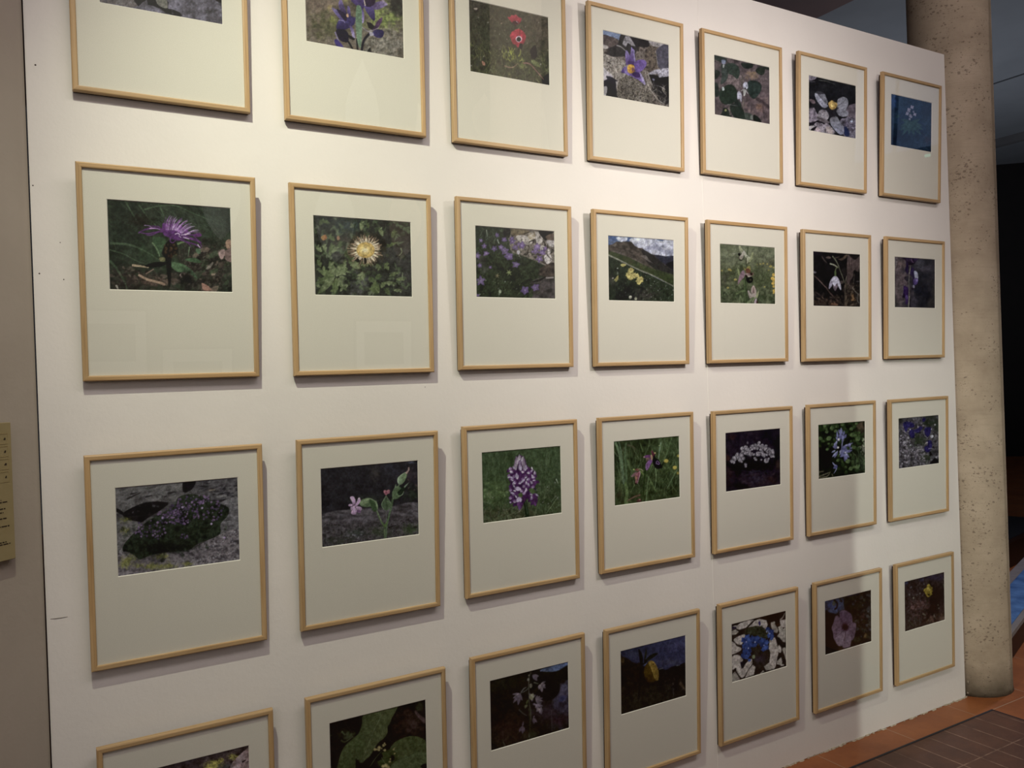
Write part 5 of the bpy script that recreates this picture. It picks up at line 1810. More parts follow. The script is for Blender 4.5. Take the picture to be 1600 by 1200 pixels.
def p20():
    s = Sheet(2, 0, 170, 735, 6.857)
    s.bg('2a2728 3e3a38 4a4643 383434', 60, 5, rot=-0.25, sx=2.2, sy=0.8)
    s.texpoly([(60, 190), (500, 140), (800, 120), (800, 230), (850, 270), (700, 330), (400, 340), (160, 440), (60, 440)], '3a3634 4e4a46 585450 413d3a', 60, 10, rot=-0.3, sx=2.4, sy=0.7)
    s.texpoly([(900, 130), (1390, 80), (1390, 300), (1150, 340), (900, 240)], '1c1a1d 3c3838 4c4846 262326', 34, 8, rot=-0.1, sx=2.4, sy=0.7)
    s.poly([(800, 120), (930, 110), (900, 190), (850, 225), (800, 230)], '161417')
    s.texpoly([(150, 460), (330, 360), (480, 330), (640, 345), (560, 420), (430, 500), (340, 560), (230, 550)], '131112 1b191a', 50, 6)
    s.poly([(80, 400), (150, 440), (160, 480), (80, 440)], '1a1818')
    for q in ([(200, 300), (330, 240)], [(400, 280), (460, 265)], [(240, 250), (300, 235)], [(580, 280), (620, 275)], [(640, 240), (720, 230)], [(1090, 200), (1150, 210)], [(1180, 330), (1390, 290)], [(1200, 600), (1390, 600)]):
        s.stroke(q, 22, 10, '1e1b1c', a=0.8)
    s.stroke([(1170, 280), (1260, 265)], 26, 14, '5c5854')
    s.stroke([(1080, 210), (1140, 205)], 18, 10, '6a6050')
    s.texpoly([(80, 560), (340, 560), (250, 700), (180, 860), (90, 860)], '3c3834 585450 4a4642', 50, 10, sx=1.8, sy=0.8)
    s.texpoly([(1190, 350), (1400, 300), (1400, 700), (1180, 660), (1230, 500), (1290, 420)], '44403f 5c5856 3a3636', 40, 10, rot=-0.1, sx=2.6, sy=0.6)
    s.texpoly([(90, 880), (300, 960), (560, 890), (850, 870), (1000, 780), (1180, 690), (1410, 640), (1410, 960), (800, 1060), (90, 1150)], '332e30 544c4c 665e5c 3f393b', 44, 8, sx=1.6)
    s.area(350, 1010, 200, 50, '4a4244 5c5452', 0.7, 40)
    for x, y, rx, ry in ((220, 950, 90, 50), (170, 1000, 60, 60), (480, 1030, 120, 40), (560, 920, 80, 40), (640, 1020, 80, 40), (170, 640, 60, 40), (840, 1000, 60, 30), (170, 530, 60, 30), (320, 1020, 50, 26)):
        s.area(x, y, rx, ry, '55542c 6c6a30 424422', 0.85, 22)
    s.spots(220, (850, 650, 1400, 1000), (4, 12), '8c8684 282426 746c70 9c9898 1c1a1e', a=0.6)
    s.spots(120, (90, 600, 350, 900), (4, 12), '6c6664 2c2a2a 7c7674', a=0.5)
    s.spots(90, (80, 180, 1390, 450), (4, 12), '625e5a 242122 6c6862', a=0.4, asp=2.0, ang=-15)
    s.texpoly([(150, 860), (170, 780), (300, 640), (420, 540), (540, 470), (700, 380), (740, 290), (860, 250), (1000, 270), (1130, 330), (1240, 370), (1290, 410), (1270, 490), (1200, 570), (1190, 680), (1050, 750), (960, 780), (860, 850), (700, 870), (560, 880), (420, 920), (330, 950), (260, 900), (200, 870)],
              '131512 1c211a 262c20 171a15', 50, 6)
    s.area(600, 820, 330, 90, '100f10 171817', 0.8, 40)
    s.spots(150, (130, 300, 1300, 960), (10, 26), '171a15 222720 2c3226 3a3836', a=0.7, dens=lambda x, y: 200 < abs(y - (1000 - x * 0.44)) + 0 < 330)
    s.spots(170, (180, 330, 1270, 900), (5, 14), '2c3424 202619 39402d 12130f', a=0.7, dens=lambda x, y: abs(y - (980 - x * 0.42)) < 260)
    P = '4c3850 5c4460 40304a 664e68 3c2e44'
    for (x, y, rx, ry, n) in ((800, 470, 190, 110, 70), (880, 340, 160, 70, 45), (620, 500, 130, 70, 36), (450, 620, 180, 90, 30), (340, 660, 80, 60, 16), (1080, 420, 150, 120, 36), (720, 420, 120, 60, 20), (760, 550, 90, 30, 18), (500, 690, 60, 50, 9), (820, 700, 60, 50, 9), (1000, 300, 120, 40, 16)):
        for _ in range(n):
            t = s.rg.random() * 6.28
            q = s.rg.random() ** 0.6
            x_, y_ = x + rx * q * math.cos(t), y + ry * q * math.sin(t)
            cs = P.split()
            s.dot(x_, y_, 6 + 7 * s.rg.random(), cs[int(s.rg.random() * 5)], a=0.85)
    for x, y in ((790, 392), (575, 505), (1000, 400), (1240, 720), (1100, 570)):
        s.dot(x, y, 12, '8c7890')
    return s.done((152, 143, 128))


def p21():
    s = Sheet(2, 1, 490, 710, 8.0)
    s.bg('1c1a1c 262426 201e20', 130, 4)
    s.area(780, 230, 60, 110, '38322c 403a34', 0.6, 40)
    s.area(1230, 250, 120, 140, '302a2c 3c3032', 0.7, 50)
    s.area(1230, 480, 110, 130, '20261c 2a3024', 0.8, 50)
    s.area(950, 180, 140, 80, '2c2a2e 34323a', 0.7, 60)
    s.area(700, 560, 300, 60, '242622 2e3029', 0.7, 50)
    s.spots(12, (1150, 200, 1300, 450), (6, 14), '54403a 5c4c3c', a=0.7)
    s.texpoly([(90, 770), (240, 710), (500, 680), (900, 660), (1310, 600), (1310, 900), (90, 960)], '2e2a2a 4a4444 565050 3c3737', 60, 16, sx=2.4, sy=0.8)
    s.texpoly([(100, 860), (600, 850), (900, 800), (1310, 780), (1310, 1010), (100, 1160)], '262223 4a4443 383333 2a2726', 30, 20)
    s.area(500, 800, 230, 60, '544c50 4c4648', 0.7, 50)
    s.area(1220, 930, 130, 70, '2c3820 38462a 26301c', 0.9, 26)
    s.area(840, 960, 150, 80, '2c3224 3c4230 23261e', 0.9, 26)
    s.area(540, 980, 120, 60, '283028 3a4036', 0.7, 24)
    s.area(330, 1080, 200, 60, '23261c 32362a', 0.7, 26)
    s.spots(110, (110, 880, 1300, 1120), (6, 20), '5c5452 201d1e 6c6664 2c3024', a=0.5, asp=1.4, ang=0)
    s.spots(14, (400, 1000, 620, 1080), (8, 16), '6c6a6c 585658', a=0.7)
    s.stroke([(940, 910), (1030, 885)], 14, 8, '100f10')
    for x in range(100, 1300, 70):
        s.area(x, 790 - (x - 100) * 0.10 + s.rg.random() * 50, 60, 16, '2a2626 322e2e', 0.5, 20)
    G = '4c5c40'
    s.stroke([(890, 1070), (885, 900), (860, 860), (820, 780), (790, 700)], 14, 16, '4a5a38')
    s.stroke([(905, 1060), (915, 900), (940, 780), (975, 650), (990, 560)], 16, 26, '46583a')
    s.stroke([(905, 880), (912, 780), (905, 690)], 10, 8, '585a50')
    s.stroke([(795, 700), (850, 830)], 8, 6, '75845c')
    s.poly([(855, 830), (890, 870), (930, 820), (920, 880), (890, 910)], '44582e')
    s.poly([(575, 600), (610, 560), (680, 542), (740, 555), (790, 610), (808, 660), (780, 710), (745, 700), (720, 650), (660, 655), (600, 640)], '5c6c48', '34442a', 45, tex=0.08)
    s.poly([(590, 590), (660, 548), (715, 560), (660, 610), (610, 630)], '6c7a54', a=0.7, soft=10)
    s.poly([(700, 560), (760, 590), (790, 680), (770, 715), (735, 690), (715, 620)], '2f3f26')
    s.poly([(780, 570), (795, 600), (808, 660), (795, 680), (780, 620)], '5a6c48')
    s.stroke([(700, 545), (770, 580), (800, 640)], 6, 5, '76865c')
    s.poly([(908, 510), (935, 560), (970, 590), (968, 640), (940, 685), (905, 695), (868, 670), (850, 620), (865, 580), (895, 550)], '3c4c34', '4a5a3c', 0, tex=0.1)
    s.stroke([(908, 515), (870, 580), (852, 630), (880, 680)], 7, 6, '6c7c58')
    s.stroke([(908, 515), (945, 570), (970, 620)], 7, 6, '6c7c58')
    s.stroke([(908, 540), (910, 680)], 8, 8, '2e3a28')
    s.poly([(876, 455), (895, 440), (915, 450), (935, 436), (957, 450), (950, 480), (925, 490), (910, 508), (890, 490)], 'a06468', '8c5058', 90)
    s.poly([(900, 460), (925, 470), (910, 495)], '7c3c48')
    s.poly([(990, 550), (985, 480), (1010, 420), (1060, 390), (1100, 420), (1130, 450), (1110, 500), (1060, 545), (1010, 555)], '566844', '36472c', 0, tex=0.1)
    s.poly([(1100, 430), (1140, 390), (1195, 345), (1170, 380), (1120, 440)], '66785a')
    s.poly([(1050, 470), (1130, 400), (1135, 440), (1090, 510)], '1c241a')
    s.stroke([(1060, 520), (1110, 500), (1130, 460)], 7, 4, '7a8a64')
    s.poly([(1015, 420), (1030, 362), (1035, 400)], '5c6c4c')
    s.poly([(1060, 390), (1070, 360), (1080, 380)], '50603f')
    s.poly([(1062, 365), (1050, 320), (1060, 280), (1110, 240), (1170, 215), (1165, 270), (1140, 330), (1100, 370)], '6a7a5c', '53643f', 0, tex=0.08)
    s.stroke([(1065, 360), (1055, 310), (1100, 250), (1160, 215)], 7, 5, '8a9674')
    s.poly([(1150, 225), (1180, 190), (1185, 155), (1200, 160), (1198, 195), (1170, 235)], '94786c')
    L = 'a08294'
    for pts in ([(500, 625), (478, 580), (458, 540), (465, 522), (500, 522), (522, 560), (525, 610)], [(520, 630), (545, 580), (560, 540), (580, 540), (588, 580), (560, 625), (530, 645)],
                [(490, 640), (450, 645), (436, 632), (455, 615), (500, 622)], [(500, 650), (465, 655), (470, 690), (500, 690), (520, 670)],
                [(510, 670), (480, 700), (472, 735), (500, 750), (530, 745), (540, 700), (530, 670)], [(530, 650), (580, 648), (606, 672), (590, 700), (550, 690)]):
        s.poly(pts, 'ab8ca0', '94748c', 90, tex=0.06)
    s.poly([(540, 690), (590, 700), (585, 725), (550, 720)], '6c4c68')
    s.dot(510, 648, 16, 'a48498')
    s.dot(495, 632, 6, '5c3c50')
    s.stroke([(560, 555), (575, 545)], 10, 8, 'c8b8c4')
    s.stroke([(470, 545), (490, 580)], 9, 7, 'c4b0bc')
    s.area(1230, 95, 40, 20, '5c6070 6c7080', 0.7, 30)  # lamp glint on the glass, painted into the print
    return s.done((164, 155, 138))


def p22():
    s = Sheet(2, 2, 745, 690, 9.229)
    s.bg('28321e 37442a 2f3a24 3e4a30', 90, 4, sx=0.6, sy=1.6)
    s.area(250, 760, 230, 260, '2c3a20 42522c 364626', 0.8, 40)
    s.area(600, 1080, 700, 160, '32341f 48462f 25281a 3f3c2a', 0.9, 30)
    s.area(1050, 850, 230, 260, '232b1b 364026 2d3621', 0.8, 40)
    s.blades(260, (80, 150, 1210, 700), (70, 170), 9, (75, 115), '3e4c30 485738 2a3520 33402a', 0.6)
    s.blades(240, (80, 700, 1210, 1180), (60, 190), 9, (30, 150), '4c5a36 5c6848 1f2618 3a472a 6c7254 2c3822', 0.65)
    s.blades(80, (80, 950, 800, 1180), (50, 140), 9, (20, 160), '6c6852 585640 26281b', 0.7)
    s.spots(70, (110, 560, 460, 800), (10, 22), '4a5a32 3c4b2a 58683e', a=0.7)
    s.leaf(200, 820, 110, 110, 60, '54603c')
    s.stroke([(1150, 540), (1175, 600)], 12, 6, '8c9478')
    s.stroke([(1170, 800), (1060, 960), (1010, 1030)], 10, 8, '5c6844')
    s.spots(14, (130, 600, 1200, 1000), (6, 12), '8c887c 9c9486', a=0.7)
    s.stroke([(690, 830), (715, 950), (735, 1100)], 50, 60, '1c2418')
    s.stroke([(705, 860), (735, 1040)], 12, 10, '33402a')
    body = [(625, 190), (700, 250), (730, 340), (820, 420), (845, 540), (850, 640), (800, 700), (870, 760), (880, 870), (840, 890), (790, 780), (700, 860), (650, 960), (600, 960), (590, 880), (490, 870), (480, 760), (490, 640), (475, 540), (490, 420), (560, 330), (550, 250)]
    s.texpoly(body, '2c1830 40243f 362036', 40, 3)
    W = ('8c7c8c', '7c6c80', '9c8e98', '6c5870')
    V = ('46244a', '3a1c3e', '542e58', '301a34')
    cells = []
    for j, y in enumerate(range(400, 900, 52)):
        wdt = 170 + 10 * math.sin(j) if j < 7 else 150
        for i in range(-2, 3):
            x = 660 + i * wdt * 0.45 + (26 if j % 2 else -10) + (s.rg.random() - .5) * 24
            if y > 800 and abs(x - 700) < 50:
                continue
            cells.append((x, y + (s.rg.random() - .5) * 24))
    for x, y in cells:
        a_ = s.rg.random() * 60 - 30
        s.leaf(x, y, 250 + a_, 70, 50, V[int(s.rg.random() * 4)], V[int(s.rg.random() * 4)])
        s.leaf(x + 8, y + 5, 310 + a_, 60, 40, V[int(s.rg.random() * 4)])
        if s.rg.random() < 0.75:
            s.leaf(x - 18, y + 10, 70 + a_, 52, 44, W[int(s.rg.random() * 4)], V[2])
        if s.rg.random() < 0.4:
            s.leaf(x, y, 150 + a_ * 2, 45, 20, 'a49aa0')
    for y in range(250, 400, 30):
        for i in (-1, 0, 1):
            s.leaf(625 + i * 45 * (y - 160) / 180, y + 40, 90 - i * 22, 90, 36, ('a09494', '84768a', '94868c')[i + 1], '5c4858')
    s.leaf(620, 270, 92, 90, 40, 'aaa09a', '7c6c78')
    s.leaf(650, 280, 75, 70, 26, '9a8e90')
    for x, y, a_, L, w in ((475, 500, 330, 70, 26), (485, 415, 320, 60, 24), (640, 590, 40, 80, 34), (640, 690, 165, 100, 60), (720, 560, 50, 50, 26), (580, 870, 55, 100, 56), (640, 870, 100, 70, 40),
                           (500, 880, 160, 30, 24), (540, 750, 160, 60, 30), (560, 400, 130, 60, 26), (780, 430, 30, 50, 24), (800, 520, 10, 50, 24), (850, 750, 320, 60, 24), (520, 620, 60, 60, 30),
                           (700, 420, 80, 90, 40), (640, 420, 100, 100, 50), (740, 600, 300, 50, 30), (720, 690, 240, 60, 26), (590, 540, 100, 90, 50)):
        s.leaf(x, y, a_, L, w, 'a498a2', '7c6a80')
    s.poly([(755, 690), (800, 670), (850, 700), (850, 740), (790, 745)], '44562f', tex=0.2)
    s.poly([(600, 760), (650, 740), (665, 790), (620, 800)], '3c4c24')
    s.leaf(620, 900, 270, 90, 40, '45284c', '5c3c68')
    return s.done((162, 153, 137))


def p23():
    s = Sheet(2, 3, 950, 675, 10.0)
    s.bg('1c2214 28301c 303a20 242c18', 90, 4)
    s.area(560, 200, 250, 120, '14180f 1f2416', 0.8, 60)
    s.area(900, 220, 260, 130, '2e3a1f 38462a', 0.8, 60)
    s.area(150, 300, 60, 200, '181c12 20251a', 0.8, 60)
    s.area(560, 520, 120, 80, '1b2012 262c1a', 0.7, 60)
    s.area(1050, 780, 100, 200, '161a10 22281a', 0.7, 60)
    s.area(180, 1000, 100, 110, '26241a 34301f', 0.7, 60)
    s.blades(230, (90, 330, 1130, 1180), (120, 420), 15, (55, 125), '38462a 4a5a34 2a3520 1c2416 445230 546240', 0.6, 0.15)
    s.blades(50, (600, 400, 1130, 900), (100, 300), 14, (40, 80), '44542e 38482a', 0.6)
    s.stroke([(300, 200), (400, 230), (430, 280)], 30, 16, '3c3a28', a=0.8, soft=10)
    s.stroke([(240, 280), (290, 180)], 22, 14, '3c3a2a', a=0.8, soft=10)
    s.stroke([(125, 160), (180, 330), (215, 520), (245, 760)], 34, 44, '4a5a3c')
    s.stroke([(175, 150), (210, 320), (240, 600), (250, 800)], 22, 30, '44543a')
    s.stroke([(280, 180), (275, 420), (290, 620), (285, 860)], 26, 44, '3c4c30')
    s.stroke([(280, 800), (300, 950), (285, 1110)], 40, 60, '46562f')
    s.stroke([(310, 450), (350, 560), (390, 630)], 28, 14, '42522f')
    s.stroke([(510, 180), (550, 300)], 16, 14, '3c4a2a')
    s.stroke([(830, 170), (810, 280), (795, 410)], 24, 18, '54644a')
    s.stroke([(880, 110), (925, 230)], 18, 14, '38462a')
    s.stroke([(1000, 90), (930, 320), (860, 480)], 20, 24, '3c4a2c')
    s.stroke([(745, 570), (760, 700), (740, 860)], 22, 14, '4e5e3a')
    s.stroke([(640, 700), (690, 800), (750, 920)], 18, 14, '46562f')
    s.stroke([(600, 1080), (620, 850), (640, 700)], 22, 14, '4a5a36')
    s.stroke([(1080, 600), (1000, 740), (930, 880)], 16, 12, '485838')
    s.stroke([(590, 590), (570, 760), (560, 1000)], 26, 20, '1e2a14')
    s.stroke([(870, 470), (840, 560)], 20, 20, '161c10')
    s.stroke([(420, 820), (360, 940)], 10, 8, '46552f')
    s.stroke([(300, 1080), (400, 1020), (500, 985)], 12, 26, '5a4434')
    for x, y, r in ((915, 450, 36), (1050, 555, 34), (1100, 640, 24), (1105, 370, 24)):
        s.dot(x, y, r, '8c7c30', r * 0.85, a=0.9, soft=10)
    s.dot(1030, 545, 12, 'a08c38', soft=4)
    s.stroke([(820, 210), (800, 210)], 12, 10, '6c7c4c')
    # main flower
    s.poly([(562, 385), (600, 362), (660, 358), (685, 380), (670, 410), (600, 405)], '5c3358', '4a2648', 0)
    s.dot(570, 388, 14, 'a07c7c', 10)
    s.poly([(600, 410), (640, 400), (680, 420), (640, 440), (610, 460)], '6c5a3c', '3e2a3a', 45)
    s.poly([(690, 420), (700, 450), (670, 510), (630, 580), (608, 596), (594, 570), (600, 500), (640, 445)], '54305a', '74507a', 90, tex=0.06)
    s.stroke([(596, 560), (600, 500), (640, 450)], 7, 5, '8c6a8c')
    s.poly([(680, 300), (700, 290), (715, 320), (745, 340), (730, 380), (700, 400), (680, 380), (690, 350)], '4c1f2c', '3a1820', 90)
    s.dot(740, 326, 12, 'a08c50')
    s.poly([(670, 365), (690, 355), (705, 400), (695, 440), (680, 430)], '7c6448')
    s.poly([(710, 385), (735, 360), (750, 400), (780, 420), (820, 470), (838, 520), (830, 560), (790, 575), (755, 565), (725, 530), (700, 460)], '0f0c10')
    s.stroke([(762, 455), (755, 490), (800, 505), (815, 490), (780, 450), (762, 455)], 8, 8, '6c5474', smooth=False)
    s.poly([(768, 465), (800, 480), (795, 495), (765, 488)], '2c1f30')
    # second flower
    s.poly([(420, 590), (450, 570), (500, 575), (495, 600), (460, 610)], '5c3a30')
    s.dot(410, 585, 10, '7c8c40')
    s.stroke([(490, 575), (530, 585), (550, 610)], 12, 8, '7c7c50')
    s.poly([(510, 600), (560, 640), (560, 670), (520, 640)], '4c5c2c')
    s.poly([(370, 690), (400, 650), (450, 620), (455, 650), (420, 685), (380, 700)], '7a5c5c', '5c3c40', 0)
    s.poly([(425, 680), (460, 640), (490, 610), (508, 640), (490, 730), (470, 790), (440, 805), (430, 740)], '6c4440', '5c3038', 0, tex=0.15, ts=20)
    s.stroke([(500, 610), (505, 660), (480, 740), (465, 800)], 10, 6, '94707c')
    s.stroke([(445, 700), (450, 750)], 16, 10, '7c6438')
    s.dot(440, 808, 20, '1c100e', 12)
    s.poly([(460, 1060), (500, 1045), (530, 1070), (510, 1090), (460, 1090)], '4c2c28')
    s.dot(500, 1055, 12, '8c5c54')
    return s.done((160, 151, 137))


def p24():
    s = Sheet(2, 4, 1125, 665, 10.905)
    s.bg('16121a 1d181f 221b22', 110, 4)
    s.area(980, 400, 80, 320, '100e14 15131a', 0.8, 60)
    s.area(220, 190, 90, 60, '2a1c1a 241a1c', 0.7, 40)
    s.area(130, 560, 50, 90, '2c1c18 301f1a', 0.8, 40)
    s.area(150, 850, 80, 180, '21171a 281c1a', 0.7, 40)
    s.area(1000, 660, 70, 110, '2b1f1c 2f2320', 0.8, 40)
    s.area(880, 930, 90, 60, '341f18 2a1c18', 0.7, 40)
    s.area(600, 920, 330, 120, '20191f 2b2126', 0.7, 50)
    s.area(580, 660, 380, 150, '0b0a0d 100f13', 0.95, 60)
    s.area(300, 720, 120, 100, '0d0c0f 121013', 0.8, 60)
    s.area(330, 1020, 200, 60, '0c0b0f 121014', 0.8, 60)
    for _ in range(90):
        x, y = 480 + 300 * s.rg.random(), 760 + 180 * s.rg.random()
        t = s.rg.random() * 3.1
        s.stroke([(x, y), (x + 60 * math.cos(t), y + 50 * math.sin(t)), (x + 120 * math.cos(t + .4), y + 70 * math.sin(t + .4))], 5, 3, ('2f2a38', '3a3440', '211c28')[int(s.rg.random() * 3)], a=0.6)
    s.spots(60, (110, 820, 1040, 1100), (6, 26), '2c2124 191318 33262a', a=0.4, asp=2.5, ang=-20)
    heads = [(250, 560, 40), (215, 600, 36), (240, 620, 26), (300, 500, 36), (320, 545, 34), (370, 500, 38), (345, 590, 32), (400, 555, 34), (375, 610, 20), (390, 390, 36), (400, 440, 34), (445, 365, 34), (450, 400, 30),
             (440, 460, 34), (500, 410, 38), (490, 470, 40), (520, 500, 26), (550, 360, 34), (585, 345, 34), (545, 400, 24), (600, 380, 30), (550, 480, 26), (580, 490, 22), (630, 340, 26), (640, 385, 28), (670, 295, 28), (665, 340, 28),
             (700, 350, 26), (725, 330, 24), (700, 400, 28), (655, 480, 42), (735, 370, 32), (720, 450, 28), (745, 490, 34), (780, 370, 34), (790, 400, 38), (760, 520, 20), (840, 400, 32), (820, 430, 36), (805, 490, 24), (860, 440, 34),
             (870, 480, 34), (900, 430, 30), (905, 470, 28), (880, 515, 26), (915, 520, 26), (795, 595, 40), (835, 560, 18), (440, 660, 26), (445, 690, 20), (600, 555, 22), (620, 575, 22), (705, 580, 16), (790, 340, 22), (610, 330, 24)]
    for x, y, r in heads:
        s.dot(x, y, r * 1.12, '3a353a', soft=4)
        n = int(9 + r / 4)
        for k in range(n):
            t = s.rg.random() * 6.28
            q = r * 0.8 * s.rg.random() ** .5
            c = ('7c7476', '6a6266', '8a8284', '565054')[int(s.rg.random() * 4)]
            s.dot(x + q * math.cos(t), y + q * math.sin(t), r * 0.3, c, a=0.9)
    s.dot(475, 290, 14, '443c42', 24)
    return s.done((160, 150, 138))


def p25():
    s = Sheet(2, 5, 1270, 650, 11.43)
    s.bg('10120e 1a1f14 161a12', 90, 4)
    s.area(870, 180, 110, 110, '3c3024 4c3e2e 2c261c', 0.9, 40)
    s.area(930, 320, 60, 110, '3c2c28 30261f', 0.8, 40)
    s.area(230, 720, 180, 250, '0b0b0c 100f10', 0.9, 60)
    G = '2c3a1e 3c4c28 4a5c32 22301a'
    for _ in range(130):
        x, y = 110 + 820 * s.rg.random(), 120 + 900 * s.rg.random()
        if x < 420 and y > 560:
            continue
        if x > 780 and y < 280:
            continue
        c = G.split()[int(s.rg.random() * 4)]
        s.leaf(x, y, s.rg.random() * 360, 50 + 40 * s.rg.random(), 50, c, G.split()[3], a=0.9)
    for x, y, r in ((140, 410, 40), (300, 410, 50), (225, 180, 38), (420, 280, 36), (260, 290, 36), (290, 500, 26), (740, 570, 40), (640, 820, 50), (690, 950, 46), (810, 920, 50), (270, 600, 34), (540, 160, 40), (350, 220, 36), (820, 420, 50), (720, 350, 50), (460, 800, 34), (700, 240, 40)):
        s.leaf(x - r, y, 20, r * 2, r * 1.6, '4e6034', '35462a')
    s.blades(40, (680, 700, 940, 1020), (100, 260), 14, (70, 110), '44543a 3a4830 50603c', 0.6)
    s.spots(20, (890, 400, 940, 720), (12, 30), '8c8474 746c5c', a=0.6)
    s.spots(6, (830, 540, 900, 640), (10, 20), '7c7868', a=0.5)
    for q in ([(120, 1000), (200, 985)], [(120, 1080), (220, 1040), (320, 1000)], [(240, 1090), (290, 1050), (310, 1010)], [(350, 1040), (365, 1080)], [(130, 1110), (260, 1080)]):
        s.stroke(q, 18, 10, '5c5440')
    B = ('5c5c80', '6e6e92', '4c4c72', '8888a4')

    def pet(x, y, a_, L, w, c=0):
        s.leaf(x, y, a_, L, w, B[c], B[(c + 1) % 3])
    s.stroke([(545, 330), (530, 500), (515, 600), (490, 680)], 24, 18, '6a6a8c')
    for x, y, a_, L, w, c in ((520, 320, 95, 110, 44, 0), (500, 330, 108, 100, 30, 1), (545, 350, 75, 90, 40, 2), (450, 400, 95, 140, 32, 1), (560, 400, 60, 90, 50, 2), (500, 420, 90, 120, 70, 2),
                              (480, 450, 130, 100, 40, 0), (430, 470, 215, 60, 30, 3), (440, 440, 250, 90, 34, 3), (530, 480, 80, 130, 40, 0), (460, 560, 170, 100, 70, 2), (430, 540, 130, 70, 50, 0),
                              (410, 610, 210, 80, 30, 3), (450, 620, 245, 140, 44, 1), (430, 640, 230, 120, 30, 3), (560, 540, 25, 90, 30, 3), (520, 560, 330, 130, 80, 2), (600, 560, 50, 120, 24, 2),
                              (640, 540, 40, 60, 50, 0), (640, 510, 20, 90, 20, 3), (660, 560, 340, 50, 40, 2), (590, 650, 20, 130, 50, 1), (590, 660, 310, 100, 40, 3), (590, 670, 265, 140, 50, 1),
                              (580, 670, 215, 110, 50, 1), (580, 650, 160, 100, 60, 0), (590, 640, 100, 100, 50, 2), (540, 600, 60, 90, 60, 2), (600, 700, 280, 80, 40, 1), (520, 700, 80, 60, 40, 2)):
        pet(x, y, a_, L, w, c)
    for x, y, r in ((472, 415, 20), (455, 560, 20), (585, 645, 12), (490, 640, 10)):
        s.dot(x, y, r, 'aaa8a8')
    s.stroke([(360, 830), (390, 870), (420, 890)], 12, 30, '7c7ca0')
    s.poly([(370, 930), (400, 890), (440, 880), (445, 920), (410, 940)], '50507c')
    s.stroke([(430, 940), (410, 980), (385, 1020)], 18, 8, '70708c')
    return s.done((168, 158, 146))


def p26():
    s = Sheet(2, 6, 1395, 640, 12.0)
    s.bg('201e22 33302f 4a4548 2a2a26', 46, 5)
    s.area(720, 230, 170, 120, '1a1f17 232a1e', 0.9, 60)
    s.area(500, 560, 150, 130, '191d16 2c3424 1f251b', 0.9, 50)
    s.area(830, 330, 60, 110, '1c211a 272e22', 0.8, 60)
    s.area(640, 880, 110, 110, '20261b 323a28', 0.8, 50)
    s.area(160, 200, 70, 80, '1c1c1a 2a2a24', 0.8, 50)
    s.spots(420, (100, 160, 870, 1090), (6, 24), '5c5458 6c6468 7c7476 1c1a1e 46424a 3a3834', a=0.7, dens=lambda x, y: not (430 < x < 620 and 440 < y < 680) and not (600 < x < 870 and y < 360))
    s.spots(120, (110, 700, 600, 1080), (8, 26), '746c6e 8a8284 625a60 2a262c', a=0.7)
    s.spots(60, (110, 380, 330, 680), (8, 26), '7c7276 8c8488 34303a', a=0.7)
    for x, y, r in ((335, 378, 16), (305, 232, 14), (245, 360, 10), (225, 610, 26), (300, 530, 18), (340, 670, 16), (235, 865, 18), (195, 800, 12), (380, 760, 12), (185, 1010, 12), (820, 895, 14), (740, 500, 30), (725, 365, 14), (800, 280, 16)):
        s.dot(x, y, r, '9a9698', a=0.85)
    B = '1e1a3c 28234c 181630'
    for pts in ([(200, 250), (280, 220), (400, 260), (400, 330), (300, 340), (250, 420), (220, 350)], [(310, 410), (360, 370), (410, 400), (410, 520), (360, 530), (320, 490)],
                [(400, 380), (460, 360), (520, 310), (570, 330), (540, 380), (500, 430), (440, 430)], [(600, 370), (640, 330), (720, 330), (720, 400), (690, 490), (650, 510), (610, 450)],
                [(560, 170), (610, 150), (620, 200), (570, 230)], [(640, 600), (690, 570), (740, 600), (740, 700), (680, 800), (610, 770), (600, 700), (660, 660)]):
        s.texpoly(pts, B, 40, 5)
    s.stroke([(590, 410), (600, 480), (660, 530)], 12, 6, '6c6470')
    s.stroke([(440, 420), (530, 395)], 8, 5, '48406c')
    s.poly([(690, 800), (720, 790), (745, 850), (700, 860)], '10100f')
    s.poly([(690, 1010), (760, 940), (800, 895), (840, 930), (875, 900), (875, 1010), (720, 1030)], '101018', smooth=False)
    s.stroke([(610, 640), (655, 610), (650, 640)], 14, 8, '8c8478')
    s.stroke([(450, 715), (520, 712)], 10, 8, '6c6866')
    s.stroke([(470, 750), (550, 745)], 14, 10, '7c7472')
    s.stroke([(680, 730), (760, 725)], 8, 6, '8c8488')
    s.spots(20, (280, 560, 620, 700), (8, 18), '3c4634 2c3626', a=0.8)
    return s.done((162, 154, 140))


def p30():
    s = Sheet(3, 0, 220, 1130, 7.273)
    s.bg('1c1615 2a2220 3a302c 221b1a', 70, 5)
    s.area(300, 300, 500, 260, '241e20 352d30', 0.6, 60)
    s.texpoly([(1260, 240), (1180, 310), (1080, 400), (1030, 470), (1000, 560), (900, 900), (1300, 1100), (1300, 200)], '4c3c34 64504a 70605a 54443c', 90, 3)
    s.poly([(1150, 430), (1200, 410), (1190, 430), (1170, 440), (1165, 455), (1150, 440)], '1c1616', smooth=False)
    s.stroke([(1210, 440), (1230, 435)], 10, 8, '2c2220')
    for x, y, rx, ry in ((840, 470, 80, 40), (1050, 380, 44, 26), (780, 500, 60, 30), (910, 430, 30, 24)):
        s.area(x, y, rx * 1.3, ry * 1.4, '5c5524 7a7030 4a441c', 0.95, 16)
    s.area(960, 490, 80, 40, '2a2c28 3a3c36', 0.8, 24)
    s.spots(80, (0, 600, 1300, 1500), (8, 40), '4c4038 1c1816 5c5048', a=0.5)
    return s.done((124, 115, 99))


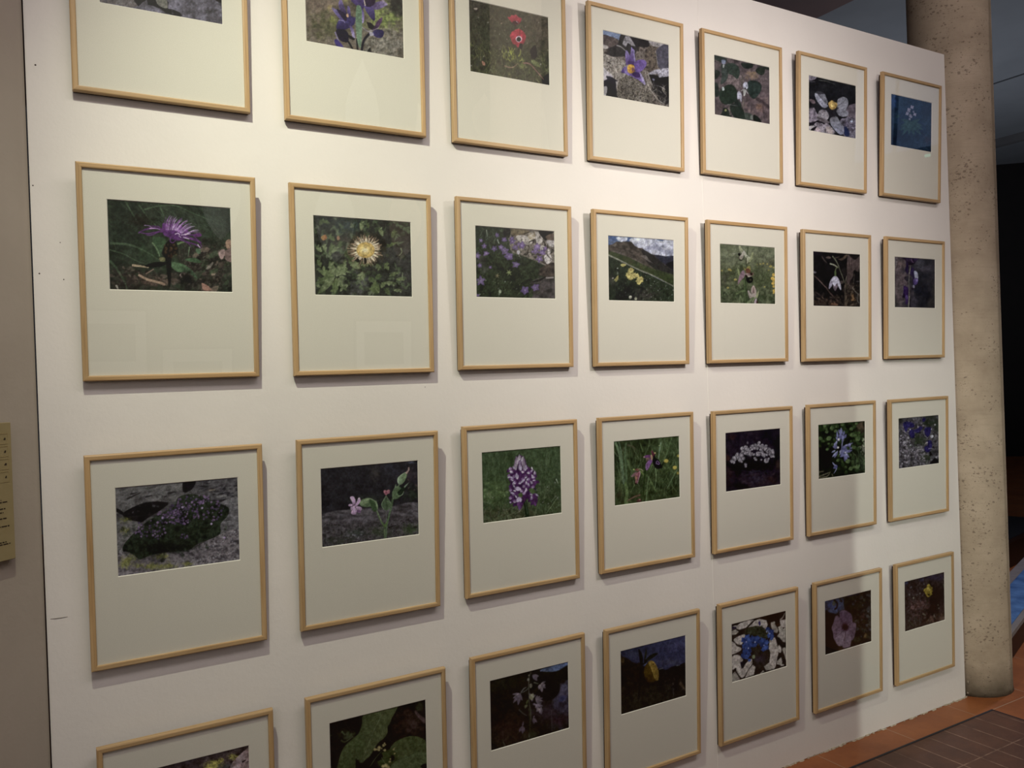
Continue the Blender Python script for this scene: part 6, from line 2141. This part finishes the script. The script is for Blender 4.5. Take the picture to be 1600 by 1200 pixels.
def p31():
    s = Sheet(3, 1, 500, 1085, 8.889)
    s.bg('0f0d0b 171411 13110e', 110, 4)
    s.area(1250, 380, 260, 230, '1d1612 2c201c 17120f', 0.8, 60)
    s.area(1330, 430, 110, 130, '30241f 3a2c28', 0.6, 60)
    s.area(1380, 170, 60, 80, '24261a 2c2c20', 0.7, 40)
    s.stroke([(1330, 240), (1400, 320), (1460, 370)], 30, 60, '40302c', a=0.8, soft=14)
    s.area(400, 560, 110, 70, '26291a 363a24 1d2013', 0.9, 40)
    s.stroke([(310, 520), (350, 560)], 24, 14, '3c4028', a=0.8, soft=8)
    s.stroke([(300, 640), (350, 660), (440, 600)], 20, 14, '343822', a=0.8, soft=8)
    s.stroke([(130, 570), (160, 570)], 14, 8, '2c3020')
    L = '33361f'
    s.poly([(600, 300), (760, 230), (1060, 160), (1060, 220), (1000, 330), (980, 390), (940, 460), (940, 530), (900, 600), (800, 690), (700, 850), (580, 980), (530, 950), (500, 820), (460, 640), (540, 540), (590, 400)], '30351f', '383b22', 0, tex=0.05)
    s.poly([(480, 600), (560, 560), (620, 700), (560, 880), (500, 900), (470, 1100), (240, 1150), (270, 900), (340, 730)], '333920', '2c311c', 90, tex=0.05)
    s.stroke([(880, 250), (740, 530), (660, 740), (570, 960)], 8, 7, '474a30')
    for k in range(6):
        s.stroke([(850 - k * 50, 320 + k * 100), (700 - k * 40, 400 + k * 90)], 4, 2, '2a2e1a', a=0.6)
    s.poly([(1050, 660), (1250, 580), (1420, 610), (1480, 700), (1480, 1050), (1200, 1100), (1020, 1000), (900, 900), (960, 780)], '2e331c', '343820', 90, tex=0.06)
    s.poly([(800, 860), (1000, 760), (1080, 850), (1050, 960), (850, 1010)], '262b17')
    s.poly([(1040, 940), (1250, 850), (1480, 800), (1480, 1200), (900, 1200)], '343a22', tex=0.05)
    s.stroke([(1050, 920), (1250, 850), (1440, 740)], 7, 4, '23281a')
    s.poly([(1400, 1000), (1480, 960), (1480, 1060)], '131108')
    s.poly([(520, 910), (560, 950), (600, 960), (570, 1100), (500, 1100)], '12100c')
    s.poly([(590, 960), (720, 840), (800, 770), (880, 860), (830, 920), (740, 960), (720, 1100), (590, 1100)], '100f0a')
    s.poly([(990, 850), (1030, 850), (1040, 900), (1000, 930)], '0d0c09')
    s.stroke([(700, 1000), (780, 880), (860, 790)], 8, 5, '3c4026')
    s.stroke([(860, 880), (920, 980)], 6, 5, '484a30')
    for x, y, r in ((765, 765, 20), (795, 765, 14), (825, 740, 24), (822, 770, 18), (860, 750, 12), (885, 710, 20), (900, 680, 12), (912, 700, 10), (905, 775, 18), (885, 775, 8), (1025, 765, 14), (1040, 822, 12), (970, 935, 16), (980, 900, 12), (920, 990, 30), (880, 1000, 24), (950, 1010, 24), (1040, 745, 8)):
        s.dot(x, y, r, '6a5c34', a=0.9)
        s.dot(x, y, r * 0.4, '7c6c40')
    s.leaf(960, 700, 30, 90, 20, '14130d')
    return s.done((132, 121, 104))


def p32():
    s = Sheet(3, 2, 755, 1025, 7.745)
    s.bg('12100d 1a1712 16130f', 110, 4)
    s.area(300, 300, 300, 160, '1a1a13 20201a', 0.7, 80)
    s.area(300, 900, 300, 200, '211714 2a1e1a 1c1512', 0.8, 60)
    s.area(950, 560, 160, 280, '2e2a33 3a3440 252128', 0.9, 70)
    s.area(1000, 390, 80, 90, '44424e 36343f', 0.8, 50)
    s.area(960, 520, 60, 40, '24263c 2c2e48', 0.8, 40)
    s.area(780, 680, 180, 130, '251d20 2e2428', 0.8, 60)
    s.area(950, 760, 120, 90, '22161a 2b1c20', 0.7, 60)
    s.poly([(690, 170), (800, 130), (1040, 60), (1040, 130), (900, 180), (760, 195)], '39424f', '44506a', 0, soft=12, tex=0.15)
    s.stroke([(700, 180), (780, 185)], 14, 10, '5c6478', soft=6)
    s.poly([(680, 190), (880, 190), (1040, 110), (1040, 280), (940, 290), (930, 420), (860, 510), (760, 540), (700, 470), (680, 330)], '181812', '100f0c', 90, soft=16)
    s.blades(30, (120, 940, 700, 1160), (60, 160), 7, (60, 120), '2c2c1c 34321f', 0.6)
    s.area(570, 960, 90, 50, '22241a 2a2c1a', 0.8, 40)
    s.stroke([(245, 1040), (270, 1090)], 6, 4, '4c4a38')
    s.stroke([(580, 200), (560, 250), (555, 380), (560, 560), (580, 700), (560, 980)], 12, 14, '38352a')
    s.stroke([(560, 640), (570, 800), (565, 960)], 24, 16, '26241a')
    s.stroke([(830, 660), (835, 900)], 9, 7, '332c2c')
    s.stroke([(450, 460), (490, 400), (520, 380)], 16, 10, '44403a')
    s.stroke([(480, 440), (530, 410), (550, 380)], 10, 8, '3c3a32')
    s.stroke([(440, 650), (480, 690), (530, 720)], 10, 6, '3a3630')
    s.stroke([(620, 320), (670, 335)], 12, 8, '3c3a2e')
    P = '605458'
    for x, y, pets in ((445, 455, ((185, 90, 24), (215, 100, 26), (235, 140, 36), (262, 140, 40), (290, 90, 26))),
                       (600, 230, ((330, 70, 30), (350, 80, 34), (310, 90, 40))),
                       (700, 340, ((30, 70, 26), (350, 60, 30), (280, 100, 40), (320, 80, 40), (250, 70, 40))),
                       (590, 500, ((120, 60, 26), (70, 60, 22), (170, 40, 24), (280, 50, 30), (30, 60, 30))),
                       (640, 530, ((40, 70, 26), (15, 90, 26), (350, 90, 30), (70, 60, 24), (320, 70, 40))),
                       (640, 590, ((20, 80, 30), (350, 90, 36), (300, 60, 40), (160, 40, 26))),
                       (690, 650, ((160, 50, 30), (60, 40, 30), (290, 60, 40), (340, 40, 30), (200, 50, 26))),
                       (610, 750, ((280, 70, 40), (310, 70, 30), (60, 30, 20))),
                       (480, 850, ((240, 80, 34), (270, 90, 36), (290, 70, 30), (80, 60, 20)))):
        for a_, L, w in pets:
            f = ('6a5c5e', '5a4e4e', '74665e', '4a4044')[int(s.rg.random() * 4)] if y < 740 else ('4a3c3c', '3e3238')[int(s.rg.random() * 2)]
            s.leaf(x, y, a_, L, w, f, '40363a')
    s.dot(580, 360, 16, '5c5444', 28)
    s.dot(550, 285, 14, '565042', 18)
    s.dot(558, 235, 10, '5c5444')
    s.poly([(560, 480), (600, 455), (620, 480), (600, 530), (570, 520)], '6c6648')
    s.poly([(505, 600), (540, 590), (530, 620), (510, 635)], '44422c')
    s.leaf(545, 530, 250, 60, 20, '36381f')
    s.stroke([(590, 470), (610, 500)], 8, 6, '948c78')
    return s.done((134, 124, 108))


def p33():
    s = Sheet(3, 3, 960, 985, 8.571)
    s.bg('12110f 191714 151310', 80, 4)
    s.poly([(80, 200), (500, 120), (980, 30), (980, 480), (780, 500), (640, 540), (500, 520), (300, 440), (160, 390), (80, 400)], '1f202c', '292a3c', -30, smooth=False, tex=0.08, ts=120)
    s.area(800, 190, 160, 90, '2c2c3c 34344a', 0.7, 80)
    s.area(780, 430, 160, 50, '2c2c34 343440', 0.7, 50)
    s.area(300, 300, 180, 80, '26272f 2e2f38', 0.6, 60)
    s.texpoly([(80, 380), (120, 350), (220, 400), (260, 470), (340, 430), (380, 560), (380, 1150), (80, 1150)], '131110 1e1915', 50, 5)
    s.texpoly([(590, 520), (700, 530), (760, 490), (860, 465), (980, 460), (980, 900), (590, 900)], '100f0f 1a1817', 50, 5)
    s.poly([(90, 370), (135, 380), (130, 430), (90, 425)], '2e2317')
    s.stroke([(610, 515), (650, 505)], 14, 10, '4a4a4c', a=0.8)
    s.stroke([(840, 470), (880, 462)], 10, 6, '48484a', a=0.8)
    s.area(530, 900, 480, 230, '14120e 221f19 191713', 0.9, 50)
    s.blades(90, (90, 800, 970, 1120), (60, 160), 8, (70, 110), '24221a 1a1812 2c2a1e', 0.6)
    s.stroke([(890, 710), (950, 790)], 40, 20, '3c2f22', a=0.8, soft=10)
    s.spots(14, (640, 640, 860, 800), (6, 16), '3a322c 2c2620', a=0.7)
    s.stroke([(800, 910), (790, 780)], 6, 5, '34302c')
    s.stroke([(310, 900), (320, 800)], 6, 5, '302c22')
    s.stroke([(330, 900), (350, 640), (365, 480), (370, 400)], 36, 30, '12120f')
    s.poly([(325, 250), (350, 265), (380, 330), (385, 410), (380, 470), (350, 450), (335, 350)], '14150f')
    s.poly([(428, 240), (440, 300), (420, 390), (400, 420), (410, 320)], '191a14')
    s.poly([(400, 430), (430, 380), (500, 320), (570, 298), (588, 312), (530, 360), (450, 410), (420, 450)], '161712')
    s.stroke([(375, 470), (400, 440), (430, 440), (470, 420)], 16, 12, '15150f')
    s.stroke([(412, 460), (440, 435)], 10, 6, '4a5470')
    s.poly([(400, 540), (420, 470), (460, 430), (500, 405), (540, 430), (580, 500), (598, 580), (592, 660), (560, 670), (520, 690), (470, 695), (430, 670), (405, 600)], '39290f', '2c2010', 90, tex=0.1)
    s.poly([(455, 430), (500, 403), (545, 435), (585, 510), (598, 590), (590, 665), (555, 660), (530, 600), (490, 500)], '6c5220', '54401a', 90, tex=0.08)
    s.poly([(490, 430), (520, 440), (555, 560), (550, 650), (510, 560)], '5a4418', a=0.8)
    s.stroke([(540, 450), (580, 540), (585, 640)], 8, 5, '4a3814')
    s.stroke([(480, 440), (520, 560), (550, 640)], 6, 5, '7c6228')
    s.dot(525, 450, 12, '2c2010')
    return s.done((132, 122, 106))


def p34():
    s = Sheet(3, 4, 1135, 945, 9.6)
    s.bg('15110f 201a17 1a1512', 60, 4)
    stones = [[(80, 400), (140, 370), (185, 400), (150, 440), (85, 455)], [(150, 330), (220, 280), (330, 230), (415, 220), (360, 290), (300, 340), (210, 365), (160, 360)],
              [(340, 340), (380, 290), (430, 240), (510, 205), (600, 240), (625, 300), (590, 365), (540, 330), (450, 310)], [(680, 250), (730, 250), (740, 300), (780, 360), (770, 420), (720, 410), (680, 330)],
              [(780, 330), (830, 300), (860, 370), (895, 350), (895, 560), (850, 560), (800, 500), (760, 470), (800, 420)], [(800, 230), (895, 215), (895, 350), (830, 330), (810, 290)],
              [(120, 520), (200, 465), (275, 450), (270, 500), (240, 590), (170, 580)], [(80, 560), (130, 570), (150, 620), (230, 650), (200, 690), (90, 740), (80, 700)],
              [(660, 520), (730, 490), (760, 560), (780, 700), (770, 800), (730, 960), (640, 960), (600, 900), (650, 860), (620, 800), (600, 750), (640, 660)],
              [(80, 790), (190, 760), (250, 830), (220, 880), (260, 950), (300, 880), (380, 820), (400, 880), (330, 980), (270, 1080), (220, 1090), (160, 1000), (150, 950), (85, 970)],
              [(85, 1050), (140, 1005), (200, 1100), (190, 1150), (90, 1165)], [(330, 980), (400, 900), (445, 940), (420, 1050), (280, 1100)], [(510, 1030), (550, 980), (580, 1000), (520, 1040)],
              [(570, 920), (640, 890), (700, 920), (700, 970), (600, 980)], [(790, 600), (820, 640), (820, 710), (780, 700)], [(850, 660), (900, 650), (905, 840), (870, 760)],
              [(760, 850), (830, 790), (850, 860), (820, 900), (760, 890)], [(830, 880), (880, 900), (860, 920), (820, 920)], [(80, 330), (150, 310), (140, 350), (85, 370)]]
    for q in stones:
        c = ('5c5248 746a5c 685e52', '544a42 6c6254 60564a', '665a4e 7c7064 6e6256')[int(s.rg.random() * 3)]
        s.texpoly([(x + (s.rg.random() - .5) * 14, y + (s.rg.random() - .5) * 14) for x, y in q], c, 50, 2, smooth=s.rg.random() < 0.6)
    s.poly([(80, 330), (150, 330), (150, 355), (90, 365)], '1c1822')
    s.poly([(500, 205), (620, 170), (895, 95), (890, 215), (760, 230), (640, 280), (600, 230)], '171310', smooth=False)
    s.stroke([(880, 130), (850, 190), (815, 220)], 16, 20, '5a5044')
    s.poly([(750, 480), (800, 510), (830, 580), (890, 600), (890, 640), (820, 620), (770, 540)], '15110f')
    s.texpoly([(280, 380), (420, 320), (520, 340), (600, 380), (640, 480), (560, 520), (460, 460), (350, 450)], '16160f 2a2a1e 1c1c14', 30, 4)
    s.texpoly([(300, 640), (560, 600), (660, 700), (640, 860), (560, 920), (480, 960), (400, 880), (380, 760)], '161310 241f1a 1e1a18', 30, 4)
    s.area(520, 820, 110, 70, '2c2430 241e22', 0.7, 30)
    s.spots(30, (280, 340, 640, 700), (8, 20), '34362a 3c3e2e 23251a', a=0.7)
    s.poly([(215, 860), (250, 850), (290, 820), (270, 900), (240, 960), (225, 930)], '15121a')
    s.poly([(485, 260), (510, 245), (520, 290), (500, 315)], '241e3c')
    B = ('1c2848', '243258', '161f3a', '2a3a64')
    fl = [(270, 530, 46), (320, 490, 44), (300, 560, 40), (350, 530, 40), (400, 510, 44), (440, 540, 40), (470, 500, 40), (340, 590, 46), (380, 600, 40), (280, 620, 40), (430, 600, 36), (490, 550, 34),
          (550, 540, 44), (570, 590, 40), (540, 600, 34), (610, 560, 36), (600, 640, 40), (560, 670, 30), (330, 660, 40), (280, 700, 40), (350, 690, 34), (260, 760, 40), (310, 780, 38), (340, 740, 34), (350, 830, 24),
          (640, 380, 36), (670, 420, 40), (650, 460, 34), (690, 470, 34), (680, 510, 24), (620, 360, 24), (700, 390, 20)]
    for x, y, r in fl:
        r *= 1.15
        s.star(x, y, r, 5, B[int(s.rg.random() * 4)], B[int(s.rg.random() * 2)], s.rg.random() * 72, 0.8)
    for x, y in ((305, 555), (435, 558), (335, 650), (570, 608), (655, 430)):
        s.dot(x, y, 9, '7c7c94')
    s.dot(415, 780, 22, '54583c', 30)
    s.spots(6, (600, 380, 640, 430), (6, 12), '6c6c78', a=0.8)
    return s.done((122, 111, 98))


def p35():
    s = Sheet(3, 5, 1280, 915, 10.43)
    s.bg('151411 1e1c17 1a1814', 80, 4)
    s.area(200, 320, 170, 140, '262c44 2e3652', 0.95, 70)
    s.area(360, 300, 90, 110, '2a3040 343c50', 0.9, 60)
    s.area(560, 170, 150, 50, '22263c 282c46', 0.8, 50)
    s.area(230, 430, 110, 50, '2c3648 38425a', 0.8, 40)
    s.poly([(100, 450), (180, 440), (280, 460), (330, 420), (300, 560), (220, 640), (220, 760), (260, 900), (320, 1020), (330, 1080), (100, 1120)], '16120e', '12100c', 90, soft=14)
    s.poly([(420, 200), (640, 150), (870, 80), (870, 920), (560, 1010), (540, 900), (600, 700), (600, 600), (540, 520), (430, 410)], '1a1a15', '15130f', 0, soft=14, tex=0.25, ts=80)
    s.spots(90, (560, 160, 860, 960), (12, 34), '23231c 2c2c26 34343a 100f0d', a=0.6)
    s.spots(14, (740, 380, 860, 760), (16, 36), '3a3c3c 2e302e', a=0.6)
    s.area(730, 500, 60, 50, '2c2020 342526', 0.6, 40)
    s.area(760, 810, 30, 50, '4a3820 54402a', 0.8, 30)
    s.area(600, 870, 70, 60, '24251a 2c2c1e', 0.8, 40)
    s.stroke([(250, 240), (300, 290), (290, 360), (260, 380)], 30, 26, '15130f', soft=6)
    s.dot(245, 290, 28, '34341f', 40, a=0.7, soft=12)
    s.stroke([(340, 210), (380, 260), (340, 250)], 24, 12, '191814', soft=6)
    M = '4c3c48'
    s.poly([(345, 430), (400, 400), (450, 410), (520, 460), (545, 520), (548, 590), (600, 620), (604, 700), (580, 830), (545, 890), (515, 890), (510, 990), (440, 1010), (400, 1018), (375, 975), (340, 985), (300, 960), (240, 850), (235, 790), (225, 745), (208, 690), (240, 600), (270, 500), (310, 490), (335, 520)],
           '45343f', '5a4852', 90, tex=0.10, ts=70)
    s.poly([(300, 500), (340, 540), (400, 620), (360, 680), (260, 740), (215, 700), (245, 600), (270, 520)], '4e3e46', '42323c', 0, soft=6, a=0.8)
    s.poly([(350, 440), (400, 405), (450, 412), (520, 470), (545, 560), (480, 620), (420, 620), (370, 560)], '453543', '3a2b38', 90, soft=6, a=0.8)
    s.poly([(480, 640), (600, 610), (600, 720), (570, 850), (520, 880), (480, 800), (460, 720)], '54424c', '4a3a44', 90, soft=6, a=0.8)
    s.poly([(400, 730), (430, 760), (420, 900), (390, 970), (330, 980), (270, 890), (300, 800)], '5e4e56', '685860', 90, soft=8, a=0.85)
    s.poly([(440, 760), (480, 760), (530, 880), (500, 980), (430, 1010), (400, 1010), (420, 900)], '5c4c55', '64545c', 90, soft=8, a=0.85)
    for q in ([(400, 730), (330, 800), (250, 850)], [(480, 700), (560, 780)], [(345, 530), (400, 620)], [(490, 640), (550, 600)], [(385, 720), (240, 740)]):
        s.stroke(q, 10, 6, '3a2c36', a=0.7, soft=6)
    s.stroke([(430, 740), (432, 820), (405, 900)], 22, 12, '3c2e34', a=0.9, soft=6)
    s.dot(425, 675, 60, '2e1e28', 66, soft=30)
    s.star(428, 675, 62, 9, '1c1016', None, 10, 0.4)
    s.spots(10, (320, 1020, 420, 1060), (10, 20), '2c2018', a=0.6)
    return s.done((134, 123, 112))


def p36():
    s = Sheet(3, 6, 1405, 885, 10.91)
    s.bg('12100f 211d1c 2c2624 181514', 34, 5)
    s.area(620, 180, 220, 60, '222030 2c2a3c 1a1820', 0.85, 30)
    s.area(120, 290, 50, 40, '363c54 2c3044', 0.9, 30)
    s.area(390, 230, 50, 40, '2e3048 242638', 0.7, 30)
    s.area(640, 520, 150, 230, '0b0b0d 0f0f12', 0.95, 40)
    s.area(560, 760, 130, 100, '0d0c0c 121110', 0.8, 40)
    s.area(330, 660, 140, 110, '33241f 3e2e2a 281d1a', 0.7, 30)
    s.spots(220, (100, 240, 480, 1080), (6, 20), '34302e 423c3a 151212 2b2423 4c4644', a=0.6)
    s.spots(100, (200, 570, 480, 900), (8, 24), '4a3432 3c2a28 5a4442 1b1514', a=0.6)
    s.spots(60, (480, 820, 790, 1000), (8, 26), '3a2e24 4a3c30 16120f', a=0.7, asp=2, ang=-50)
    s.blades(60, (110, 850, 500, 1100), (50, 150), 8, (60, 140), '2e3020 38362a 211f18', 0.6)
    s.blades(30, (620, 300, 790, 900), (80, 220), 7, (60, 100), '201f1c 2c2c26', 0.6)
    s.stroke([(170, 920), (260, 1030)], 12, 8, '3a3c2c')
    s.stroke([(410, 810), (460, 835)], 16, 8, '54503e')
    s.stroke([(540, 850), (590, 950)], 22, 30, '46362c')
    s.stroke([(600, 830), (625, 890)], 14, 8, '48443a')
    s.stroke([(760, 310), (770, 350)], 22, 14, '4a4a38')
    s.stroke([(460, 540), (480, 640), (440, 760)], 14, 10, '26241e')
    for x, y, r, c in ((250, 540, 16, '5c5a48'), (180, 480, 16, '4c4a42'), (360, 460, 14, '545048'), (235, 700, 34, '553f3c'), (405, 620, 26, '4a3633'), (210, 350, 18, '3e3c42'), (680, 715, 14, '4a483c'), (670, 660, 12, '4a4a38'), (765, 220, 14, '44433c'), (430, 300, 12, '4a464a'), (485, 715, 16, '3a2c2a')):
        s.dot(x, y, r, c, a=0.85)
    s.stroke([(480, 500), (490, 620)], 14, 10, '1c1c14')
    s.poly([(440, 380), (470, 360), (480, 320), (510, 300), (540, 330), (545, 350), (575, 360), (570, 400), (578, 430), (560, 450), (570, 480), (540, 500), (520, 520), (490, 520), (470, 500), (455, 470), (430, 430), (420, 400)], '6c5c1e', '5c4e1a', 45, tex=0.25, ts=24)
    s.poly([(470, 370), (500, 350), (540, 400), (520, 430), (480, 420)], '7c6a28', a=0.8)
    s.poly([(490, 480), (520, 470), (530, 490), (505, 498)], '14120a')
    s.stroke([(470, 440), (530, 420), (560, 380)], 8, 6, '4a3e16')
    return s.done((150, 143, 128))


PAINT = [[p00, p01, p02, p03, p04, p05, p06], [p10, p11, p12, p13, p14, p15, p16],
         [p20, p21, p22, p23, p24, p25, p26], [p30, p31, p32, p33, p34, p35, p36]]


def picture(r, c):
    return PAINT[r][c]()


LABELS = [
 ['framed photo of grey rock with dark cracks, cut off at the top left',
  'framed photo of deep violet irises on a green stem, top row',
  'framed photo of two red anemones in dark grass, top row',
  'framed photo of a purple pasque flower with yellow centre among rocks, top row',
  'framed photo of round dark green leaves with small white flowers, top row',
  'framed photo of a yellow bud between four grey leaves on pebbles, top row',
  'framed photo of pale pink flowers over a leaf rosette with painted blue reflection, top right'],
 ['framed photo of a magenta knapweed flower in grass, left end of second row',
  'framed photo of a carline thistle with a big cream yellow disc, second row',
  'framed photo of many small lilac bellflowers beside pale rocks, second row',
  'framed photo of yellow anemones before a mountain under clouds, second row',
  'framed photo of a bee orchid on a light green meadow, second row',
  'framed photo of one hanging white snowdrop on black, second row',
  'framed photo of a blurred violet flower stem, right end of second row'],
 ['framed photo of a pink flowering cushion plant on grey rock, left end of third row',
  'framed photo of a pink campion with swollen green buds, third row',
  'framed photo of a purple and white orchid spike on green grass, third row',
  'framed photo of a black and magenta bee orchid in tall grass, third row',
  'framed photo of a white flowered cushion on near black ground, third row',
  'framed photo of pale blue squill stars before green leaves, third row',
  'framed photo of indigo flowers among grey speckled lichen, right end of third row'],
 ['framed photo of a pinkish boulder and yellow lichen, cut off at the bottom left',
  'framed photo of broad green leaves with tiny yellow flowers, bottom row',
  'framed photo of faint pinkish hanging flowers on dark brown, bottom row',
  'framed photo of a drooping yellow fritillary bell under a dusky sky, bottom row',
  'framed photo of bright blue flowers among beige stones, bottom row',
  'framed photo of one large pale pink mallow flower, bottom row',
  'framed photo of a small yellow flower on dark undergrowth, right end of bottom row'],
]

for r in range(4):
    for c in range(7):
        make_frame(r, c, picture(r, c), LABELS[r][c])
